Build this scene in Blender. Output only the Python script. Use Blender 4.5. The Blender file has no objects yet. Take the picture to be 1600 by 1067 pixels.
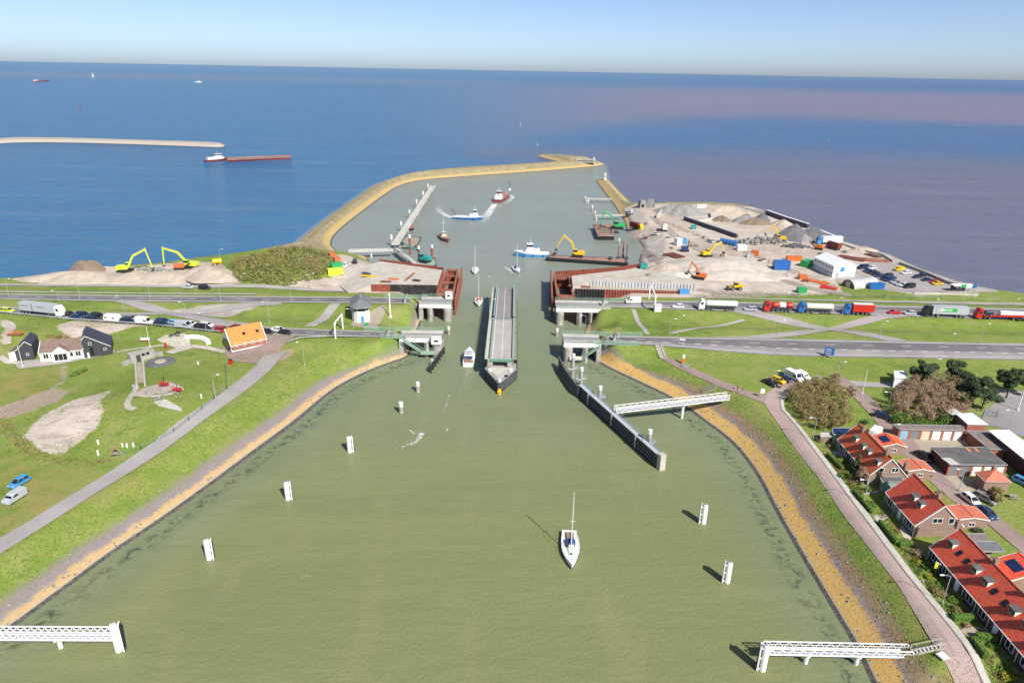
import bpy, bmesh, math, random
import numpy as np
from mathutils import Vector, Matrix
R = math.radians
random.seed(7); np.random.seed(7)
S = bpy.context.scene
COL = S.collection

# ------------------------------------------------------------ camera, sky, sun
F, HC, PIT, ROL = 1067.0, 86.0, R(21.65), R(1.07)
cd = bpy.data.cameras.new('camera'); cam = bpy.data.objects.new('camera', cd); COL.objects.link(cam)
cd.sensor_width = 36; cd.lens = 36 * F / 1600; cd.clip_start = 0.5; cd.clip_end = 300000
cam.matrix_world = Matrix.Translation((0, 0, HC)) @ Matrix.Rotation(R(90) - PIT, 4, 'X') @ Matrix.Rotation(ROL, 4, 'Z')
S.camera = cam
SUN_AZ, SUN_EL = R(146), R(43)          # azimuth clockwise from +Y
w = bpy.data.worlds.new('World'); S.world = w; w.use_nodes = True
nt = w.node_tree; nt.nodes.clear()
sk = nt.nodes.new('ShaderNodeTexSky'); sk.sky_type = 'NISHITA'; sk.sun_disc = False
sk.sun_elevation = SUN_EL; sk.sun_rotation = SUN_AZ; sk.altitude = 50; sk.air_density = 0.45; sk.dust_density = 0.9; sk.ozone_density = 1.2
bg = nt.nodes.new('ShaderNodeBackground'); bg.inputs['Strength'].default_value = 0.112
wo = nt.nodes.new('ShaderNodeOutputWorld')
nt.links.new(sk.outputs[0], bg.inputs['Color']); nt.links.new(bg.outputs[0], wo.inputs['Surface'])
sl = bpy.data.lights.new('sun', 'SUN'); sl.energy = 4.2; sl.angle = R(0.53); sl.color = (1.0, 0.95, 0.87)
so = bpy.data.objects.new('sun', sl); COL.objects.link(so)
sd = Vector((math.sin(SUN_AZ) * math.cos(SUN_EL), math.cos(SUN_AZ) * math.cos(SUN_EL), math.sin(SUN_EL)))
so.rotation_euler = sd.to_track_quat('Z', 'Y').to_euler(); so.location = (0, 0, 300)
vs = S.view_settings; vs.view_transform = 'Standard'; vs.look = 'None'; vs.gamma = 1; vs.use_curve_mapping = False
vs.exposure = 0.54
S.render.engine = 'CYCLES'
S.cycles.use_denoising = True
S.cycles.max_bounces = 6; S.cycles.transparent_max_bounces = 8; S.cycles.caustics_reflective = False; S.cycles.caustics_refractive = False

# ------------------------------------------------------------ survey of the place: bearings read off the photograph, met with a level
_c, _s, _cp, _sp = math.cos(ROL), math.sin(ROL), math.cos(PIT), math.sin(PIT)
def P(x, y, z=0.0):
    u, v = x - 800.0, y - 533.5
    u, v = u * _c + v * _s, -u * _s + v * _c
    dx, dy, dz = u / F, _cp - v / F * _sp, -_sp - v / F * _cp
    t = (z - HC) / dz
    return Vector((dx * t, dy * t, z))
def Pn(pts, z=0.0): return np.array([tuple(P(a, b, z))[:2] for a, b in pts])

# ------------------------------------------------------------ tagging
def tag(o, label=None, cat=None, group=None, kind=None):
    if label: o['label'] = label
    if cat: o['category'] = cat
    if group: o['group'] = group
    if kind: o['kind'] = kind
    return o
def thing(name, label, cat, loc=(0, 0, 0), rz=0.0, group=None):
    o = bpy.data.objects.new(name, None); COL.objects.link(o)
    o.empty_display_size = 0.3
    o.location = loc; o.rotation_euler = (0, 0, rz)
    return tag(o, label, cat, group)
def link(name, me, parent=None):
    o = bpy.data.objects.new(name, me); COL.objects.link(o)
    if parent is not None: o.parent = parent
    return o
def copy_tree(o, parent=None):
    c = o.copy(); COL.objects.link(c); c.parent = parent
    for ch in list(o.children): copy_tree(ch, c)
    return c

# ------------------------------------------------------------ mesh builder
class MB:
    def __init__(s): s.v = []; s.f = []
    def add(s, vs, fs):
        n = len(s.v); s.v += [tuple(p) for p in vs]; s.f += [tuple(i + n for i in f) for f in fs]; return s
    def box(s, c, d, rz=0.0, tx=1.0, ty=1.0, rx=0.0, ry=0.0):
        a, b, h = d[0] / 2, d[1] / 2, d[2] / 2
        vs = [(-a, -b, -h), (a, -b, -h), (a, b, -h), (-a, b, -h), (-a * tx, -b * ty, h), (a * tx, -b * ty, h), (a * tx, b * ty, h), (-a * tx, b * ty, h)]
        if rz or rx or ry:
            M = Matrix.Rotation(rz, 3, 'Z') @ Matrix.Rotation(ry, 3, 'Y') @ Matrix.Rotation(rx, 3, 'X')
            vs = [M @ Vector(p) for p in vs]
        return s.add([(p[0] + c[0], p[1] + c[1], p[2] + c[2]) for p in vs],
                     [(3, 2, 1, 0), (4, 5, 6, 7), (0, 1, 5, 4), (1, 2, 6, 5), (2, 3, 7, 6), (3, 0, 4, 7)])
    def prism(s, poly, z0, z1, top=None):
        n = len(poly); t = top or poly
        vs = [(p[0], p[1], z0) for p in poly] + [(p[0], p[1], z1) for p in t]
        return s.add(vs, [tuple(range(n))[::-1], tuple(range(n, 2 * n))] + [(i, (i + 1) % n, n + (i + 1) % n, n + i) for i in range(n)])
    def extr(s, prof, w0, w1, axis='x', taper=None):     # profile (a,b): axis x -> prof in (y,z), extruded along x
        n = len(prof)
        def q(a, b, w):
            return (w, a, b) if axis == 'x' else (a, w, b)
        t = taper or prof
        vs = [q(a, b, w0) for a, b in prof] + [q(a, b, w1) for a, b in t]
        return s.add(vs, [tuple(range(n)), tuple(range(n, 2 * n))[::-1]] + [(i, n + i, n + (i + 1) % n, (i + 1) % n) for i in range(n)])
    def bar(s, p, q, r, n=6, r2=None, sq=False):
        p, q = Vector(p), Vector(q); d = (q - p)
        if d.length < 1e-6: return s
        z = d.normalized(); x = z.cross(Vector((0, 0, 1)))
        if x.length < 1e-4: x = Vector((1, 0, 0))
        x.normalize(); y = z.cross(x); r2 = r if r2 is None else r2
        off = math.pi / 4 if n == 4 else 0
        k = 1.2 if n == 4 else 1.0
        vs = []
        for c, rr in ((p, r), (q, r2)):
            for i in range(n):
                a = 2 * math.pi * i / n + off
                vs.append(c + (x * math.cos(a) + y * math.sin(a)) * rr * k)
        return s.add(vs, [tuple(range(n)), tuple(range(n, 2 * n))[::-1]] + [(i, n + i, n + (i + 1) % n, (i + 1) % n) for i in range(n)])
    def path(s, pts, r, n=5):
        for a, b in zip(pts[:-1], pts[1:]): s.bar(a, b, r, n)
        return s
    def lathe(s, prof, c=(0, 0, 0), n=16):
        m = len(prof); vs = []
        for r, z in prof:
            for i in range(n):
                a = 2 * math.pi * i / n; vs.append((c[0] + r * math.cos(a), c[1] + r * math.sin(a), c[2] + z))
        fs = [tuple(range(n))[::-1], tuple(range((m - 1) * n, m * n))]
        for j in range(m - 1):
            for i in range(n): fs.append((j * n + i, j * n + (i + 1) % n, (j + 1) * n + (i + 1) % n, (j + 1) * n + i))
        return s.add(vs, fs)
    def loft(s, rings, cap=True, closed=True):
        n = len(rings[0]); m = len(rings); vs = [p for r in rings for p in r]; fs = []
        for j in range(m - 1):
            for i in range(n if closed else n - 1):
                fs.append((j * n + i, j * n + (i + 1) % n, (j + 1) * n + (i + 1) % n, (j + 1) * n + i))
        if cap: fs += [tuple(range(n))[::-1], tuple(range((m - 1) * n, m * n))]
        return s.add(vs, fs)
    def quad(s, a, b, c, d): return s.add([a, b, c, d], [(0, 1, 2, 3)])
    def mesh(s, name, mat, smooth=False):
        me = bpy.data.meshes.new(name); me.from_pydata(s.v, [], s.f); me.materials.append(M(mat) if isinstance(mat, str) else mat)
        bm = bmesh.new(); bm.from_mesh(me); bmesh.ops.recalc_face_normals(bm, faces=bm.faces); bm.to_mesh(me); bm.free()
        if smooth:
            me.polygons.foreach_set('use_smooth', [True] * len(me.polygons))
            try: me.set_sharp_from_angle(angle=R(40))
            except Exception: pass
        me.update(); return me
    def build(s, name, mat, parent=None, smooth=False, label=None):
        o = link(name, s.mesh(name, mat, smooth), parent)
        if label: o['label'] = label
        if name in FINE: o['kind'] = 'stuff'
        return o
FINE = {'stiffeners', 'mullions', 'treads', 'wires', 'rigging', 'railing', 'guard_rail', 'lacing', 'downpipe', 'ribs', 'gunwale', 'verge_board', 'gutter', 'stems', 'limbs', 'ladder', 'roof_edge', 'dormer_window', 'handrail', 'road_line', 'cradle', 'end_beam', 'lock_rod', 'hydraulic_ram', 'trail', 'post', 'lift_arm'}

# ------------------------------------------------------------ materials
MATS = {}
def N(nt, t, **kw):
    n = nt.nodes.new(t)
    for k, v in kw.items():
        if k in ('i',):
            for kk, vv in v.items():
                n.inputs[kk].default_value = vv
        else: setattr(n, k, v)
    return n
def ramp(nt, fac, stops):
    r = nt.nodes.new('ShaderNodeValToRGB'); e = r.color_ramp.elements
    while len(e) < len(stops): e.new(0.5)
    for el, (p, c) in zip(e, stops):
        el.position = p; el.color = (c[0], c[1], c[2], 1) if len(c) == 3 else c
    nt.links.new(fac, r.inputs['Fac']); return r.outputs['Color']
def mixc(nt, fac, a, b, mode='MIX'):
    m = nt.nodes.new('ShaderNodeMix'); m.data_type = 'RGBA'; m.blend_type = mode; m.clamp_factor = True
    for sock, val in ((m.inputs[0], fac), (m.inputs[6], a), (m.inputs[7], b)):
        if hasattr(val, 'is_output') or hasattr(val, 'links'): nt.links.new(val, sock)
        elif isinstance(val, (int, float)): sock.default_value = val
        else: sock.default_value = (val[0], val[1], val[2], 1)
    return m.outputs[2]
def math_(nt, op, a, b=None, c=None, clamp=False):
    m = nt.nodes.new('ShaderNodeMath'); m.operation = op; m.use_clamp = clamp
    for i, val in enumerate((a, b, c)):
        if val is None: continue
        if isinstance(val, (int, float)): m.inputs[i].default_value = val
        else: nt.links.new(val, m.inputs[i])
    return m.outputs[0]
def sstep(nt, x, a, b):
    m = nt.nodes.new('ShaderNodeMapRange'); m.interpolation_type = 'SMOOTHSTEP'
    nt.links.new(x, m.inputs[0]); m.inputs[1].default_value = a; m.inputs[2].default_value = b
    return m.outputs[0]
def noise(nt, scale, detail=3, rough=0.55, vec=None, dist=0.0):
    n = nt.nodes.new('ShaderNodeTexNoise'); n.inputs['Scale'].default_value = scale; n.inputs['Detail'].default_value = detail
    n.inputs['Roughness'].default_value = rough; n.inputs['Distortion'].default_value = dist
    if vec is not None: nt.links.new(vec, n.inputs['Vector'])
    return n.outputs[0]
def newmat(name):
    m = bpy.data.materials.new(name); m.use_nodes = True; t = m.node_tree; t.nodes.clear()
    o = t.nodes.new('ShaderNodeOutputMaterial'); b = t.nodes.new('ShaderNodeBsdfPrincipled')
    t.links.new(b.outputs[0], o.inputs['Surface']); MATS[name] = m
    return m, t, b
def simple(name, col, rough=0.6, var=0.12, scale=1.5, metal=0.0, dirt=None, dirt_amt=0.0, bump=0.0, spec=0.5, coat=0.0):
    """painted / mineral surface: base colour with two octaves of tone variation, optional stains"""
    m, t, b = newmat(name)
    tc = t.nodes.new('ShaderNodeTexCoord').outputs['Object']
    gi = t.nodes.new('ShaderNodeObjectInfo')
    n1 = noise(t, scale, 4, 0.6, tc)
    lo = tuple(max(0, c * (1 - var)) for c in col); hi = tuple(min(1, c * (1 + var)) for c in col)
    c = ramp(t, n1, [(0.3, lo), (0.7, hi)])
    if dirt is not None:
        n2 = noise(t, scale * 0.35, 5, 0.7, tc, 0.6)
        c = mixc(t, math_(t, 'MULTIPLY', sstep(t, n2, 0.48, 0.68), dirt_amt), c, dirt)
    t.links.new(c, b.inputs['Base Color'])
    b.inputs['Roughness'].default_value = rough; b.inputs['Metallic'].default_value = metal
    b.inputs['Specular IOR Level'].default_value = spec; b.inputs['Coat Weight'].default_value = coat
    if bump:
        bp = t.nodes.new('ShaderNodeBump'); bp.inputs['Strength'].default_value = bump; bp.inputs['Distance'].default_value = 0.05
        t.links.new(noise(t, scale * 6, 4, 0.6, tc), bp.inputs['Height']); t.links.new(bp.outputs[0], b.inputs['Normal'])
    return m
def M(name):
    return MATS[name] if name in MATS else paint(name)
NAMED = dict(white=(.78, .78, .76), offwhite=(.66, .65, .6), black=(.015, .016, .018), darkblue=(.012, .025, .07), navy=(.02, .05, .14), blue=(.02, .13, .42), skyblue=(.07, .28, .55),
             red=(.5, .02, .015), orange=(.62, .16, .03), yellow=(.75, .47, .01), lime=(.62, .72, .05), green=(.03, .36, .1), silver=(.42, .45, .48), grey=(.2, .21, .22), darkgrey=(.06, .065, .07),
             maroon=(.2, .03, .03), teal=(.02, .3, .27), cream=(.62, .55, .4), lightblue=(.25, .45, .6), rust=(.2, .06, .03))
def paint(name):
    return simple(name, NAMED[name], rough=0.38, var=0.06, scale=0.8, coat=0.25)
# ------------------------------------------------------------ shared materials
simple('concrete', (.36, .345, .31), .85, .18, .8, dirt=(.16, .15, .12), dirt_amt=.6, bump=.2)
simple('concrete_pale', (.5, .48, .43), .85, .12, .6, dirt=(.28, .26, .22), dirt_amt=.4, bump=.15)
simple('asphalt', (.25, .235, .24), .9, .16, .12, dirt=(.33, .31, .305), dirt_amt=.5, bump=.15)
simple('asphalt_dark', (.15, .142, .15), .9, .2, .1, dirt=(.23, .22, .225), dirt_amt=.5, bump=.15)
simple('asphalt_pale', (.335, .305, .3), .9, .12, .15, dirt=(.26, .24, .23), dirt_amt=.4, bump=.15)
simple('deck_asphalt', (.4, .37, .345), .85, .1, .25, dirt=(.31, .29, .275), dirt_amt=.5)
simple('deck_asphalt_dark', (.25, .235, .235), .85, .12, .25, dirt=(.17, .165, .165), dirt_amt=.5)
simple('line_paint', (.74, .74, .7), .7, .15, 2.5)
simple('pile_white', (.74, .74, .72), .6, .08, 1.2, dirt=(.4, .38, .33), dirt_amt=.35)
simple('steel_white', (.8, .8, .79), .5, .05, 1.0, dirt=(.5, .48, .42), dirt_amt=.2)
simple('steel_grey', (.36, .38, .39), .5, .12, 1.0, dirt=(.2, .18, .15), dirt_amt=.3)
simple('steel_green', (.26, .4, .31), .55, .1, 1.0, dirt=(.36, .4, .36), dirt_amt=.5)
simple('steel_green_deep', (.1, .3, .2), .55, .1, 1.0)
simple('timber_dark', (.03, .032, .042), .7, .3, 1.2, dirt=(.1, .1, .1), dirt_amt=.3)
simple('timber_edge', (.34, .34, .36), .7, .15, 1.2)
simple('timber_grey', (.3, .27, .22), .85, .2, 1.5)
simple('deck_grey', (.42, .45, .5), .7, .06, .6, dirt=(.34, .36, .4), dirt_amt=.4)
simple('rust_pile', (.27, .075, .045), .8, .25, .8, dirt=(.1, .04, .03), dirt_amt=.55)
simple('rust_beam', (.3, .11, .07), .8, .25, .8, dirt=(.14, .06, .04), dirt_amt=.6)
simple('pile_tar', (.03, .03, .033), .6, .4, .6, dirt=(.14, .13, .12), dirt_amt=.5)
simple('pile_galv', (.5, .51, .52), .6, .12, .6, dirt=(.3, .28, .26), dirt_amt=.5)
simple('brick_wall', (.3, .2, .16), .9, .18, 3.0, dirt=(.24, .17, .14), dirt_amt=.5, bump=.3)
simple('brick_red', (.33, .12, .08), .9, .2, 2.5, bump=.3)
simple('brick_dark', (.1, .05, .045), .9, .2, 2.5, bump=.3)
simple('glass_dark', (.018, .022, .028), .08, .2, .5, spec=.7)
simple('window_frame', (.8, .8, .78), .45, .04, 1)
simple('tyre', (.02, .02, .021), .8, .1, 2)
simple('rim', (.4, .41, .42), .35, .1, 2, metal=.6)
simple('roof_felt', (.11, .105, .105), .9, .2, .5, dirt=(.2, .19, .18), dirt_amt=.5)
simple('roof_felt_rust', (.2, .17, .155), .9, .25, .8, dirt=(.3, .2, .16), dirt_amt=.6)
simple('roof_white', (.8, .8, .79), .5, .04, .5)
simple('slate', (.16, .165, .175), .7, .15, 1.5, bump=.3)
simple('cladding_dark', (.045, .048, .058), .6, .15, 1.2)
simple('roof_blueblack', (.05, .05, .075), .6, .12, 1.2)
simple('plaster_white', (.8, .8, .79), .7, .04, .6)
simple('bark', (.12, .09, .065), .95, .25, 2.5)
simple('solar', (.015, .03, .1), .15, .3, 1.5, spec=.7)
simple('gravel_grey', (.26, .255, .25), .95, .3, 1.2, dirt=(.14, .14, .15), dirt_amt=.6, bump=.8)
simple('gravel_dark', (.12, .12, .13), .95, .3, 1.0, dirt=(.2, .19, .19), dirt_amt=.5, bump=.7)
simple('rock', (.25, .245, .23), .95, .35, .8, dirt=(.1, .1, .09), dirt_amt=.5, bump=.6)
simple('sandy', (.41, .35, .285), .95, .16, .35, dirt=(.3, .25, .2), dirt_amt=.6, bump=.35)
simple('sand_pale', (.47, .43, .375), .95, .14, .3, dirt=(.36, .31, .26), dirt_amt=.5, bump=.3)
simple('gravel_track', (.33, .285, .245), .95, .3, .5, dirt=(.2, .17, .15), dirt_amt=.7, bump=.5)
simple('flower_yellow', (.7, .55, .02), .8, .2, 3)
simple('skin', (.5, .3, .22), .6, .05, 3)
simple('canvas_blue', (.03, .07, .2), .8, .1, 2)
simple('teak', (.3, .2, .12), .7, .15, 3)
simple('barge_rust', (.3, .16, .13), .8, .25, .4, dirt=(.42, .34, .29), dirt_amt=.6)
simple('mud', (.2, .15, .11), .9, .2, .5)
def leafmat(name, cols, rough=.75):
    m, t, b = newmat(name)
    geo = t.nodes.new('ShaderNodeNewGeometry')
    tc = t.nodes.new('ShaderNodeTexCoord').outputs['Object']
    n = noise(t, .5, 3, .6, tc)
    f = math_(t, 'ADD', math_(t, 'MULTIPLY', geo.outputs['Random Per Island'], .6), math_(t, 'MULTIPLY', n, .5))
    c = ramp(t, f, [(.2 + .6 * i / (len(cols) - 1), k) for i, k in enumerate(cols)])
    t.links.new(c, b.inputs['Base Color']); b.inputs['Roughness'].default_value = rough
    b.inputs['Specular IOR Level'].default_value = .25
    return m
leafmat('leaf_green', [(.06, .11, .02), (.1, .19, .03), (.17, .26, .05)])
leafmat('leaf_pine', [(.03, .06, .03), (.05, .09, .04), (.1, .13, .055)])
leafmat('leaf_brown', [(.2, .14, .085), (.3, .2, .13), (.4, .26, .19), (.24, .2, .1)])
leafmat('leaf_olive', [(.13, .14, .04), (.2, .2, .06), (.27, .21, .09), (.34, .21, .13)])
leafmat('leaf_thicket', [(.1, .16, .03), (.17, .22, .05), (.25, .24, .08), (.33, .22, .12)])
leafmat('leaf_hedge', [(.05, .1, .018), (.09, .17, .03), (.15, .23, .04)])
leafmat('leaf_yellow', [(.2, .18, .02), (.4, .36, .03), (.12, .16, .02)])
# tiled roofs: courses of pantiles as colour and relief
def tilemat(name, col, dark):
    m, t, b = newmat(name)
    uv = t.nodes.new('ShaderNodeTexCoord').outputs['UV']
    sp = t.nodes.new('ShaderNodeSeparateXYZ'); t.links.new(uv, sp.inputs[0])
    wx = t.nodes.new('ShaderNodeMath'); wx.operation = 'SINE'; t.links.new(math_(t, 'MULTIPLY', sp.outputs[0], 2 * math.pi / .3), wx.inputs[0])
    fy = math_(t, 'FRACT', math_(t, 'MULTIPLY', sp.outputs[1], 1 / .36))
    tcn = t.nodes.new('ShaderNodeTexCoord').outputs['Object']
    wn = t.nodes.new('ShaderNodeTexWhiteNoise'); wn.noise_dimensions = '2D'
    fl = t.nodes.new('ShaderNodeVectorMath'); fl.operation = 'FLOOR'
    sc = t.nodes.new('ShaderNodeVectorMath'); sc.operation = 'MULTIPLY'; sc.inputs[1].default_value = (1 / .3, 1 / .36, 1)
    t.links.new(uv, sc.inputs[0]); t.links.new(sc.outputs[0], fl.inputs[0]); t.links.new(fl.outputs[0], wn.inputs['Vector'])
    v = math_(t, 'ADD', math_(t, 'MULTIPLY', wn.outputs['Value'], .45), math_(t, 'MULTIPLY', noise(t, .5, 4, .6, tcn), .7))
    c = ramp(t, v, [(.2, dark), (.75, col)])
    t.links.new(c, b.inputs['Base Color']); b.inputs['Roughness'].default_value = .7
    bp = t.nodes.new('ShaderNodeBump'); bp.inputs['Strength'].default_value = .8; bp.inputs['Distance'].default_value = .05
    h = math_(t, 'ADD', math_(t, 'MULTIPLY', wx.outputs[0], .5), math_(t, 'MULTIPLY', fy, -1.0))
    t.links.new(h, bp.inputs['Height']); t.links.new(bp.outputs[0], b.inputs['Normal'])
tilemat('tile_red', (.74, .115, .055), (.54, .072, .036))
tilemat('tile_redorange', (.74, .14, .05), (.55, .095, .036))
tilemat('tile_orange', (.85, .27, .07), (.66, .18, .05))
tilemat('tile_salmon', (.6, .19, .11), (.45, .12, .07))
tilemat('tile_brown', (.24, .17, .135), (.16, .115, .095))
tilemat('tile_slate', (.2, .205, .215), (.12, .125, .135))
# brick pavers
def paver(name, a, bb, sc=.9):
    m, t, b = newmat(name)
    tc = t.nodes.new('ShaderNodeTexCoord').outputs['Object']
    n1 = noise(t, .08, 3, .6, tc); n2 = noise(t, 2.5, 3, .7, tc); n3 = noise(t, .5, 4, .65, tc)
    c = ramp(t, math_(t, 'ADD', math_(t, 'MULTIPLY', n1, .45), math_(t, 'ADD', math_(t, 'MULTIPLY', n2, .3), math_(t, 'MULTIPLY', n3, .3))), [(.36, a), (.66, bb)])
    t.links.new(c, b.inputs['Base Color']); b.inputs['Roughness'].default_value = .9
    bk = t.nodes.new('ShaderNodeTexBrick'); bk.inputs['Scale'].default_value = 1.6; t.links.new(tc, bk.inputs['Vector'])
    bp = t.nodes.new('ShaderNodeBump'); bp.inputs['Strength'].default_value = .35; bp.inputs['Distance'].default_value = .02
    t.links.new(bk.outputs['Fac'], bp.inputs['Height']); t.links.new(bp.outputs[0], b.inputs['Normal'])
paver('pavers', (.22, .16, .145), (.36, .27, .24))
paver('pavers_pink', (.32, .235, .215), (.44, .34, .31))
paver('pavers_grey', (.3, .28, .26), (.42, .39, .36))
paver('pavers_tan', (.3, .26, .2), (.42, .37, .29))
# ------------------------------------------------------------ land: shore lines, heights, masks
def inside(poly, X, Y):
    r = np.zeros(X.shape, bool); n = len(poly)
    for i in range(n):
        x1, y1 = poly[i]; x2, y2 = poly[(i + 1) % n]
        if y1 == y2: continue
        c = ((y1 > Y) != (y2 > Y)) & (X < (x2 - x1) * (Y - y1) / (y2 - y1) + x1)
        r ^= c
    return r
def dline(pts, X, Y, closed=False):
    d = np.full(X.shape, 1e9); n = len(pts)
    for i in range(n if closed else n - 1):
        x1, y1 = pts[i]; x2, y2 = pts[(i + 1) % n]
        dx, dy = x2 - x1, y2 - y1; L = dx * dx + dy * dy + 1e-9
        t = np.clip(((X - x1) * dx + (Y - y1) * dy) / L, 0, 1)
        d = np.minimum(d, (X - x1 - t * dx) ** 2 + (Y - y1 - t * dy) ** 2)
    return np.sqrt(d)
def sdf(poly, X, Y): return np.where(inside(poly, X, Y), 1, -1) * dline(poly, X, Y, True)
def smooth(x, a, b): t = np.clip((x - a) / (b - a), 0, 1); return t * t * (3 - 2 * t)
def spline(pts, k=5):
    out = []; p = [np.array(q, float) for q in pts]
    for i in range(len(p) - 1):
        p0, p1, p2, p3 = p[max(i - 1, 0)], p[i], p[i + 1], p[min(i + 2, len(p) - 1)]
        for j in range(k):
            t = j / k
            out.append(.5 * ((2 * p1) + (-p0 + p2) * t + (2 * p0 - 5 * p1 + 4 * p2 - p3) * t * t + (-p0 + 3 * p1 - 3 * p2 + p3) * t ** 3))
    out.append(p[-1]); return [tuple(q) for q in out]

L_SOUTH = spline([(-200, 1140), (-60, 1036), (21, 980), (100, 922), (175, 866), (272, 800), (400, 706), (462, 660), (517, 614), (560, 589), (600, 572), (632, 561)], 4)
L_REST = [(640, 556), (642, 548), (646, 532), (653, 516), (662, 496), (667, 482), (676, 470), (660, 455), (640, 440), (605, 420), (577, 408), (573, 401), (545, 399), (527, 394)]
L_BWIN = spline([(518, 384), (521, 371), (540, 352), (568, 330), (600, 306), (625, 291), (660, 282), (730, 276), (800, 271), (880, 265), (935, 260)], 4)
L_BWOUT = spline([(946, 257.5), (930, 253.5), (880, 256.5), (800, 262), (700, 268.5), (625, 277.5), (590, 288), (570, 300), (535, 325), (500, 350), (466, 378)], 4)
L_COAST = [(440, 388), (400, 396), (345, 405), (300, 410), (255, 417), (190, 422), (150, 419), (112, 428), (66, 438), (0, 441), (-150, 440)]
LANDL = np.vstack([Pn(L_SOUTH + L_REST + L_BWIN + L_BWOUT + L_COAST), [(-520, 300), (-520, 40), (-200, 30)]])
R_SOUTH = spline([(1395, 1125), (1362, 1067), (1337, 1014), (1305, 960), (1250, 867), (1212, 800), (1185, 748), (1162, 714), (1137, 687), (1102, 660), (1052, 625), (980, 590), (945, 573), (928, 562)], 4)
R_REST = [(922, 556), (915, 545), (911, 530), (913, 516), (919, 502), (930, 490), (940, 478), (900, 462), (905, 440), (960, 425), (1000, 413), (998, 407), (1004, 386), (996, 375), (980, 366), (976, 346)]
R_BW = [(960, 322), (931, 283), (934, 280.5), (950, 280.5), (968, 300), (986, 318)]
R_COAST = [(1003, 324), (1030, 322), (1099, 322), (1151, 325), (1194, 332), (1239, 348), (1279, 363), (1340, 389), (1415, 410), (1465, 433), (1510, 449), (1544, 458), (1600, 466), (1700, 478)]
LANDR = np.vstack([Pn(R_SOUTH + R_REST + R_BW + R_COAST), [(520, 270), (520, 40), (220, 20)]])
SPIT = Pn([(838, 244.5), (846, 243), (905, 249.5), (925, 249), (932, 253), (900, 257), (880, 255)])
FARBW = Pn(spline([(-60, 226), (0, 225), (30, 223.5), (100, 223.5), (200, 226), (300, 229.5), (340, 231), (352, 229), (335, 226), (200, 221.8), (100, 219), (30, 218.6), (0, 220), (-60, 221.5)], 3))

NROAD_L = [(-60, 457.5), (0, 459), (100, 460.5), (200, 461.5), (300, 462.3), (400, 463), (552, 464), (640, 465), (660, 465.3)], [(-60, 466), (0, 467.5), (100, 469.5), (200, 471), (300, 472), (400, 472.7), (552, 473.5), (640, 474.5), (660, 474.8)]
SROAD_L = [(-60, 473.5), (0, 478), (100, 487), (200, 495.5), (300, 503), (360, 508), (420, 511), (527, 516), (600, 518), (628, 518.6)], [(-60, 482), (0, 488), (100, 498.5), (237, 507.5), (300, 514.5), (345, 519.5), (420, 523.5), (527, 526), (600, 527), (628, 527)]
NROAD_R = [(948, 471), (1000, 470.5), (1100, 470.5), (1240, 474), (1400, 478), (1500, 480), (1600, 482), (1690, 484)], [(948, 480.3), (1000, 481), (1100, 485), (1240, 489), (1400, 494), (1500, 497), (1600, 500), (1690, 502)]
SROAD_R = [(934, 524.8), (1060, 526.5), (1240, 529.5), (1400, 533), (1600, 537), (1690, 539)], [(934, 535), (1000, 538), (1060, 542), (1150, 548), (1240, 552), (1400, 555), (1600, 558.5), (1690, 560)]
HZ = 6.2
def resample0(pts, n):
    p = np.array(pts, float); s = np.r_[0, np.cumsum(np.hypot(*np.diff(p, axis=0).T))]; u = np.linspace(0, s[-1], n)
    return np.stack([np.interp(u, s, p[:, 0]), np.interp(u, s, p[:, 1])], 1)
def mid(r): return [((a[0] + b[0]) / 2, (a[1] + b[1]) / 2) for a, b in zip(r[0], r[1])] if len(r[0]) == len(r[1]) else r[0]
HWY = [Pn(mid(r), HZ) for r in (NROAD_L, SROAD_L, NROAD_R, SROAD_R)]
HWY = [np.vstack([h]) for h in HWY]
BUMPS = [(x, y, r, a) for (x, y), r, a in [(tuple(P(290, 620, 5))[:2], 17, 2.2), (tuple(P(170, 640, 5))[:2], 12, 1.4), (tuple(P(8, 535, 5))[:2], 12, 2.0), (tuple(P(250, 660, 5))[:2], 10, 1.0), (tuple(P(60, 530, 5))[:2], 9, 1.2)]]
THK = tuple(P(440, 428, 5))[:2]

def fields(X, Y):
    dL, dR, dS, dF = sdf(LANDL, X, Y), sdf(LANDR, X, Y), sdf(SPIT, X, Y), sdf(FARBW, X, Y)
    d = np.maximum(np.maximum(dL, dR), np.maximum(dS, dF))
    z = np.where(d < 0, np.maximum(d * .4, -5), 5 * np.clip(d / 12, 0, 1))
    z = np.where(dF > d - .01, np.minimum(z * 1.6, 3.4), z)
    dh = np.full(X.shape, 1e9)
    for h in HWY: dh = np.minimum(dh, dline(h, X, Y))
    cor = (1 - smooth(dh, 6.5, 15)) * smooth(d, 1.5, 5)
    z = z * (1 - cor) + np.maximum(z, 6.2) * cor
    for x, y, r, a in BUMPS: z = z + a * np.exp(-((X - x) ** 2 + (Y - y) ** 2) / r ** 2)
    z = z + 5.0 * np.exp(-(((X - THK[0]) / 26) ** 2 + ((Y - THK[1]) / 17) ** 2) ** 1.5) * smooth(d, 1, 8)
    rough = (np.sin(X * .31 + 1.3 * np.sin(Y * .23)) * np.sin(Y * .37 + np.sin(X * .19)))
    z = z + .1 * rough * smooth(d, 12, 20) * smooth(dh, 8, 16)
    return d, z, dh

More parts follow.
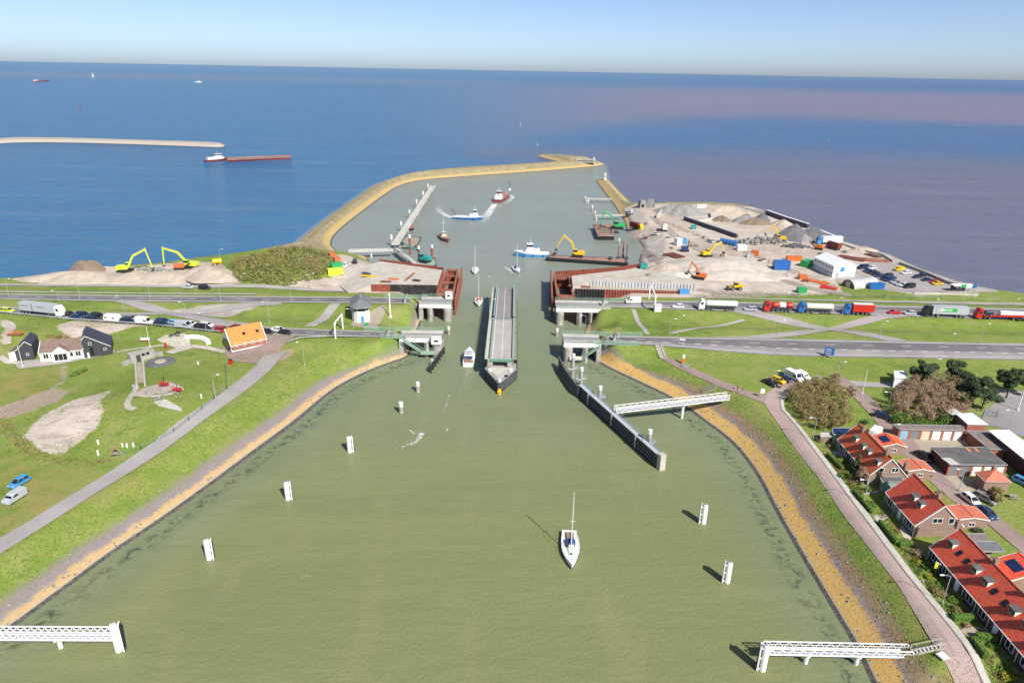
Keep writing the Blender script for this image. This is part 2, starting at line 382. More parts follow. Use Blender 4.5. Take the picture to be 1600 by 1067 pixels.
class Grid:
    def __init__(s, x0, x1, y0, y1, st):
        s.xs = np.arange(x0, x1 + st / 2, st); s.ys = np.arange(y0, y1 + st / 2, st); s.st = st; s.x0, s.y0 = x0, y0
        s.X, s.Y = np.meshgrid(s.xs, s.ys); s.d, s.z, s.dh = fields(s.X, s.Y); s.zt = s.z.copy()
    def at(s, x, y):
        u = min(max((x - s.x0) / s.st, 0), len(s.xs) - 1.001); v = min(max((y - s.y0) / s.st, 0), len(s.ys) - 1.001)
        i, j = int(u), int(v); a, b = u - i, v - j; z = s.z
        return (z[j, i] * (1 - a) + z[j, i + 1] * a) * (1 - b) + (z[j + 1, i] * (1 - a) + z[j + 1, i + 1] * a) * b
NEAR = Grid(-330, 330, 40, 400, 1.2)
FAR = Grid(-860, 190, 400, 860, 2.5)
def gz(x, y): return float(NEAR.at(x, y)) if y < 399 else float(FAR.at(x, y))
def G(px, py, dz=0.0, z0=5.0):
    z = z0
    for _ in range(8):
        p = P(px, py, z); z = .5 * z + .5 * gz(p.x, p.y)
    p = P(px, py, z); return Vector((p.x, p.y, z + dz))

# ---- masks painted on the land itself (sand, gravel, bare earth, algae)
def mask(poly_px, X, Y, soft=2.0, z=5.0):
    return smooth(sdf(Pn(poly_px, z), X, Y), -soft, soft)
SAND = [[(36, 685), (67, 650), (107, 632), (140, 625), (172, 617), (175, 622), (160, 635), (166, 652), (155, 675), (135, 687), (105, 707), (95, 711), (67, 705), (50, 692)],
        [(87, 517), (120, 507), (160, 507), (200, 510), (225, 514), (190, 520), (172, 525), (140, 522), (112, 532), (95, 522)],
        [(60, 443), (66, 436), (112, 424), (150, 415), (200, 418), (300, 408), (345, 412), (362, 440), (380, 447), (330, 449), (180, 445)],
        [(500, 405), (530, 398), (580, 400), (700, 416), (700, 466), (560, 460), (500, 453), (440, 449), (520, 440), (528, 420)],
        [(950, 318), (1010, 318), (1050, 318), (1200, 325), (1350, 385), (1360, 408), (1300, 430), (1320, 460), (1100, 466), (900, 470), (880, 430), (1000, 410), (1000, 370), (965, 345)],
        [(2, 503), (18, 510), (22, 520), (12, 545), (4, 545), (10, 520)]]
GRAVEL = [[(265, 488), (320, 482), (400, 477), (440, 476), (400, 484), (350, 497), (300, 494)],
          [(1010, 323), (1160, 318), (1240, 340), (1340, 380), (1420, 405), (1560, 455), (1440, 462), (1300, 440), (1180, 405), (1080, 360)]]
DIRT = [[(-20, 645), (0, 635), (45, 620), (82, 606), (107, 612), (100, 625), (62, 640), (-20, 662)], [(95, 572), (105, 572), (104, 594), (86, 607), (80, 606), (96, 594)], [(425, 546), (455, 548), (460, 556), (430, 566)],
        [(170, 505), (235, 512), (225, 517), (160, 512)]]
DRY = [[(-20, 585), (60, 575), (95, 580), (80, 605), (40, 618), (-20, 632)], [(0, 700), (60, 735), (150, 745), (220, 740), (140, 790), (0, 830)], [(1395, 860), (1420, 880), (1470, 1000), (1500, 1067), (1480, 1067), (1450, 1000), (1390, 890)]]
def land_mesh(name, g, par=None):
    X, Y = g.X, g.Y
    sand = np.zeros(X.shape); grav = sand.copy(); dirt = sand.copy(); dry = sand.copy()
    for p in SAND: sand = np.maximum(sand, mask(p, X, Y))
    for p in GRAVEL: grav = np.maximum(grav, mask(p, X, Y, 3))
    for p in DIRT: dirt = np.maximum(dirt, mask(p, X, Y, 1.5))
    for p in DRY: dry = np.maximum(dry, mask(p, X, Y, 6))
    bw = ((Y > 330) & (X < 60)) | ((Y > 400)) | ((X < 0) & (Y > 318))
    farb = (X < -130) & (Y > 600)
    seaL = (Y > 255) & (X < -75) & ~bw
    seaR = (Y > 262) & (X > 50) & ~bw
    alg = np.where(seaL | seaR | farb | ((Y > 242) & (Y < 330)), 0.0, 1 - .45 * smooth(Y, 192, 206))
    bwf = np.where(bw & ~farb, 1.0, 0.0)
    keep = g.d > -14
    nx, ny = len(g.xs), len(g.ys)
    idx = -np.ones(X.shape, int); cell = keep[:-1, :-1] | keep[1:, :-1] | keep[:-1, 1:] | keep[1:, 1:]
    used = np.zeros(X.shape, bool)
    for a, b in ((0, 0), (0, 1), (1, 0), (1, 1)): used[a:ny - 1 + a, b:nx - 1 + b] |= cell
    idx[used] = np.arange(used.sum())
    V = np.stack([X[used], Y[used], g.zt[used]], 1)
    jj, ii = np.nonzero(cell)
    Fq = np.stack([idx[jj, ii], idx[jj, ii + 1], idx[jj + 1, ii + 1], idx[jj + 1, ii]], 1)
    me = bpy.data.meshes.new(name); me.from_pydata(V.tolist(), [], Fq.tolist())
    me.attributes.new('dshore', 'FLOAT', 'POINT').data.foreach_set('value', g.d[used].astype(np.float32))
    for nm, q in (('maskA', (sand, grav, alg, dirt)), ('maskB', (dry, bwf, np.where(farb, 1., 0.), np.where((seaL | seaR | ((Y > 250) & (Y < 330))) & ~farb, .28, 1.0 - .45 * smooth(Y, 176, 198))))):
        arr = np.stack([a[used] for a in q], 1).astype(np.float32).ravel()
        me.attributes.new(nm, 'FLOAT_COLOR', 'POINT').data.foreach_set('color', arr)
    me.polygons.foreach_set('use_smooth', [True] * len(me.polygons)); me.materials.append(M('land')); me.update()
    o = link(name, me); o['kind'] = 'structure'; return o
def land_material():
    m, t, b = newmat('land')
    pos = t.nodes.new('ShaderNodeTexCoord').outputs['Object']
    at = lambda n: N(t, 'ShaderNodeAttribute', attribute_name=n)
    d = at('dshore').outputs['Fac']; A = at('maskA'); B = at('maskB')
    sA = t.nodes.new('ShaderNodeSeparateColor'); t.links.new(A.outputs['Color'], sA.inputs[0])
    sB = t.nodes.new('ShaderNodeSeparateColor'); t.links.new(B.outputs['Color'], sB.inputs[0])
    sand, grav, alg = sA.outputs; dirt = A.outputs['Alpha']; dry, bw, fb = sB.outputs
    nL = noise(t, .035, 4, .6, pos); nM = noise(t, .22, 4, .65, pos); nF = noise(t, 1.6, 4, .7, pos); nS = noise(t, 4.5, 3, .75, pos)
    cen = lambda n, k: math_(t, 'MULTIPLY', math_(t, 'SUBTRACT', n, .5), k)
    # grass
    g = ramp(t, math_(t, 'ADD', math_(t, 'MULTIPLY', nL, .55), math_(t, 'MULTIPLY', nM, .45)), [(.34, (.115, .19, .028)), (.47, (.185, .255, .046)), (.56, (.24, .28, .07)), (.66, (.3, .3, .115))])
    g = mixc(t, math_(t, 'MULTIPLY', sstep(t, nF, .45, .68), .8), g, (.1, .155, .03))
    g = mixc(t, math_(t, 'MULTIPLY', sstep(t, nS, .5, .75), .45), g, (.25, .29, .09))
    dr = math_(t, 'MULTIPLY', dry, sstep(t, math_(t, 'ADD', math_(t, 'MULTIPLY', nM, .6), math_(t, 'MULTIPLY', nF, .4)), .36, .6))
    g = mixc(t, math_(t, 'MULTIPLY', dr, .8), g, (.29, .23, .09))
    nP = noise(t, .09, 6, .72, pos, .6)
    g = mixc(t, math_(t, 'MULTIPLY', sstep(t, nP, .54, .68), .6), g, (.27, .24, .105))
    g = mixc(t, math_(t, 'MULTIPLY', sstep(t, noise(t, .5, 5, .75, pos, .4), .57, .7), .65), g, (.31, .26, .15))
    g = mixc(t, math_(t, 'MULTIPLY', sstep(t, noise(t, .14, 5, .7, pos), .58, .7), .6), g, (.07, .14, .02))
    # sand, gravel, earth
    sd_ = ramp(t, math_(t, 'ADD', math_(t, 'MULTIPLY', nL, .4), math_(t, 'ADD', math_(t, 'MULTIPLY', nM, .3), math_(t, 'MULTIPLY', nF, .3))), [(.38, (.34, .28, .225)), (.5, (.5, .435, .37)), (.62, (.6, .545, .48))])
    trk = t.nodes.new('ShaderNodeMapping'); trk.inputs['Scale'].default_value = (.12, 1, 1); trk.inputs['Rotation'].default_value = (0, 0, R(28)); t.links.new(pos, trk.inputs[0])
    nT = noise(t, .55, 4, .65, trk.outputs[0], .8)
    sd_ = mixc(t, math_(t, 'MULTIPLY', sstep(t, nT, .53, .66), .6), sd_, (.25, .2, .16))
    sd_ = mixc(t, math_(t, 'MULTIPLY', sstep(t, noise(t, .06, 5, .7, pos, 1.0), .55, .7), .5), sd_, (.3, .25, .21))
    gr_ = ramp(t, math_(t, 'ADD', math_(t, 'MULTIPLY', nM, .6), math_(t, 'MULTIPLY', nS, .4)), [(.34, (.27, .235, .2)), (.66, (.47, .44, .41))])
    di_ = ramp(t, nF, [(.3, (.24, .18, .13)), (.7, (.42, .35, .28))])
    jig = math_(t, 'ADD', cen(nM, .9), cen(nF, .9))
    c = mixc(t, sstep(t, math_(t, 'ADD', dirt, jig), .4, .7), g, di_)
    c = mixc(t, sstep(t, math_(t, 'ADD', grav, jig), .38, .62), c, gr_)
    c = mixc(t, sstep(t, math_(t, 'ADD', sand, jig), .4, .6), c, sd_)
    # bank: dark wet toe, yellow algae, grey basalt, rough growth, then turf
    px = t.nodes.new('ShaderNodeSeparateXYZ'); t.links.new(pos, px.inputs[0])
    east = sstep(t, px.outputs[0], -5, 5)
    stone = ramp(t, math_(t, 'ADD', math_(t, 'MULTIPLY', nS, .6), math_(t, 'MULTIPLY', nF, .4)), [(.3, (.15, .13, .13)), (.55, (.27, .235, .23)), (.72, (.38, .34, .31))])
    yel = ramp(t, math_(t, 'ADD', math_(t, 'MULTIPLY', nS, .4), math_(t, 'MULTIPLY', nF, .6)), [(.28, (.36, .22, .08)), (.46, (.57, .345, .085)), (.7, (.62, .46, .21))])
    yel = mixc(t, math_(t, 'SUBTRACT', .42, math_(t, 'MULTIPLY', east, .34)), yel, (.42, .35, .27))
    veg = ramp(t, math_(t, 'ADD', math_(t, 'MULTIPLY', nF, .6), math_(t, 'MULTIPLY', nM, .4)), [(.34, (.16, .17, .05)), (.5, (.27, .2, .1)), (.66, (.32, .16, .09))])
    dj = math_(t, 'ADD', d, math_(t, 'ADD', cen(nF, 2.6), math_(t, 'ADD', cen(nM, 2.6), cen(nS, 2.0))))
    yel_out = math_(t, 'MULTIPLY', alg, math_(t, 'ADD', math_(t, 'MULTIPLY', east, 1.8), 2.3))
    bank = mixc(t, sstep(t, math_(t, 'SUBTRACT', dj, yel_out), -.4, .6), yel, stone)
    bank = mixc(t, sstep(t, math_(t, 'SUBTRACT', dj, math_(t, 'ADD', yel_out, math_(t, 'MULTIPLY', east, -.6))), .9, 2.4), bank, mixc(t, math_(t, 'ADD', .2, math_(t, 'MULTIPLY', east, .65)), stone, veg))
    bank = mixc(t, sstep(t, alg, .2, .05), bank, stone)
    bank = mixc(t, math_(t, 'MULTIPLY', sstep(t, nS, .58, .68), .5), bank, (.14, .11, .075))
    bank = mixc(t, math_(t, 'MULTIPLY', sstep(t, noise(t, .8, 5, .8, pos, .8), .53, .66), math_(t, 'ADD', .3, math_(t, 'MULTIPLY', east, .1))), bank, stone)
    # breakwater crest: brown turf; seaward side keeps the algae
    crest = ramp(t, math_(t, 'ADD', math_(t, 'MULTIPLY', nM, .5), math_(t, 'MULTIPLY', nF, .5)), [(.38, (.13, .17, .05)), (.46, (.25, .21, .1)), (.55, (.34, .28, .18)), (.66, (.43, .36, .25))])
    bwc = mixc(t, sstep(t, dj, 3.0, 5.5), (.47, .34, .13), crest)
    bwc = mixc(t, math_(t, 'MULTIPLY', sstep(t, nF, .45, .7), .5), bwc, (.42, .36, .27))
    edge = math_(t, 'MULTIPLY', B.outputs['Alpha'], math_(t, 'ADD', math_(t, 'MULTIPLY', east, 2.6), 4.8))
    c2 = mixc(t, sstep(t, math_(t, 'SUBTRACT', dj, edge), -1.2, 1.2), bank, c)
    c2 = mixc(t, math_(t, 'MULTIPLY', bw, math_(t, 'SUBTRACT', 1.0, sand)), c2, bwc)
    c2 = mixc(t, fb, c2, ramp(t, nF, [(.3, (.3, .27, .23)), (.7, (.5, .46, .4))]))
    toe = ramp(t, nF, [(.35, (.05, .05, .045)), (.7, (.16, .155, .15))])
    c2 = mixc(t, math_(t, 'MULTIPLY', math_(t, 'MULTIPLY', sstep(t, d, .75, .85), sstep(t, d, 1.15, 1.0)), math_(t, 'MULTIPLY', sstep(t, alg, .1, .3), .7)), c2, (.36, .34, .31))
    c2 = mixc(t, sstep(t, math_(t, 'ADD', d, cen(nS, .25)), .85, .65), c2, toe)
    t.links.new(c2, b.inputs['Base Color']); b.inputs['Roughness'].default_value = .95; b.inputs['Specular IOR Level'].default_value = .2
    bp = t.nodes.new('ShaderNodeBump'); bp.inputs['Strength'].default_value = .55; bp.inputs['Distance'].default_value = .25
    t.links.new(math_(t, 'ADD', nF, math_(t, 'MULTIPLY', nS, .6)), bp.inputs['Height']); t.links.new(bp.outputs[0], b.inputs['Normal'])
land_material()

# ------------------------------------------------------------ roads and paved ground as sheets on the land
def resample(pts, n):
    p = np.array(pts, float); s = np.r_[0, np.cumsum(np.hypot(*np.diff(p, axis=0).T))]; u = np.linspace(0, s[-1], n)
    return np.stack([np.interp(u, s, p[:, 0]), np.interp(u, s, p[:, 1])], 1)
LATER = []
def strip(name, A, B, mat, lift=.05, z=5.0, sink=True, step=2.5, ac=4, zf=None):
    a, b = Pn(A, z), Pn(B, z)
    L = np.hypot(*np.diff(a, axis=0).T).sum(); n = max(3, int(L / step))
    a, b = resample(a, n), resample(b, n)
    if sink:
        poly = np.vstack([a, b[::-1]]); di = sdf(poly, NEAR.X, NEAR.Y)
        NEAR.zt = np.where(di > -.2, NEAR.zt - .3 * smooth(di, -.2, 1.0), NEAR.zt)
    LATER.append((name, a, b, mat, lift, ac, zf))
def strip_line(name, C, wdt, mat, lift=.05, z=5.0, sink=True, **k):
    c = Pn(C, z); L = np.hypot(*np.diff(c, axis=0).T).sum(); c = resample(c, max(3, int(L / 2.0)))
    t = np.gradient(c, axis=0); t /= np.linalg.norm(t, axis=1)[:, None] + 1e-9; nn = np.stack([-t[:, 1], t[:, 0]], 1) * wdt / 2
    a, b = c + nn, c - nn
    if sink:
        di = wdt / 2 - dline(c, NEAR.X, NEAR.Y); NEAR.zt = np.where(di > -.2, NEAR.zt - .3 * smooth(di, -.2, 1.0), NEAR.zt)
    LATER.append((name, a, b, mat, lift, 4, None))
def flush_strips():
    for name, a, b, mat, lift, ac, zf in LATER:
        n = len(a); vs = []; fs = []
        for i in range(n):
            for j in range(ac + 1):
                q = a[i] + (b[i] - a[i]) * j / ac; vs.append((q[0], q[1], (gz(*q) if zf is None else zf) + lift))
        for i in range(n - 1):
            for j in range(ac):
                k = i * (ac + 1) + j; fs.append((k, k + 1, k + ac + 2, k + ac + 1))
        o = MB().add(vs, fs).build(name, mat); o['kind'] = 'structure'
def patch(name, poly, mat, lift=.05, z=5.0, cell=2.0):
    """paved area: outline filled with a fine grid so it follows the land"""
    p = [Vector((x, y, 0)) for x, y in Pn(poly, z)]
    di = sdf(np.array([(v.x, v.y) for v in p]), NEAR.X, NEAR.Y); NEAR.zt = np.where(di > -.2, NEAR.zt - .3 * smooth(di, -.2, 1.0), NEAR.zt)
    bm = bmesh.new(); vs = [bm.verts.new(v) for v in p]; bm.faces.new(vs)
    xs = [v.x for v in p]; ys = [v.y for v in p]
    for ax, lo, hi in ((0, min(xs), max(xs)), (1, min(ys), max(ys))):
        k = lo + cell
        while k < hi:
            co = (k, 0, 0) if ax == 0 else (0, k, 0); no = (1, 0, 0) if ax == 0 else (0, 1, 0)
            bmesh.ops.bisect_plane(bm, geom=bm.verts[:] + bm.edges[:] + bm.faces[:], plane_co=co, plane_no=no); k += cell
    for v in bm.verts: v.co.z = gz(v.co.x, v.co.y) + lift
    for f in bm.faces:
        if f.normal.z < 0: f.normal_flip()
    me = bpy.data.meshes.new(name); bm.normal_update(); bm.to_mesh(me); bm.free(); me.materials.append(M(mat))
    o = link(name, me); o['kind'] = 'structure'; return o

strip('road', *NROAD_L, 'asphalt', .06, HZ); strip('road', *NROAD_R, 'asphalt', .06, HZ)
strip('road', *SROAD_L, 'asphalt', .06, HZ); strip('road', *SROAD_R, 'asphalt', .06, HZ)
def lanes(r, f0, f1):
    a, b = resample0(r[0], 14), resample0(r[1], 14); strip('carriageway', [tuple(q) for q in a + (b - a) * f0], [tuple(q) for q in a + (b - a) * f1], 'asphalt_dark', .066, HZ, sink=False)
lanes(NROAD_L, .16, .84); lanes(SROAD_L, .12, .86); lanes(NROAD_R, .16, .5); lanes(SROAD_R, .14, .62)
strip('link_road', [(205, 468), (275, 484), (340, 497), (400, 507.5)], [(180, 471), (245, 488), (320, 503.5), (380, 512)], 'asphalt_pale', .03, HZ)
strip('link_road', [(440, 473), (400, 474), (330, 481), (270, 486), (220, 489), (150, 490)], [(440, 477), (400, 479), (330, 486), (275, 491), (225, 493), (150, 493)], 'asphalt_pale', .04, 6)
strip('link_road', [(1135, 482), (1160, 484), (1225, 494), (1300, 509), (1355, 520), (1420, 533)], [(1120, 485), (1150, 489), (1215, 500), (1288, 514), (1340, 524), (1390, 534)], 'asphalt_pale', .03, 6)
strip('link_road', [(1400, 493), (1365, 494), (1320, 502), (1285, 510), (1235, 519), (1170, 526), (1110, 528)], [(1420, 496), (1385, 498), (1340, 506), (1308, 514), (1250, 525), (1190, 531), (1120, 532)], 'asphalt_pale', .045, 6)
strip('service_road', [(-60, 441), (0, 442.3), (150, 444), (300, 446), (400, 448), (500, 452), (570, 455)], [(-60, 444.5), (0, 445.5), (150, 447), (300, 449), (400, 451), (500, 455), (570, 458.5)], 'asphalt_pale', .05, 5.2)
strip('service_road', [(1080, 464), (1200, 465), (1320, 467), (1450, 469.5), (1600, 472), (1690, 474)], [(1080, 466.5), (1200, 467.5), (1320, 470), (1450, 473), (1600, 476), (1690, 478)], 'asphalt_pale', .05, 5.4)
strip('footpath', [(518, 475), (500, 490), (475, 511)], [(533, 475), (517, 490), (493, 511)], 'pavers_grey', .05, 6)
strip_line('footpath', [(989, 484), (998, 500), (1012, 524)], 1.6, 'pavers_grey', .05, 6)
strip_line('footpath', [(1163, 497), (1110, 508), (1048, 522)], 1.6, 'pavers_grey', .05, 6)
strip('cycle_path', [(1027, 541), (1032, 556), (1045, 563), (1065, 572), (1100, 588), (1135, 605), (1165, 617), (1196, 629)], [(1034, 540), (1040, 555), (1053, 561), (1073, 569), (1108, 584), (1145, 600), (1172, 610), (1200, 616)], 'pavers', .05, 5.4)
strip('footpath', [(-60, 902), (0, 865), (105, 799), (150, 770), (250, 709), (300, 676), (370, 627), (397, 605), (422, 580), (436, 562), (448, 548)], [(-60, 878), (0, 841), (70, 799), (140, 756), (250, 688), (295, 658), (335, 632), (367, 607), (390, 584), (402, 570), (412, 556)], 'asphalt_pale', .05, 5)
for q_, w_ in [([(212, 606), (215, 618), (207, 632), (200, 645), (206, 652), (213, 652)], 1.5), ([(210, 630), (240, 634), (270, 629), (287, 621), (278, 614), (258, 606)], 1.3), ([(0, 558), (14, 566), (28, 566)], 1.8), ([(182, 549), (205, 545), (235, 540), (262, 537)], 1.2), ([(297, 540), (325, 543), (352, 549)], 2.0), ([(6, 505), (19, 510), (21, 520), (15, 535), (13, 545)], 2.0)]:
    strip_line('footpath', q_, w_, 'sand_pale', .05, 5.3)
strip('street', [(1242, 607), (1212, 604), (1195, 616), (1196, 632), (1200, 640), (1230, 680), (1275, 737), (1320, 803), (1405, 912), (1465, 1007), (1510, 1067), (1545, 1115)],
      [(1250, 604), (1238, 607), (1223, 617), (1219, 626), (1221, 640), (1246, 668), (1290, 727), (1342, 797), (1417, 897), (1487, 982), (1551, 1067), (1590, 1115)], 'pavers_pink', .05, 5)
strip('pavement', [(1238, 607), (1223, 617), (1219, 626), (1221, 640), (1246, 668), (1290, 727), (1342, 797), (1417, 897), (1487, 982), (1551, 1067), (1590, 1115)],
      [(1246, 609), (1228, 620), (1224, 630), (1227, 641), (1252, 668), (1298, 727), (1352, 797), (1427, 897), (1498, 982), (1562, 1067), (1602, 1115)], 'concrete_pale', .15, 5)
strip('lane', [(1297, 590), (1320, 606), (1345, 632), (1366, 655), (1376, 668), (1392, 690), (1418, 715), (1445, 745), (1490, 785), (1540, 815), (1575, 845), (1640, 900)],
      [(1320, 590), (1342, 605), (1373, 632), (1388, 655), (1404, 668), (1430, 690), (1452, 715), (1468, 738), (1512, 775), (1552, 800), (1600, 840), (1665, 890)], 'pavers', .05, 5)
strip('lane', [(1305, 593), (1360, 597), (1420, 598), (1500, 602), (1600, 612), (1660, 616)], [(1305, 600), (1360, 605), (1420, 606), (1500, 612), (1600, 624), (1660, 628)], 'asphalt_pale', .035, 5)
strip_line('site_track', [(1018, 338), (1035, 352), (1060, 372), (1100, 394), (1150, 412), (1200, 430), (1260, 449), (1330, 462)], 4.5, 'gravel_track', .04, 5)
strip_line('site_track', [(985, 350), (1000, 372), (1020, 395), (1030, 410), (1060, 447), (1120, 457), (1250, 461)], 4.0, 'gravel_track', .03, 5)
patch('play_sand', [(213, 631), (222, 620), (240, 613), (262, 611), (281, 620), (262, 629), (236, 633)], 'sandy', .03)
patch('play_paving', [(243, 643), (262, 639), (284, 650), (287, 654), (268, 653), (250, 650)], 'concrete_pale', .05)
patch('trench_floor', [(213, 568), (223, 566), (226, 604), (215, 607)], 'sandy', .04)
patch('parking_bay', [(1208, 608), (1214, 600), (1250, 592), (1281, 586), (1287, 592), (1262, 598), (1246, 606), (1238, 609)], 'pavers', .035)
patch('court', [(1390, 672), (1402, 666), (1412, 684), (1508, 682), (1512, 696), (1470, 700), (1452, 702), (1464, 730), (1480, 742), (1500, 742), (1530, 752), (1522, 772), (1492, 774), (1450, 735)], 'pavers_tan', .03)
patch('yard', [(1540, 640), (1570, 618), (1700, 640), (1700, 730), (1620, 690), (1560, 668), (1530, 664)], 'asphalt', .03)
patch('forecourt', [(345, 545), (385, 531), (440, 523), (472, 525), (450, 538), (436, 550), (430, 566), (398, 569), (362, 566)], 'pavers', .04)
patch('terrace', [(24, 571), (28, 565), (100, 560), (150, 551), (178, 547), (180, 551), (130, 562), (96, 569), (30, 577)], 'pavers_grey', .04)
patch('terrace', [(245, 533), (260, 528), (290, 526), (296, 531), (300, 545), (270, 553), (258, 550), (275, 544)], 'sand_pale', .04)
patch('apron', [(592, 520), (560, 516), (548, 513), (552, 500), (598, 482), (604, 486), (590, 512)], 'pavers_tan', .04)
patch('car_park', [(1345, 412), (1400, 408), (1418, 412), (1470, 436), (1500, 447), (1522, 454), (1430, 456), (1375, 452), (1400, 444)], 'asphalt_pale', .05)
flush_strips()
land_mesh('ground', NEAR); land_mesh('breakwater_ground', FAR)

# kerb stones along the street and white lines on the highways
def edge_line(name, pts, wd, mat, z=HZ, lift=.08, h=None, dash=None, off=0.0):
    c = resample(Pn(pts, z), max(3, int(np.hypot(*np.diff(Pn(pts, z), axis=0).T).sum() / 1.0)))
    t = np.gradient(c, axis=0); t /= np.linalg.norm(t, axis=1)[:, None] + 1e-9; nn = np.stack([-t[:, 1], t[:, 0]], 1); c = c + nn * off
    mb = MB(); vs = []
    for i in range(len(c) - 1):
        if dash and (i % dash[1]) >= dash[0]: continue
        z0, z1 = gz(*c[i]) + lift, gz(*c[i + 1]) + lift
        a, b, d, e = c[i] + nn[i] * wd / 2, c[i] - nn[i] * wd / 2, c[i + 1] - nn[i + 1] * wd / 2, c[i + 1] + nn[i + 1] * wd / 2
        if h:
            mb.add([(a[0], a[1], z0), (b[0], b[1], z0), (d[0], d[1], z1), (e[0], e[1], z1), (a[0], a[1], z0 + h), (b[0], b[1], z0 + h), (d[0], d[1], z1 + h), (e[0], e[1], z1 + h)],
                   [(4, 5, 6, 7), (0, 1, 5, 4), (2, 3, 7, 6), (1, 2, 6, 5), (3, 0, 4, 7)])
        else: mb.quad((a[0], a[1], z0), (b[0], b[1], z0), (d[0], d[1], z1), (e[0], e[1], z1))
    o = mb.build(name, mat); o['kind'] = 'structure'; return o
def shift(a, b, f): 
    n = 12; a, b = resample(a, n), resample(b, n); return [tuple(p) for p in a + (b - a) * f]
for r in (NROAD_L, SROAD_L, NROAD_R, SROAD_R):
    edge_line('road_marking', shift(r[0], r[1], .1), .22, 'line_paint'); edge_line('road_marking', shift(r[0], r[1], .9), .22, 'line_paint')
for r in (NROAD_L, SROAD_L, NROAD_R): edge_line('road_marking', shift(r[0], r[1], .5), .2, 'line_paint', dash=(3, 9))
edge_line('road_marking', shift(*SROAD_R, .36), .2, 'line_paint', dash=(3, 12)); edge_line('road_marking', [(960, 532.5), (1060, 536), (1150, 541), (1240, 544.5), (1400, 548), (1600, 551.5)], .35, 'line_paint', dash=(2, 5))
edge_line('kerb', [(1223, 617), (1219, 626), (1221, 640), (1246, 668), (1290, 727), (1342, 797), (1417, 897), (1487, 982), (1551, 1067), (1590, 1115)], .22, 'concrete', 5, .02, h=.15)

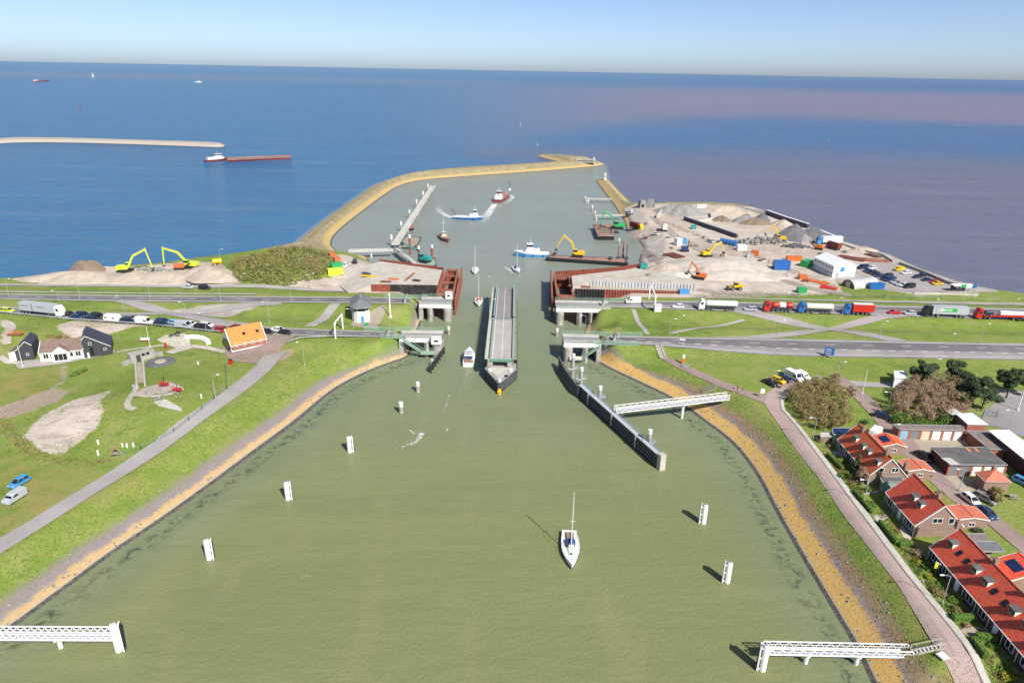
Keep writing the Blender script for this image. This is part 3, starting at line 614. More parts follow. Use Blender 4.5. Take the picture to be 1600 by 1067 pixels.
# ------------------------------------------------------------ water to the horizon, coloured by its own silt
def water():
    g = lambda lo, n: list(lo * np.geomspace(1, 120000 / lo, n))
    xs = np.array(sorted([-v for v in g(520, 26)] + list(np.arange(-510, -230, 10)) + list(np.arange(-230, -120, 4)) + list(np.arange(-120, 131, 1.5)) + list(np.arange(140, 511, 10)) + g(520, 26)))
    ys = np.array(sorted([-3000, -800, -200, -60, 0, 20, 40] + list(np.arange(50, 260, 1.5)) + list(np.arange(260, 400, 3)) + list(np.arange(400, 720, 4)) + list(np.arange(720, 1000, 10)) + g(1000, 30)))
    X, Y = np.meshgrid(xs, ys)
    def c(h): return np.array([((v / 255 + .055) / 1.055) ** 2.4 for v in h])
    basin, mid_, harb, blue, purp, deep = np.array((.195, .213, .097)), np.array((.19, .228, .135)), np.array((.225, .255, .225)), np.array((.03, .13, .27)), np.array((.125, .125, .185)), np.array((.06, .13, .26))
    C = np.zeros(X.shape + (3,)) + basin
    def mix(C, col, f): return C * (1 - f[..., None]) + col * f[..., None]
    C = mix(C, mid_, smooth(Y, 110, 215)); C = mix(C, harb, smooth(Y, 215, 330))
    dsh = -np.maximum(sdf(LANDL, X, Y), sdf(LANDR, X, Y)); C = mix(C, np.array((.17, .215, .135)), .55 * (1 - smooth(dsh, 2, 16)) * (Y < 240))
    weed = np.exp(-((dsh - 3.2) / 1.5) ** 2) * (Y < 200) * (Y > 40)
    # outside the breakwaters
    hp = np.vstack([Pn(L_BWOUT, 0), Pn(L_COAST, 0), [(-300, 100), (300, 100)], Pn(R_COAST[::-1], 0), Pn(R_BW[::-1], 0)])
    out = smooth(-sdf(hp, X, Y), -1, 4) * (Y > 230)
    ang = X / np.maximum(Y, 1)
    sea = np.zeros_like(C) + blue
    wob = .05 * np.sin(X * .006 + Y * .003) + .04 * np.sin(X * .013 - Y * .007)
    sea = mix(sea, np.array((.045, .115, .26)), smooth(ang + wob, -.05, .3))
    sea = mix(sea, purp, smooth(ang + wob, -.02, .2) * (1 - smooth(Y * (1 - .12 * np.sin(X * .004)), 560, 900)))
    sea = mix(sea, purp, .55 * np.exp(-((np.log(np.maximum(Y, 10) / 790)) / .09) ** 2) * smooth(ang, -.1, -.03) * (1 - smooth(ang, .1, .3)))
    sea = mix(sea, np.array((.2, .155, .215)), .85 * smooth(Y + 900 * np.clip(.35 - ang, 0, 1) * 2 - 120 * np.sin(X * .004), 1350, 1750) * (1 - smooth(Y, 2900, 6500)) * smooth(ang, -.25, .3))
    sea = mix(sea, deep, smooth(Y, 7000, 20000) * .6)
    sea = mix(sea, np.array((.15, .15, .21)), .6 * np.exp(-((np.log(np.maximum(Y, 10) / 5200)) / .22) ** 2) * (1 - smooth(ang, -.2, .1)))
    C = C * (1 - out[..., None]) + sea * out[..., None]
    V = np.stack([X.ravel(), Y.ravel(), X.ravel() * 0], 1); nx, ny = len(xs), len(ys)
    I = np.arange(nx * ny).reshape(ny, nx); Fq = np.stack([I[:-1, :-1], I[:-1, 1:], I[1:, 1:], I[1:, :-1]], -1).reshape(-1, 4)
    me = bpy.data.meshes.new('water'); me.from_pydata(V.tolist(), [], Fq.tolist())
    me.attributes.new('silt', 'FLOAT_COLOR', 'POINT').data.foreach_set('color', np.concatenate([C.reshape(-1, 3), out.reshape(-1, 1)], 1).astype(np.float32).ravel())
    me.attributes.new('weed', 'FLOAT', 'POINT').data.foreach_set('value', weed.ravel().astype(np.float32))
    m, t, b = newmat('water')
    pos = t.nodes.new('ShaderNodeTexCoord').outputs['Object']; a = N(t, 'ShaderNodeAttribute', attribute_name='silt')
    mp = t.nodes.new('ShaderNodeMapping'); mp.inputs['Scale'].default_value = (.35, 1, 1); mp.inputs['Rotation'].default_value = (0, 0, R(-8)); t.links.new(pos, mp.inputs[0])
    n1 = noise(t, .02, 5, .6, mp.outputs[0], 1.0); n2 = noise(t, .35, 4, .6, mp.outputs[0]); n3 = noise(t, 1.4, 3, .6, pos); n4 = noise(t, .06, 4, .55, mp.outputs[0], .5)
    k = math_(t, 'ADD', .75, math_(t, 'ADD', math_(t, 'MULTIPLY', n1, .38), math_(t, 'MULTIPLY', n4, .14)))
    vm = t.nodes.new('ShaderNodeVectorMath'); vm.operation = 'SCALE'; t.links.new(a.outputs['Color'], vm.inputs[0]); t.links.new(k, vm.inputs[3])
    wd = math_(t, 'MULTIPLY', N(t, 'ShaderNodeAttribute', attribute_name='weed').outputs['Fac'], sstep(t, noise(t, .5, 4, .7, pos, .5), .45, .62))
    wc = mixc(t, math_(t, 'MULTIPLY', wd, .75), vm.outputs[0], (.03, .04, .035))
    lanes = t.nodes.new('ShaderNodeMapping'); lanes.inputs['Scale'].default_value = (.012, .16, 1); lanes.inputs['Rotation'].default_value = (0, 0, R(4)); t.links.new(pos, lanes.inputs[0])
    sw = t.nodes.new('ShaderNodeMapping'); sw.inputs['Scale'].default_value = (1, .28, 1); sw.inputs['Rotation'].default_value = (0, 0, R(6)); t.links.new(pos, sw.inputs[0])
    wc = mixc(t, math_(t, 'MULTIPLY', sstep(t, noise(t, .05, 6, .62, sw.outputs[0], 2.2), .48, .68), math_(t, 'SUBTRACT', .26, math_(t, 'MULTIPLY', a.outputs['Alpha'], .2))), wc, (.25, .25, .13))
    wc = mixc(t, math_(t, 'MULTIPLY', sstep(t, noise(t, .35, 5, .7, lanes.outputs[0], .6), .5, .72), math_(t, 'ADD', .06, math_(t, 'MULTIPLY', a.outputs['Alpha'], .22))), wc, mixc(t, .5, wc, (.32, .32, .32)))
    n5 = noise(t, .13, 3, .55, mp.outputs[0], .4)
    h = math_(t, 'ADD', math_(t, 'MULTIPLY', n2, math_(t, 'ADD', .5, math_(t, 'MULTIPLY', a.outputs['Alpha'], 2.2))), math_(t, 'ADD', math_(t, 'MULTIPLY', n3, .3), math_(t, 'MULTIPLY', n5, math_(t, 'ADD', .5, math_(t, 'MULTIPLY', a.outputs['Alpha'], 3.0)))))
    bp = t.nodes.new('ShaderNodeBump'); bp.inputs['Strength'].default_value = .6; bp.inputs['Distance'].default_value = .6
    t.links.new(h, bp.inputs['Height'])
    # body of silty water under a choppy surface: wave faces keep the mirror share well below that of a flat sheet
    df = t.nodes.new('ShaderNodeBsdfDiffuse'); gl = t.nodes.new('ShaderNodeBsdfGlossy'); gl.inputs['Roughness'].default_value = .12; fr = t.nodes.new('ShaderNodeFresnel'); fr.inputs['IOR'].default_value = 1.33; mx = t.nodes.new('ShaderNodeMixShader')
    for nd in (df, gl, fr): t.links.new(bp.outputs[0], nd.inputs['Normal'])
    t.links.new(wc, df.inputs['Color']); mr = t.nodes.new('ShaderNodeMapRange'); t.links.new(fr.outputs[0], mr.inputs[0]); mr.inputs[1].default_value = .0; mr.inputs[2].default_value = .6; mr.inputs[3].default_value = 0; mr.inputs[4].default_value = .42
    t.links.new(mr.outputs[0], mx.inputs[0]); t.links.new(df.outputs[0], mx.inputs[1]); t.links.new(gl.outputs[0], mx.inputs[2]); t.links.new(mx.outputs[0], [n_ for n_ in t.nodes if n_.type == 'OUTPUT_MATERIAL'][0].inputs['Surface']); t.nodes.remove(b)
    me.materials.append(m); o = link('water', me); o['kind'] = 'structure'
water()
# ------------------------------------------------------------ builders of things
def hd(a, b, z=0.0):
    p, q = P(*a, z), P(*b, z); return math.atan2(q.y - p.y, q.x - p.x)
def height_of(base, top):                       # height of an upright whose foot is at `base` and head on the bearing `top`
    lo = min((abs(((P(*top, base.z + h / 20) - base).xy).length), h / 20) for h in range(4, 500)); return lo[1]
def uvslope(o):
    me = o.data; uv = me.uv_layers.new(name='UVMap')
    for f in me.polygons:
        n = f.normal; h = Vector((0, 0, 1)).cross(n)
        h = h.normalized() if h.length > 1e-4 else Vector((1, 0, 0)); v = n.cross(h)
        for li in f.loop_indices:
            c = me.vertices[me.loops[li].vertex_index].co; uv.data[li].uv = (c.dot(h), c.dot(v))
    return o
CACHE = {}
def cached(key, fn):
    if key not in CACHE: CACHE[key] = fn()
    return CACHE[key]
def inst(name, key, fn, parent, loc=(0, 0, 0), rot=(0, 0, 0), sc=None):
    o = link(name, cached(key, fn), parent); o.location = loc; o.rotation_euler = rot
    if sc: o.scale = sc
    return o
def wheel_mesh(r, w):
    return MB().add([], []).bar((0, -w / 2, 0), (0, w / 2, 0), r, 14).mesh('wheel', 'tyre')
def rim_mesh(r, w):
    return MB().bar((0, -w / 2 - .012, 0), (0, w / 2 + .012, 0), r * .58, 10).mesh('rim', 'rim')
def wheel(parent, x, y, r=.32, w=.22):
    o = inst('wheel', ('wh', r, w), lambda: wheel_mesh(r, w), parent, (x, y, r))
    inst('rim', ('rim', r, w), lambda: rim_mesh(r, w), o)
    return o
def loft_y(prof, W, inset=.12, drop=.05):
    """side profile (x,z) carried across the width with rounded flanks"""
    cx = sum(p[0] for p in prof) / len(prof); cz = sum(p[1] for p in prof) / len(prof)
    rings = []
    for y, k in ((-W / 2, 1), (-W / 2 + inset * .4, .35), (-W / 2 + inset, 0), (W / 2 - inset, 0), (W / 2 - inset * .4, .35), (W / 2, 1)):
        rings.append([(p[0] - (p[0] - cx) / max(abs(p[0] - cx), .3) * drop * k, y, p[1] - (p[1] - cz) / max(abs(p[1] - cz), .2) * drop * k) for p in prof])
    return MB().loft(rings)
CARS = dict(hatch=(4.1, 1.76, 1.48), estate=(4.65, 1.82, 1.48), suv=(4.5, 1.86, 1.68), saloon=(4.55, 1.8, 1.44))
def car_parts(root, kind, color):
    L, W, H = CARS[kind]; a = L / 2; belt = .92 if kind != 'suv' else 1.02
    nose = a - (.95 if kind != 'suv' else .9); tail = {'hatch': -a + .12, 'estate': -a + .1, 'suv': -a + .1, 'saloon': -a + .75}[kind]
    def body():
        pr = [(-a + .05, .3), (-a, .6), (-a + .04, belt - .04), (tail, belt), (nose + .1, belt), (a - .25, belt - .16), (a - .02, .62), (a, .4), (a - .08, .24), (-a + .12, .24)]
        return loft_y(pr, W, .2, .07).mesh('body', color, True)
    def glass():
        m = MB(); x0, x1 = tail + .02, nose + .05; t0, t1 = tail + (.32 if kind != 'saloon' else .5), nose - .75
        b, t = W / 2 - .08, W / 2 - .27
        m.add([(x0, -b, belt - .02), (x1, -b, belt - .02), (x1, b, belt - .02), (x0, b, belt - .02), (t0, -t, H - .05), (t1, -t, H - .05), (t1, t, H - .05), (t0, t, H - .05)],
              [(3, 2, 1, 0), (4, 5, 6, 7), (0, 1, 5, 4), (1, 2, 6, 5), (2, 3, 7, 6), (3, 0, 4, 7)]); return m.mesh('windows', 'glass_dark')
    def roof():
        t0, t1 = tail + (.3 if kind != 'saloon' else .48), nose - .72; t = W / 2 - .26; m = MB()
        m.box(((t0 + t1) / 2, 0, H - .03), (t1 - t0, 2 * t, .07), tx=.96, ty=.92)
        b = W / 2 - .07; mx = (tail + nose) / 2 - .1
        for s in (-1, 1):
            m.bar((mx, s * b, belt), (mx - .03, s * t, H - .04), .05, 4); m.bar((tail + .05, s * b, belt), (t0 + .05, s * t, H - .04), .07, 4); m.bar((nose + .03, s * b, belt), (t1, s * t, H - .04), .045, 4)
        return m.mesh('roof', color)
    inst('body', ('cb', kind, color), body, root); inst('windows', ('cg', kind), glass, root); inst('roof', ('cr', kind, color), roof, root)
    for x in (-a + .78, a - .82):
        for y in (-1, 1): wheel(root, x, y * (W / 2 - .12), .32, .22)
    def lamp(): return MB().box((0, 0, 0), (.08, .36, .14)).mesh('headlight', 'window_frame')
    for s in (-1, 1): inst('headlight', 'hl', lamp, root, (a - .1, s * (W / 2 - .3), .68))
    def tl(): return MB().box((0, 0, 0), (.06, .25, .18)).mesh('tail_light', 'red')
    for s in (-1, 1): inst('tail_light', 'tl', tl, root, (-a + .02, s * (W / 2 - .25), .74))
VANS = dict(van=(5.6, 2.0, 2.35), smallvan=(4.35, 1.82, 1.85), minibus=(5.0, 1.92, 1.95))
def van_parts(root, kind, color):
    L, W, H = VANS[kind]; a = L / 2
    def body():
        pr = [(-a, .35), (-a, H - .12), (-a + .1, H), (a - 1.75, H), (a - 1.5, H - .08), (a - .85, 1.12), (a - .12, .95), (a, .6), (a - .05, .28), (-a + .1, .28)]
        return loft_y(pr, W, .16, .05).mesh('body', color, True)
    inst('body', ('vb', kind, color), body, root)
    def ws():
        dx, dz = (a - .85) - (a - 1.5), 1.12 - (H - .08); m = MB(); e = .015
        p = [((a - 1.44) + e, H - .2), ((a - .9) + e, 1.2)]
        w = W / 2 - .2
        m.add([(p[0][0], -w, p[0][1]), (p[0][0], w, p[0][1]), (p[1][0] + .03, w + .06, p[1][1]), (p[1][0] + .03, -w - .06, p[1][1]),
               (p[0][0] - .1, -w, p[0][1]), (p[0][0] - .1, w, p[0][1]), (p[1][0] - .1, w + .06, p[1][1]), (p[1][0] - .1, -w - .06, p[1][1])],
              [(0, 1, 2, 3), (4, 5, 1, 0), (3, 2, 6, 7), (0, 3, 7, 4), (2, 1, 5, 6)]); return m.mesh('windscreen', 'glass_dark')
    inst('windscreen', ('vw', kind), ws, root)
    def sw():
        m = MB(); h = .5 if H > 2.2 else .42
        pr = [(a - 2.35, 1.2), (a - 1.1, 1.2), (a - 1.45, 1.2 + h), (a - 2.35, 1.2 + h)]
        m.extr(pr, -.02, .02, 'y'); return m.mesh('side_window', 'glass_dark')
    for s in (-1, 1): inst('side_window', ('vsw', kind), sw, root, (0, s * (W / 2 - .005), 0))
    if kind == 'minibus':
        def rw(): return MB().box((-.75, 0, 1.42), (2.6, .04, .42)).mesh('rear_window', 'glass_dark')
        for s in (-1, 1): inst('rear_window', ('vrw', kind), rw, root, (0, s * (W / 2 - .005), 0))
    for x in (-a + .95, a - .9):
        for y in (-1, 1): wheel(root, x, y * (W / 2 - .12), .34, .22)
    def lamp(): return MB().box((0, 0, 0), (.08, .3, .2)).mesh('headlight', 'window_frame')
    for s in (-1, 1): inst('headlight', 'hlv', lamp, root, (a - .1, s * (W / 2 - .28), .75))
def at_ground(px, z0=5.0, lift=.06): return G(px[0], px[1], lift, z0)
def car(px, to, kind, color, label, cat='car', group=None, z0=6.2, z=None):
    p = at_ground(px, z0); q = G(to[0], to[1], 0, z0); rz = math.atan2(q.y - p.y, q.x - p.x)
    nm = {'van': 'van', 'smallvan': 'van', 'minibus': 'van'}.get(kind, 'car')
    r = thing(nm, label, cat if nm == 'car' else 'van', p, rz, group)
    (car_parts if kind in CARS else van_parts)(r, kind, color); return r
def truck(px, to, cabc, label, trailer='tank', tcol='white', TL=11.0, z0=6.2, sign=None):
    """px: point under the middle of the rig; x forward"""
    p = at_ground(px, z0); q = G(to[0], to[1], 0, z0); r = thing('lorry', label, 'truck', p, math.atan2(q.y - p.y, q.x - p.x))
    L = TL + 4.2; f = L / 2
    cab = loft_y([(f - 2.2, .7), (f - 2.2, 3.55), (f - 2.0, 3.75), (f - .9, 3.7), (f - .15, 2.5), (f - .02, 1.5), (f, .5), (f - .1, .4), (f - 2.2, .4)], 2.48, .15, .06).build('cab', cabc, r, True)
    MB().add([(f - .78, -1.0, 3.3), (f - .78, 1.0, 3.3), (f - .1, 1.1, 2.35), (f - .1, -1.1, 2.35), (f - .95, -1.0, 3.3), (f - .95, 1.0, 3.3), (f - .5, 1.1, 2.35), (f - .5, -1.1, 2.35)], [(0, 1, 2, 3), (4, 5, 1, 0), (0, 3, 7, 4), (1, 2, 6, 5), (2, 3, 7, 6)]).build('windscreen', 'glass_dark', cab)
    for s in (-1, 1): MB().extr([(f - 1.6, 2.1), (f - .45, 2.1), (f - .8, 3.0), (f - 1.6, 3.0)], s * 1.235, s * 1.255, 'y').build('side_window', 'glass_dark', cab)
    MB().box((f - 3.9, 0, .85), (4.6, .9, .3)).box((f - 3.4, 0, .8), (1.2, 2.3, .5)).build('chassis', 'darkgrey', r)
    for x in (f - 1.35, f - 4.9):
        for s in (-1, 1): wheel(r, x, s * 1.05, .5, .34)
    x1 = f - 2.9; x0 = x1 - TL; zc = 2.45
    if trailer == 'tank':
        rings = []
        for x, k in ((x0, .82), (x0 + .25, .97), (x0 + .5, 1), (x1 - .5, 1), (x1 - .25, .97), (x1, .82)):
            rings.append([(x, 1.22 * k * math.copysign(abs(math.cos(t)) ** .8, math.cos(t)), zc + 1.0 * k * math.copysign(abs(math.sin(t)) ** .8, math.sin(t))) for t in np.linspace(0, 2 * math.pi, 20, endpoint=False)])
        tk = MB().loft(rings).build('tank', tcol, r, True)
        MB().box(((x0 + x1) / 2, 0, zc + 1.02), (TL * .8, .5, .08)).build('catwalk', 'steel_grey', tk)
    elif trailer == 'tank3':
        for i in range(3):
            w = TL / 3; a = x0 + i * w
            rings = [[(x, 1.2 * k * math.cos(t), zc + 1.05 * k * math.sin(t)) for t in np.linspace(0, 2 * math.pi, 18, endpoint=False)] for x, k in ((a + .05, .7), (a + .3, .95), (a + .7, 1), (a + w - .7, 1), (a + w - .3, .95), (a + w - .05, .7))]
            MB().loft(rings).build('tank', tcol if i == 1 else ('red' if tcol == 'white' else tcol), r, True)
    elif trailer == 'flat':
        MB().box(((x0 + x1) / 2, 0, 1.3), (TL, 2.4, .25)).build('flat_bed', 'red', r); MB().bar((x0 - 3, 0, 2.2), (x1 - 5.5, 0, 2.2), .75, 12, .95).build('tube_load', 'white', r, True)
    else:
        MB().box(((x0 + x1) / 2, 0, 2.55), (TL, 2.5, 2.75)).build('box_body', tcol, r)
        if trailer == 'tip': MB().box(((x0 + x1) / 2, 0, 3.96), (TL - .3, 2.3, .1)).build('cover', 'offwhite', r)
    MB().box(((x0 + x1) / 2, 0, 1.08), (TL - .4, 1.0, .24)).build('trailer_frame', 'darkgrey', r)
    for i in range(3):
        for s in (-1, 1): wheel(r, x0 + 1.2 + 1.3 * i, s * 1.05, .48, .34)
    if sign:
        for s in (-1, 1): MB().box(((x0 + x1) / 2 + .5, s * 1.262, 2.75), (5.2, .02, 1.3)).build('sign_panel', sign, r)
    return r
def text(body, size, loc, rot, mat, parent, name='lettering', ext=.01):
    cu = bpy.data.curves.new(name, 'FONT'); cu.body = body; cu.size = size; cu.extrude = ext; cu.align_x = 'CENTER'; cu.align_y = 'CENTER'
    o = bpy.data.objects.new(name, cu); COL.objects.link(o); dg = bpy.context.evaluated_depsgraph_get()
    me = bpy.data.meshes.new_from_object(o.evaluated_get(dg)); bpy.data.objects.remove(o); me.materials.clear(); me.materials.append(M(mat))
    o = link(name, me, parent); o.location = loc; o.rotation_euler = rot; return o
def lamp(base, top, label, ang=0.0, z0=6.2, arm=1.2, plain=False, mat='steel_grey', name='street_lamp', cat='street lamp', r=.07, group=None):
    p = G(base[0], base[1], 0, z0); h = min(max(height_of(p, top), 2.5), 14)
    t = thing(name, label, cat, p, ang, group)
    MB().bar((0, 0, -.2), (0, 0, h), r * 1.25, 8, r * .75).build('pole', mat, t)
    MB().lathe([(r * 2.2, 0), (r * 2.2, .5), (r * 1.3, .6)], n=8).build('base', mat, t)
    if not plain:
        MB().path([(0, 0, h - .05), (arm * .35, 0, h + .22), (arm, 0, h + .3)], r * .6, 6).build('arm', mat, t)
        hdd = MB().box((arm + .3, 0, h + .3), (.75, .26, .13), tx=.8, ty=.6).build('lamp_head', 'window_frame', t)
        MB().box((arm + .32, 0, h + .225), (.5, .18, .03)).build('lens', 'offwhite', hdd)
    else:
        MB().lathe([(r, h), (r * 1.6, h + .1), (r * .6, h + .3)], n=8).build('cap', mat, t)
    return t
# ---- boats
def hull_rings(L, B, F0, F1, draft=.5, fine=1.0, stern=.8, flat=False, n=9):
    rings = []
    for i in range(n):
        s = i / (n - 1); x = -L / 2 + L * s
        b = B / 2 * (stern + (1 - stern) * smooth(np.array(s), 0, .35)) * (1 - max(0, (s - .5) / .5) ** (2.2 * fine)) + .03
        b = float(b); sh = F0 + (F1 - F0) * s ** 2
        rake = .25 * sh * s ** 6
        rings.append([(x, -b * .55, -draft), (x + rake * .4, -b * .9, 0), (x + rake, -b, sh), (x + rake, -b * .93, sh + .06), (x + rake, -b * .88, sh - .03), (x + rake, b * .88, sh - .03), (x + rake, b * .93, sh + .06), (x + rake, b, sh), (x + rake * .4, b * .9, 0), (x, b * .55, -draft)])
    return rings
def yacht(px, to, label, L=9.5, mast=13.0, hullc='white', trim='canvas_blue', name='sailing_yacht', sail=None):
    p = P(*px, 0); q = P(*to, 0); t = thing(name, label, 'sailboat', (p.x, p.y, 0), math.atan2(q.y - p.y, q.x - p.x)); B = L * .33
    MB().loft(hull_rings(L, B, .85, 1.15, .5, .85)).build('hull', hullc, t, True)
    MB().loft([[(a * 1.004, b * 1.012, z) for a, b, z in ((r[1][0], r[1][1], .05), (r[1][0] * .5 + r[2][0] * .5, r[2][1] * .955, .32), (r[2][0] * .5 + r[1][0] * .5, -r[2][1] * .955, .32), (r[1][0], -r[1][1], .05))] for r in hull_rings(L, B, .85, 1.15, .5, .85)]).build('boot_stripe', 'navy', t)
    c = MB().add([(-.06 * L, -.24 * B, .95), (.28 * L, -.12 * B, 1.05), (.28 * L, .12 * B, 1.05), (-.06 * L, .24 * B, .95), (-.05 * L, -.2 * B, 1.45), (.2 * L, -.09 * B, 1.28), (.2 * L, .09 * B, 1.28), (-.05 * L, .2 * B, 1.45)], [(4, 5, 6, 7), (0, 1, 5, 4), (1, 2, 6, 5), (2, 3, 7, 6), (3, 0, 4, 7)]).build('cabin', hullc, t)
    MB().box((.0 * L, 0, 1.28), (.08 * L, .445 * B, .16)).build('cabin_window', 'glass_dark', c)
    MB().box((.24 * L, 0, 1.27), (.5, .45, .06)).build('hatch', 'glass_dark', t)
    MB().box((-.27 * L, 0, .9), (.32 * L, .5 * B, .12)).build('cockpit', 'teak', t)
    MB().loft([[(x, y * w, 1.0 + h * zz) for y, zz in ((-1, 0), (-.9, .7), (-.5, 1), (.5, 1), (.9, .7), (1, 0))] for x, w, h in ((-.13 * L, .3 * B, .85), (-.06 * L, .28 * B, .8), (0, .23 * B, .4))]).build('spray_hood', trim, t)
    mx = .12 * L
    MB().bar((mx, 0, 1.0), (mx - .15, 0, mast), .085, 8, .055).build('mast', 'steel_white', t)
    MB().bar((mx - .05, 0, 2.1), (-.3 * L, 0, 2.0), .06, 6).bar((mx - .2, 0, 2.22), (-.28 * L, 0, 2.12), .16, 8, .1).build('boom', trim if trim != 'white' else 'offwhite', t)
    MB().bar((mx - .08, -.5, mast * .55), (mx - .08, .5, mast * .55), .03, 4).build('spreader', 'steel_white', t)
    st = MB()
    for a, b in (((L / 2 - .1, 0, 1.2), (mx - .15, 0, mast - .3)), ((-L / 2 + .1, 0, 1.0), (mx - .15, 0, mast - .05)), ((mx - .2, B * .46, 1.0), (mx - .08, .5, mast * .55)), ((mx - .2, -B * .46, 1.0), (mx - .08, -.5, mast * .55)), ((mx - .08, .5, mast * .55), (mx - .15, 0, mast - .2)), ((mx - .08, -.5, mast * .55), (mx - .15, 0, mast - .2))): st.bar(a, b, .012, 4)
    st.build('rigging', 'steel_grey', t)
    rl = MB()
    ring = hull_rings(L, B, .85, 1.15, .5, .85)
    for s in (2, 7):
        pts = [Vector(r[s]) for r in ring]
        for v in pts[::2]: rl.bar(v, v + Vector((0, 0, .6)), .015, 4)
        rl.path([v + Vector((0, 0, .6)) for v in pts], .012, 4)
    rl.build('guard_rail', 'steel_grey', t)
    if sail: MB().add([(mx - .2, .02, 2.3), (-.3 * L, .02, 2.2), (mx - .18, .02, mast - .3), (mx - .2, -.02, 2.3), (-.3 * L, -.02, 2.2), (mx - .18, -.02, mast - .3)], [(0, 1, 2), (5, 4, 3), (0, 3, 4, 1), (1, 4, 5, 2), (2, 5, 3, 0)]).build('sail', 'white', t)
    return t
def workboat(px, to, label, L, B, hullc, housec, cat='boat', name='tugboat', F0=1.2, F1=2.0, house=(-.1, .3, 2.6), funnel=None, mast=None, stripe=None, deckc='steel_grey', crane=None, fine=1.1):
    p = P(*px, 0); q = P(*to, 0); t = thing(name, label, cat, (p.x, p.y, 0), math.atan2(q.y - p.y, q.x - p.x))
    rg = hull_rings(L, B, F0, F1, .6, fine, .85)
    MB().loft(rg).build('hull', hullc, t, True)
    MB().loft([[(r[4][0], r[4][1], r[4][2] + .02), (r[5][0], r[5][1], r[5][2] + .02)] for r in rg], cap=False, closed=False).build('deck', deckc, t)
    if stripe: MB().loft([[(r[2][0], r[2][1] * 1.02, r[2][2] - .25), (r[2][0], r[2][1] * 1.03, r[2][2] + .1), (r[2][0], -r[2][1] * 1.03, r[2][2] + .1), (r[2][0], -r[2][1] * 1.02, r[2][2] - .25)] for r in rg]).build('rubbing_strake', stripe, t)
    hx, hl, hh = house; w = B * .62; z0 = F0 + .1
    h = loft_y([(hx * L - hl * L / 2, z0), (hx * L - hl * L / 2, z0 + hh * .5), (hx * L + hl * L * .1, z0 + hh * .5), (hx * L + hl * L / 2, z0 + hh * .45), (hx * L + hl * L / 2, z0)], w, .2, .05).build('deckhouse', housec, t, False)
    wx = hx * L + hl * L * .18
    wh = MB().box((wx, 0, z0 + hh * .78), (hl * L * .42, w * .78, hh * .56), tx=.92, ty=.92).build('wheelhouse', housec, t)
    MB().box((wx, 0, z0 + hh * .86), (hl * L * .42 + .02, w * .78 + .02, hh * .22)).build('window_band', 'glass_dark', wh)
    MB().box((wx, 0, z0 + hh * 1.08), (hl * L * .48, w * .84, .12)).build('roof', 'offwhite', wh)
    if funnel: MB().lathe([(.45, 0), (.42, 1.6), (.3, 1.7)], (hx * L - hl * L * .32, 0, z0 + hh * .5), 10).build('funnel', funnel, t, True)
    if mast:
        MB().bar((wx - .3, 0, z0 + hh), (wx - .3, 0, z0 + hh + mast), .09, 6, .05).bar((wx - .3, -.9, z0 + hh + mast * .6), (wx - .3, .9, z0 + hh + mast * .6), .05, 4).build('mast', 'steel_white', t)
    for s in (-1, 1):
        for k in (-.3, 0, .25): inst('tyre_fender', 'tyf', lambda: MB().bar((0, -.14, 0), (0, .14, 0), .38, 10).mesh('tyre_fender', 'tyre'), t, (k * L, s * (B / 2 * .97), F0 * .55))
    return t
def cruiser(px, to, label, L=11.0):
    p = P(*px, 0); q = P(*to, 0); t = thing('motor_cruiser', label, 'motorboat', (p.x, p.y, 0), math.atan2(q.y - p.y, q.x - p.x)); B = 3.7
    rg = hull_rings(L, B, 1.2, 1.7, .5, 1.0, .92); MB().loft(rg).build('hull', 'white', t, True)
    MB().loft([[(r[2][0], r[2][1] * 1.015, r[2][2] - .35), (r[2][0], r[2][1] * 1.02, r[2][2] - .2), (r[2][0], -r[2][1] * 1.02, r[2][2] - .2), (r[2][0], -r[2][1] * 1.015, r[2][2] - .35)] for r in rg]).build('stripe', 'navy', t)
    c = loft_y([(-3.2, 1.2), (-3.2, 2.5), (1.0, 2.55), (2.3, 1.75), (3.8, 1.65), (4.0, 1.4)], 2.9, .25, .08).build('cabin', 'white', t, True)
    MB().add([(1.12, -1.15, 2.46), (1.12, 1.15, 2.46), (2.2, 1.25, 1.86), (2.2, -1.25, 1.86), (1.0, -1.15, 2.4), (1.0, 1.15, 2.4), (2.1, 1.25, 1.8), (2.1, -1.25, 1.8)], [(0, 1, 2, 3), (4, 5, 1, 0), (2, 3, 7, 6), (1, 2, 6, 5), (3, 0, 4, 7)]).build('windscreen', 'glass_dark', c)
    for s in (-1, 1): MB().box((-1.2, s * 1.44, 2.05), (3.2, .03, .42)).build('side_window', 'glass_dark', c)
    MB().box((-.6, 0, 2.62), (1.1, 1.6, .05)).build('sunroof', 'glass_dark', c)
    MB().box((-1.9, 0, 3.1), (.3, 2.4, .12)).bar((-1.9, -1.15, 2.5), (-1.9, -1.15, 3.1), .06, 5).bar((-1.9, 1.15, 2.5), (-1.9, 1.15, 3.1), .06, 5).build('radar_arch', 'white', t)
    MB().box((-4.4, 0, 1.28), (1.9, 2.9, .12)).build('aft_deck', 'teak', t)
    MB().box((-3.5, 0, 2.25), (.9, 2.5, .5)).build('seat', 'navy', t)
    rl = MB()
    for s in (2, 7):
        pts = [Vector(r[s]) for r in rg[4:]]
        for v in pts: rl.bar(v, v + Vector((0, 0, .65)), .02, 4)
        rl.path([v + Vector((0, 0, .65)) for v in pts], .018, 4)
    rl.build('guard_rail', 'steel_grey', t); return t
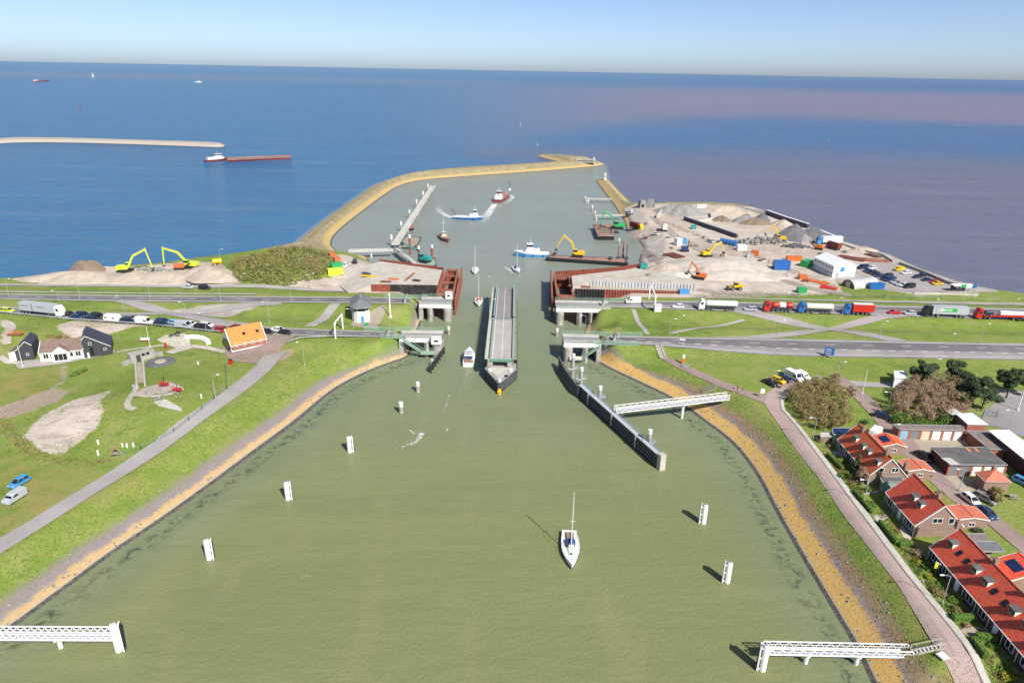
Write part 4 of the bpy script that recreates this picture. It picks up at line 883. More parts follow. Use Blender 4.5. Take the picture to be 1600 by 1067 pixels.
# ---- plant
def excavator(loc, rz, label, col, sc=1.0, boom=(50, -70), bl=(5.7, 3.2), arm_rz=0.0, bucket=True, name='excavator', cat='excavator', tracks=True):
    t = thing(name, label, cat, loc, rz); s = sc
    for y in (-1, 1):
        MB().loft([[(x, y * 1.2 * s + w, z) for x, z in ((-2.1 * s, .25 * s), (-1.9 * s, .02), (1.9 * s, .02), (2.1 * s, .25 * s), (2.1 * s, .65 * s), (1.8 * s, .9 * s), (-1.8 * s, .9 * s), (-2.1 * s, .65 * s))] for w in (-.32 * s, .32 * s)]).build('track', 'tyre', t)
    MB().lathe([(.9 * s, .7 * s), (.9 * s, 1.15 * s)], n=12).build('slew_ring', 'darkgrey', t)
    up = MB().box((-.7 * s, 0, 1.75 * s), (3.4 * s, 2.6 * s, 1.15 * s), tx=.96, ty=.96).build('upper_body', col, t)
    MB().box((-2.3 * s, 0, 1.65 * s), (.7 * s, 2.5 * s, 1.2 * s)).build('counterweight', col, up)
    cb = MB().box((.75 * s, .8 * s, 2.2 * s), (1.5 * s, 1.0 * s, 1.75 * s), tx=.9).build('cab', col, t)
    MB().box((.78 * s, .8 * s, 2.5 * s), (1.53 * s, 1.03 * s, .8 * s)).build('cab_window', 'glass_dark', cb)
    a, b = R(boom[0]), R(boom[0] + boom[1])
    p0 = Vector((1.0 * s, -.2 * s, 1.7 * s)); kn = p0 + Vector((math.cos(a + R(18)), 0, math.sin(a + R(18)))) * bl[0] * .5 * s
    p1 = kn + Vector((math.cos(a - R(18)), 0, math.sin(a - R(18)))) * bl[0] * .55 * s; p2 = p1 + Vector((math.cos(b), 0, math.sin(b))) * bl[1] * s
    MB().bar(p0, kn, .3 * s, 4, .36 * s).bar(kn, p1, .36 * s, 4, .22 * s).build('boom', col, t)
    MB().bar(p1 + (p1 - p2).normalized() * .5 * s, p2, .24 * s, 4, .16 * s).build('stick', col, t)
    MB().bar(p0 + Vector((.4 * s, 0, -.3 * s)), kn + Vector((0, 0, -.1)), .1 * s, 6).bar(kn + Vector((0, 0, .4 * s)), p1 + (p1 - p2).normalized() * .4 * s + Vector((0, 0, .1)), .1 * s, 6).build('hydraulic_ram', 'steel_grey', t)
    if bucket:
        d = Vector((math.cos(b), 0, math.sin(b))); k = p2
        MB().extr([(k.x - .15 * s, k.z + .2 * s), (k.x + .35 * s, k.z - .1 * s), (k.x + .45 * s, k.z - .8 * s), (k.x - .1 * s, k.z - 1.15 * s), (k.x - .75 * s, k.z - .95 * s), (k.x - .55 * s, k.z - .75 * s), (k.x - .1 * s, k.z - .6 * s)], (-.2 - .6) * s, (-.2 + .6) * s, 'y').build('bucket', 'darkgrey', t)
    return t
def wloader(loc, rz, label, col):
    t = thing('wheel_loader', label, 'loader', loc, rz)
    for x in (-1.5, 1.5):
        for y in (-1, 1): wheel(t, x, y * 1.05, .8, .6)
    MB().box((-1.7, 0, 1.75), (2.6, 1.7, 1.1), tx=.9, ty=.9).build('engine_cover', col, t)
    c = MB().box((.1, 0, 2.3), (1.5, 1.5, 2.0), tx=.85, ty=.9).build('cab', col, t); MB().box((.1, 0, 2.65), (1.42, 1.48, .9)).build('cab_window', 'glass_dark', c)
    MB().bar((.9, .5, 1.6), (3.1, .5, .9), .16, 4).bar((.9, -.5, 1.6), (3.1, -.5, .9), .16, 4).build('lift_arm', col, t)
    MB().extr([(3.0, .2), (4.3, .15), (3.5, .5), (3.3, 1.4), (3.0, 1.5)], -1.4, 1.4, 'y').build('bucket', 'darkgrey', t); return t
def container(px, to, label, col, L=6.1, W=2.44, H=2.6, z0=5, cat='container', name='shipping_container', lift=0.02):
    p = G(px[0], px[1], lift, z0); q = G(to[0], to[1], 0, z0); t = thing(name, label, cat, p, math.atan2(q.y - p.y, q.x - p.x))
    m = MB(); n = int(L / .5)
    pts = []
    for i in range(n):
        x = -L / 2 + L * i / n; w = L / n
        pts += [(x, -W / 2), (x + w * .3, -W / 2), (x + w * .4, -W / 2 + .05), (x + w * .9, -W / 2 + .05)]
    pts.append((L / 2, -W / 2)); pts += [(-a, -b) for a, b in pts]
    m.prism(pts, .12, H - .08).build('corrugated_body', col, t)
    f = MB()
    for x in (-1, 1):
        for y in (-1, 1): f.box((x * (L / 2 - .04), y * (W / 2 - .04), H / 2), (.14, .14, H))
    for z in (.08, H - .06):
        for y in (-1, 1): f.box((0, y * (W / 2 - .03), z), (L - .2, .12, .14))
    f.box((0, 0, H - .05), (L - .1, W - .1, .06)); f.build('frame', col, t)
    d = MB().box((L / 2 + .03, -W * .245, H / 2), (.05, W * .46, H - .3)).build('door', col, t); MB().box((L / 2 + .03, W * .245, H / 2), (.05, W * .46, H - .3)).build('door', col, t)
    MB().bar((L / 2 + .08, -.25, .3), (L / 2 + .08, -.25, H - .3), .03, 5).bar((L / 2 + .08, .25, .3), (L / 2 + .08, .25, H - .3), .03, 5).build('lock_rod', 'steel_grey', d)
    return t
# ---- vegetation
def leaf_mesh(name, blobs, n, size, mat, seed=0, flat=.35):
    """n small leaf-spray faces through the volume of several clumps"""
    rs = np.random.RandomState(seed); w = np.array([b[3] * b[4] * b[5] for b in blobs]) ** .67; k = rs.choice(len(blobs), n, p=w / w.sum())
    Bc = np.array(blobs)[k]
    v = rs.normal(size=(n, 3)); v /= np.linalg.norm(v, axis=1)[:, None]; rr = rs.uniform(.25, 1, n) ** .45
    c = Bc[:, :3] + v * rr[:, None] * Bc[:, 3:6]
    c += rs.normal(size=(n, 3)) * size * .4
    nrm = v + rs.normal(size=(n, 3)) * .7 + np.array([0, 0, .5]); nrm /= np.linalg.norm(nrm, axis=1)[:, None]
    t = np.cross(nrm, rs.normal(size=(n, 3))); t /= np.linalg.norm(t, axis=1)[:, None]; u = np.cross(nrm, t)
    s = size * rs.uniform(.55, 1.3, n)[:, None]
    V = np.stack([c - t * s, c - u * s * .7 + t * s * .1, c + t * s, c + u * s * .7], 1).reshape(-1, 3); V[:, 2] = np.maximum(V[:, 2], .03)
    me = bpy.data.meshes.new(name); me.vertices.add(4 * n); me.vertices.foreach_set('co', V.ravel()); me.loops.add(4 * n); me.loops.foreach_set('vertex_index', np.arange(4 * n, dtype=np.int32))
    me.polygons.add(n); me.polygons.foreach_set('loop_start', np.arange(0, 4 * n, 4, dtype=np.int32)); me.update(calc_edges=True); me.materials.append(M(mat)); return me
def tree(px, h, rx, label, mat, n=2500, size=.3, kind='round', z0=5.0, seed=1, cat='tree', name='tree', ry=None, group=None, trunk=True, pos=None):
    p = pos or G(px[0], px[1], 0, z0); t = thing(name, label, cat, p, random.uniform(0, 6), group); ry = ry or rx; rs = np.random.RandomState(seed)
    bl = []
    nb = 14 if kind != 'hedge' else 10
    for i in range(nb):
        a = rs.uniform(0, 6.28); q = rs.uniform(.15, .8) ** .7; zz = rs.uniform(.3, .92) if kind == 'round' else rs.uniform(.2, .85)
        k = math.sin(math.pi * min(max((zz - .05) * 1.0, .1), .93)) ** .6 if kind == 'round' else 1 - zz * .5
        if kind == 'pine': zz = rs.uniform(.45, .95); k = .9
        if kind == 'cone': zz = rs.uniform(.12, .95); k = 1.05 - zz
        bl.append((rx * q * k * math.cos(a), ry * q * k * math.sin(a), h * zz * .93, rx * rs.uniform(.28, .48) * max(k, .35), ry * rs.uniform(.28, .48) * max(k, .35), h * rs.uniform(.08, .17) * (1.25 if kind == 'round' else .8)))
    m = MB(); th = h * (.55 if kind != 'bush' else .35); r0 = max(.06, h * .022)
    m.bar((0, 0, -.3), (0, 0, th * .5), r0 * 1.3, 7, r0).bar((0, 0, th * .5), (.1 * rx * .5, .05, th * 1.3), r0, 6, r0 * .4)
    tr = m.build('trunk', 'bark', t); lm = MB()
    for b in bl[:10]:
        lm.bar((0, 0, th * rs.uniform(.3, .8)), (b[0], b[1], b[2]), r0 * .5, 4, r0 * .15)
    lm.build('limbs', 'bark', tr)
    link('crown', leaf_mesh('crown', bl, n, size, mat, seed), t); return t
def shrub(p, rx, ry, h, label, mat, n=500, size=.16, seed=0, rz=0.0, name='shrub', cat='shrub', group=None, boxy=False):
    t = thing(name, label, cat, p, rz, group); rs = np.random.RandomState(seed + 50)
    if boxy: bl = [(-rx + 2 * rx * (i + .5) / max(2, int(rx / max(ry, .3)) + 1), 0, h * .5, rx / max(1, int(rx / max(ry, .3))), ry, h * .52) for i in range(max(2, int(rx / max(ry, .3)) + 1))]
    else: bl = [(rs.uniform(-.5, .5) * rx, rs.uniform(-.5, .5) * ry, h * rs.uniform(.3, .65), rx * rs.uniform(.35, .6), ry * rs.uniform(.35, .6), h * rs.uniform(.28, .4)) for _ in range(7)]
    st = MB()
    for b in bl: st.bar((b[0] * .3, b[1] * .3, -.1), (b[0], b[1], b[2]), .035, 4, .015)
    st.build('stems', 'bark', t); link('foliage', leaf_mesh('foliage', bl, n, size, mat, seed), t); return t
def heap(name, px, rx, ry, h, mat, label, seed=0, z0=5, rz=0.0, cat='heap', p=1.2, rock=0.0, pos=None):
    c = pos or G(px[0], px[1], 0, z0); t = thing(name, label, cat, c, rz); rs = np.random.RandomState(seed)
    n, m = 44, 16; vs = [(0, 0, 0)]; fs = []
    ph = rs.uniform(0, 6.28, 8); f = lambda x, y: sum(math.sin(x * (1.1 + .7 * k) / rx * 3 + ph[k]) * math.cos(y * (1.3 + .6 * k) / ry * 3 + ph[k + 4]) / (1 + k) for k in range(4)) / 2.1
    for j in range(m + 1):
        for i in range(n):
            a = 2 * math.pi * i / n; q = j / m; e = 1 + .13 * math.sin(2 * a + ph[0]) + .08 * math.sin(5 * a + ph[1]) + .04 * math.sin(11 * a + ph[2]); x, y = rx * q * e * math.cos(a), ry * q * e * math.sin(a)
            z = h * (1 - q ** p) * (1 + .28 * f(x, y)) + rs.normal() * rock * (1 - q * .5) - .15 * (q > .99)
            vs.append((x, y, max(z, -.15)))
    fs = []
    for j in range(m):
        for i in range(n): fs.append((1 + j * n + i, 1 + j * n + (i + 1) % n, 1 + (j + 1) * n + (i + 1) % n, 1 + (j + 1) * n + i))
    MB().add(vs, fs).build('mound', mat, t, rock == 0); return t
def rocks(px, n, rad, size, label, name='stone_pile', mat='rock', seed=0, ry=None, z0=5, h=.6, cat='stones', rz=0.0):
    c = G(px[0], px[1], 0, z0); t = thing(name, label, cat, c, rz); rs = np.random.RandomState(seed); ry = ry or rad
    protos = []
    for k in range(4):
        bm = bmesh.new(); bmesh.ops.create_icosphere(bm, subdivisions=1, radius=1)
        for v in bm.verts: v.co *= rs.uniform(.65, 1.2); v.co.z *= .75
        me = bpy.data.meshes.new('stone'); bm.to_mesh(me); bm.free(); me.materials.append(M(mat)); protos.append(me)
    for i in range(n):
        a = rs.uniform(0, 6.28); q = math.sqrt(rs.uniform(0, 1)); o = link('stone', protos[i % 4], t); s = size * rs.uniform(.5, 1.3)
        o.location = (rad * q * math.cos(a), ry * q * math.sin(a), h * (1 - q) * rs.uniform(.6, 1.2) + s * .2); o.scale = (s, s, s); o.rotation_euler = tuple(rs.uniform(0, 6.28, 3))
    return t
# ---- buildings
def window(parent, c, ax, w, h, panes=1, frame='window_frame', out=.05):
    """c centre on the wall face, ax = outward axis ('+x','-x','+y','-y')"""
    s = 1 if ax[0] == '+' else -1; d = .1
    if ax[1] == 'x': dims = lambda W, H, D: (D, W, H); off = lambda u, v, k: (c[0] + s * k, c[1] + u, c[2] + v)
    else: dims = lambda W, H, D: (W, D, H); off = lambda u, v, k: (c[0] + u, c[1] + s * k, c[2] + v)
    m = MB(); b = .09
    m.box(off(0, h / 2 - b / 2, out / 2), dims(w, b, d)).box(off(0, -h / 2 + b / 2, out / 2), dims(w, b, d))
    for u in [-w / 2 + b / 2, w / 2 - b / 2] + [-w / 2 + w * k / panes for k in range(1, panes)]: m.box(off(u, 0, out / 2), dims(b, h - 2 * b, d))
    o = m.build('window', frame, parent); g = MB().box(off(0, 0, .012), dims(w - b, h - b, .03)); g.build('pane', 'glass_dark', o); return o
def door(parent, c, ax, w, h, col='window_frame'):
    s = 1 if ax[0] == '+' else -1
    dm = (.08, w, h) if ax[1] == 'x' else (w, .08, h); cc = (c[0] + s * .03, c[1], c[2]) if ax[1] == 'x' else (c[0], c[1] + s * .03, c[2])
    o = MB().box(cc, dm).build('door', col, parent)
    hc = (cc[0] + s * .06, cc[1] + w * .35, cc[2]) if ax[1] == 'x' else (cc[0] + w * .35, cc[1] + s * .06, cc[2])
    MB().box(hc, (.06, .06, .14)).build('handle', 'steel_grey', o); return o
def gable_house(loc, rz, Lx, Wy, he, hr, label, wall='brick_wall', roof='tile_red', name='house', cat='house', over=.25, verge='window_frame'):
    """ridge along local x; footprint centred on loc"""
    t = thing(name, label, cat, loc, rz); a, b = Lx / 2, Wy / 2
    MB().extr([(-b, -.3), (b, -.3), (b, he), (0, hr - .12), (-b, he)], -a, a, 'x').build('wall', wall, t)
    sl = (hr - he) / b; rf = MB(); th = .16; e = over
    for s in (-1, 1):
        y0, z0, y1, z1 = s * (b + e), he - sl * e, 0, hr
        rf.add([(-a - .1, y0, z0), (a + .1, y0, z0), (a + .1, y1, z1), (-a - .1, y1, z1), (-a - .1, y0, z0 + th), (a + .1, y0, z0 + th), (a + .1, y1, z1 + th), (-a - .1, y1, z1 + th)], [(0, 1, 2, 3), (4, 5, 6, 7), (0, 1, 5, 4), (1, 2, 6, 5), (2, 3, 7, 6), (3, 0, 4, 7)])
    r = uvslope(rf.build('roof', roof, t))
    MB().bar((-a - .12, 0, hr + th), (a + .12, 0, hr + th), .11, 6).build('ridge', roof, r)
    v = MB()
    for x in (-1, 1):
        for s in (-1, 1): v.bar((x * (a + .13), s * (b + e), he - sl * e + .06), (x * (a + .13), 0, hr + .06), .1, 4)
    v.build('verge_board', verge, r)
    g = MB()
    for s in (-1, 1): g.box((0, s * (b + e + .06), he - sl * e + .05), (Lx + .2, .14, .13))
    g.build('gutter', verge, r)
    return t, r
def dormer(roof, x, s, b, he, hr, yk, w=1.6, h=1.5, mat='window_frame', top='roof_felt', front=None):
    """box dormer on the slope facing local -y (s=-1) or +y"""
    sl = (hr - he) / b; yf = s * b * yk; zf = hr - sl * abs(yf); zt = zf + h; yb = s * max(0.05, abs(yf) - h / sl)
    m = MB().extr([(yf, zf - .1), (yf, zt), (yb, zt)], x - w / 2, x + w / 2, 'x'); o = m.build('dormer', mat, roof)
    MB().box((x, (yf + yb) / 2 + s * .06, zt + .07), (w + .25, abs(yf - yb) + .3, .12)).build('dormer_roof', top, roof)
    g = MB()
    for k in (-1, 1): g.box((x + k * w * .24, yf + s * .02, zf + h * .52), (w * .4, .06, h * .62))
    g.build('dormer_window', 'glass_dark', roof)
def chimney(roof, x, y, z, h=1.4, mat='brick_wall', w=.7):
    MB().box((x, y, z + h / 2), (w, w, h)).box((x, y, z + h), (w + .15, w + .15, .14)).bar((x, y, z + h), (x, y, z + h + .35), .13, 8).build('chimney', mat, roof)
def railing(pts, h=1.05, mat='steel_green', r=.035, name='railing', parent=None, n=3, step=1.6):
    m = MB()
    for a, b in zip(pts[:-1], pts[1:]):
        a, b = Vector(a), Vector(b); L = (b - a).length; k = max(1, int(L / step))
        for i in range(k + 1):
            p = a + (b - a) * i / k; m.bar(p, p + Vector((0, 0, h)), r, 4)
        for j in range(1, n + 1): m.bar(a + Vector((0, 0, h * j / n)), b + Vector((0, 0, h * j / n)), r * .9, 4)
    return m.build(name, mat, parent)
def sheet_wall(parent, pts, z0, z1, mat, pitch=.9, depth=.32, name='sheet_piles', cap=None):
    """corrugated steel sheet piling following a plan polyline"""
    pl = []
    for (x1, y1), (x2, y2) in zip(pts[:-1], pts[1:]):
        L = math.hypot(x2 - x1, y2 - y1); n = max(1, round(L / pitch)); dx, dy = (x2 - x1) / L, (y2 - y1) / L; nx, ny = -dy, dx; p = L / n
        for i in range(n):
            for u, v in ((0, 0), (.38, 0), (.5, 1), (.88, 1)): pl.append((x1 + dx * (i + u) * p + nx * depth * v, y1 + dy * (i + u) * p + ny * depth * v))
    pl.append(pts[-1])
    rng = random.Random(len(pl)); vs = []; fs = []
    th = .03
    for x, y in pl: vs += [(x, y, z0), (x, y, z1 + 0)]
    for i in range(len(pl) - 1): fs.append((2 * i, 2 * i + 2, 2 * i + 3, 2 * i + 1))
    me = bpy.data.meshes.new(name); me.from_pydata(vs, [], fs); me.materials.append(M(mat)); o = link(name, me, parent)
    sm = o.modifiers.new('thickness', 'SOLIDIFY'); sm.thickness = .06; sm.offset = 0; o['kind'] = 'stuff'
    if cap:
        for (x1, y1), (x2, y2) in zip(pts[:-1], pts[1:]): MB().bar((x1, y1, z1 + .1), (x2, y2, z1 + .1), .3, 4).build('capping_beam', cap, parent)
    return o
def skin_person(loc, rz, label, top, legs, pose='stand', lean=0.0):
    J = dict(pel=(0, 0, .95), ch=(.02, 0, 1.3), nk=(.02, 0, 1.5), hd=(.03, 0, 1.6), ht=(.03, 0, 1.74), sl=(0, .19, 1.42), el=(.03, .25, 1.15), wl=(.14, .24, .93), hl=(.2, .23, .85), sr=(0, -.19, 1.42), er=(.06, -.25, 1.15), wr=(.2, -.22, .97), hr=(.26, -.2, .9),
             hpl=(0, .1, .92), kl=(.1, .11, .5), al=(.02, .11, .09), tl=(.17, .12, .04), hpr=(0, -.1, .92), kr=(-.02, -.11, .5), ar=(-.14, -.11, .1), tr=(.0, -.12, .04))
    rad = dict(pel=.15, ch=.16, nk=.06, hd=.1, ht=.085, sl=.075, el=.05, wl=.035, hl=.04, sr=.075, er=.05, wr=.035, hr=.04, hpl=.1, kl=.065, al=.045, tl=.04, hpr=.1, kr=.065, ar=.045, tr=.04)
    E_ = [('pel', 'ch'), ('ch', 'nk'), ('nk', 'hd'), ('hd', 'ht'), ('ch', 'sl'), ('sl', 'el'), ('el', 'wl'), ('wl', 'hl'), ('ch', 'sr'), ('sr', 'er'), ('er', 'wr'), ('wr', 'hr'), ('pel', 'hpl'), ('hpl', 'kl'), ('kl', 'al'), ('al', 'tl'), ('pel', 'hpr'), ('hpr', 'kr'), ('kr', 'ar'), ('ar', 'tr')]
    ks = list(J); me = bpy.data.meshes.new('body'); me.from_pydata([J[k] for k in ks], [(ks.index(a), ks.index(b)) for a, b in E_], [])
    o = link('body', me); md = o.modifiers.new('skin', 'SKIN'); o.modifiers.new('sub', 'SUBSURF').levels = 1
    for k, sv in zip(ks, me.skin_vertices[0].data): sv.radius = (rad[k],) * 2; sv.use_root = (k == 'pel')
    ev = bpy.data.meshes.new_from_object(o.evaluated_get(bpy.context.evaluated_depsgraph_get())); bpy.data.objects.remove(o)
    ev.materials.clear()
    for k in (top, legs, 'skin'): ev.materials.append(M(k))
    for f in ev.polygons:
        z = f.center.z; f.material_index = 2 if z > 1.5 or (abs(f.center.y) > .15 and z < .95 and f.center.x > .1) else (0 if z > .95 else 1)
    t = thing('person', label, 'person', loc, rz); link('body', ev, t)
    MB().lathe([(.09, -.02), (.108, .04), (.09, .11), (.03, .14)], (.02, 0, 1.64), 10).build('hair', 'bark', t, True); return t
# ------------------------------------------------------------ swing bridges, piers, fixed spans
YA, YB, YC = P(782, 561, 6).y, P(785, 499.5, 6).y, P(785, 450, 6).y
XL, XR = P(764, 499.5, 6).x, P(807.5, 499.5, 6).x
def swing_span(y0, y1, label, road, gh, tint):
    xc, yc = (XL + XR) / 2, (y0 + y1) / 2; t = thing('swing_bridge_span', label, 'swing bridge', (xc, yc, 0)); L = y1 - y0; w = (XR - XL) / 2
    a = -w + 1.75; b = w - 1.2
    MB().box((0, 0, 5.5), (2 * w - 1.6, L - .3, .9)).build('girder_box', 'steel_green', t)
    MB().box(((a + b) / 2, 0, 6.02), (b - a - .5, L, .16)).build('roadway', road, t)
    m = MB()
    for x in (a + .55, b - .55): m.box((x, 0, 6.112), (.16, L - .2, .02))
    m.box(((a + b) / 2, 0, 6.112), (.14, L - .2, .02)); m.build('road_line', 'line_paint', t)
    MB().box((-w + .75, 0, 5.98), (1.5, L, .16)).build('walkway', 'concrete_pale', t); MB().box((w - .5, 0, 5.98), (.95, L, .16)).build('walkway', 'concrete', t)
    for x in (a - .05, b + .05):
        g = MB().box((x, 0, 6.0 + gh / 2), (.28, L, gh)); o = g.build('main_girder', tint, t)
        MB().box((x, 0, 6.03 + gh), (.42, L, .08)).build('flange', 'steel_green', o)
        m = MB()
        for i in range(int(L / 1.8)): m.box((x, -L / 2 + 1 + i * 1.8, 6.0 + gh * .5), (.44, .08, gh * .9))
        m.build('stiffeners', tint, o)
    railing([(-w + .06, -L / 2, 6.06), (-w + .06, L / 2, 6.06)], 1.0, 'steel_green', .03, parent=t); railing([(w - .06, -L / 2, 6.06), (w - .06, L / 2, 6.06)], 1.0, 'steel_green', .03, parent=t)
    for s in (-1, 1):
        MB().box(((a + b) / 2, s * (L / 2 + .06), 5.78), (b - a + .2, .14, .55)).build('end_beam', 'steel_green_deep', t)
        for x in (-w + .45, w - .45): MB().box((x, s * (L / 2 + .1), 5.35), (.9, .5, 1.1)).build('end_bearing', 'black', t)
    return t
swing_span(YA, YB - .25, 'nearer opened swing bridge span with pale grey roadway, lying along the channel', 'deck_asphalt', .75, 'steel_grey')
swing_span(YB + .25, YC, 'farther opened swing bridge span with darker roadway between side girders toned navy as shade', 'deck_asphalt_dark', 1.25, 'navy')  # navy girder colour stands in for the shaded inner faces
def bridge_lamp(x, y, h, label, ang, mat='steel_green'):
    t = thing('bridge_lamp', label, 'street lamp', (x, y, 6.0), ang); MB().bar((0, 0, 0), (0, 0, h), .09, 6, .06).build('pole', mat, t); MB().bar((0, 0, h), (1.6, 0, h + .25), .05, 5).build('arm', mat, t); MB().box((1.8, 0, h + .25), (.8, .25, .12)).build('lamp_head', 'window_frame', t)
bridge_lamp(XL + .2, YB - 1, 7.5, 'green lamp post where the two opened swing spans meet', 0)
bridge_lamp(XR - .3, YC - 1, 6.5, 'lamp post on far right end of the farther swing span', R(180))
bridge_lamp(XL + .6, YC - 6, 6.0, 'lamp post on left walkway of the farther swing span', R(170))

# central pier with pointed timber-fendered nose
pt = thing('bridge_pier', 'long concrete pivot pier with pointed nose clad in dark fender beams', 'bridge pier', (0, 0, 0))
tip = P(780, 599, 3.1); sl_, sr_ = P(758.5, 576, 3.1), P(806.5, 577, 3.1); yb_ = YC + 4
poly = [(tip.x, tip.y), (sr_.x, sr_.y), (sr_.x, yb_ - 9), ((sl_.x + sr_.x) / 2, yb_ + 2), (sl_.x, yb_ - 9), (sl_.x, sl_.y)]
MB().prism(poly, -3, 3.1).build('pier_body', 'concrete', pt)
inn = [(tip.x, tip.y + 2.2), (sr_.x - .9, sr_.y + .4), (sr_.x - .9, YA), (sl_.x + .9, YA), (sl_.x + .9, sl_.y + .4)]
MB().prism(inn, 3.1, 3.22).build('deck_slab', 'concrete_pale', pt)
for k in range(4):
    z = .45 + k * .8
    for (x1, y1), (x2, y2) in ((poly[0], poly[1]), (poly[5], poly[0])):
        d = Vector((x2 - x1, y2 - y1, 0)).normalized(); n = Vector((d.y, -d.x, 0)) * .2
        MB().bar(Vector((x1, y1, z)) + n, Vector((x2, y2, z)) + n, .3, 4).build('fender_beam', 'timber_dark', pt)
        MB().bar(Vector((x1, y1, z + .33)) + n * 1.2, Vector((x2, y2, z + .33)) + n * 1.2, .08, 4).build('beam_edge', 'timber_edge', pt)
for z in (.8, 1.8, 2.7):
    for x, s in ((sl_.x - .15, 1), (sr_.x + .15, 1)): MB().bar((x, sl_.y, z), (x, yb_ - 9, z), .25, 4).build('fender_beam', 'timber_dark', pt)
MB().bar((tip.x + .1, tip.y - .5, -.6), (tip.x + .1, tip.y - .5, 1.5), .45, 8).box((tip.x + .1, tip.y - .75, .9), (1.2, .3, .5)).build('nose_marker', 'yellow', pt)
for q in ((765, 579), (798, 580), (780.5, 595)):
    c = P(*q, 3.25); MB().lathe([(.55, 0), (.5, .55), (.3, .62)], (c.x, c.y, 3.2), 14).build('bollard', 'pile_white', pt, True)
c = P(791, 588, 3.2); MB().lathe([(.5, 0), (.5, .3)], (c.x, c.y, 3.22), 12).build('hatch', 'black', pt)
for xx in (XL + 1.6, XR - 2.0): MB().box((xx, YA + 1.4, 4.1), (1.6, 2.0, 2.0)).build('bearing_block', 'concrete', pt)
MB().lathe([(3.2, 0), (3.2, 2.0)], ((XL + XR) / 2, (YA + YB) / 2, 3.1), 20).build('pivot', 'concrete', pt); MB().lathe([(3.2, 0), (3.2, 2.0)], ((XL + XR) / 2, (YB + YC) / 2, 3.1), 20).build('pivot', 'concrete', pt)

def fixed_span(name, label, x0, x1, y0, y1, water_end, zt=6.24, piers=()):
    """deck from land (x0) to channel end (x1)"""
    t = thing(name, label, 'bridge', (0, 0, 0)); s = 1 if x1 > x0 else -1; xa, xb = min(x0, x1), max(x0, x1); yc, w = (y0 + y1) / 2, y1 - y0; L = xb - xa; xc = (xa + xb) / 2
    MB().box((xc, yc, zt - .1), (L, w - 1.6, .2)).build('roadway', 'asphalt', t)
    m = MB().box((xc, yc - w / 2 + 1.15, zt + .02), (L, .2, .03)).box((xc, yc + w / 2 - 1.15, zt + .02), (L, .2, .03)); m.build('road_line', 'line_paint', t)
    for k in (-1, 1): MB().box((xc, yc + k * (w / 2 + .1), zt + .04), (L, 1.7, .24)).build('walkway', 'concrete_pale', t)
    MB().box((xc, yc, zt - .75), (L - .2, w + .6, 1.0)).build('deck_beams', 'concrete', t)
    for k in (-1, 1):
        gd = MB().box((xc, yc + k * (w / 2 + .78), zt - .75), (L, .3, 1.35)).build('edge_girder', 'steel_white', t)
        m = MB()
        for i in range(int(L / 1.5)): m.box((xa + .8 + i * 1.5, yc + k * (w / 2 + .95), zt - .8), (.1, .08, 1.1))
        m.build('stiffeners', 'offwhite', gd)
        y = yc + k * (w / 2 + .9); railing([(xa - s * 0, y, zt + .14), (xb, y, zt + .14)], 1.15, 'steel_green', .035, parent=t, n=4, step=1.5)
    MB().box((x1 - s * .15, yc, zt - .5), (.4, w + 1.6, .9)).build('end_frame', 'black', t)
    for xp, wd in piers:
        pl = [(xp - wd / 2, yc - w / 2 - 1.6), (xp, yc - w / 2 - 2.3), (xp + wd / 2, yc - w / 2 - 1.6), (xp + wd / 2, yc + w / 2 + 1.6), (xp, yc + w / 2 + 2.3), (xp - wd / 2, yc + w / 2 + 1.6)]
        MB().prism(pl, -3, zt - 1.25).build('pier', 'concrete', t)
    xe = x1 - s * 1.5
    for k in (-1, 1): MB().lathe([(1.45, -3), (1.45, zt - 1.4), (1.3, zt - 1.25)], (xe, yc + k * (w / 2 + .9), 0), 18).build('pier_drum', 'concrete', t, True)
    MB().box((xe, yc, 1.2), (2.6, w, 7.4)).build('pier', 'concrete', t)
    MB().box((x0 + s * .6, yc, 2.2), (1.4, w + 3, 5.6)).build('abutment', 'concrete', t)
    return t
sly0, sly1 = P(690, 527.5, HZ).y, P(690, 519, HZ).y; xsl = P(692, 523, HZ).x
fixed_span('bridge_span', 'left fixed road span of the nearer bridge with white girder and green railing', P(626, 523, HZ).x, xsl, sly0, sly1, 1, piers=((P(668, 550, 1).x, 1.4),))
nly0, nly1 = P(705, 475, HZ).y, P(705, 466, HZ).y; xnl = P(707, 470, HZ).x
fixed_span('bridge_span', 'left fixed road span of the farther bridge beside the rusty cofferdam', P(657, 470, HZ).x, xnl, nly0, nly1, 1, piers=((P(673, 495, 1).x, 1.8),))
xsr = P(880, 530, HZ).x; sry0, sry1 = P(885, 534.5, HZ).y, P(885, 524, HZ).y
fixed_span('bridge_span', 'right fixed road span of the nearer bridge with grey-green stairs below', P(937, 530, HZ).x, xsr, sry0, sry1, -1, piers=((P(913, 558, 1).x, 1.6),))
xnr = P(868, 475, HZ).x; nry0, nry1 = P(875, 480.5, HZ).y, P(875, 471, HZ).y
fixed_span('bridge_span', 'right fixed road span of the farther bridge with three concrete piers', P(951, 475, HZ).x, xnr, nry0, nry1, -1, piers=((P(903, 497, 1).x, 1.8), (P(920, 497, 1).x, 1.2)))

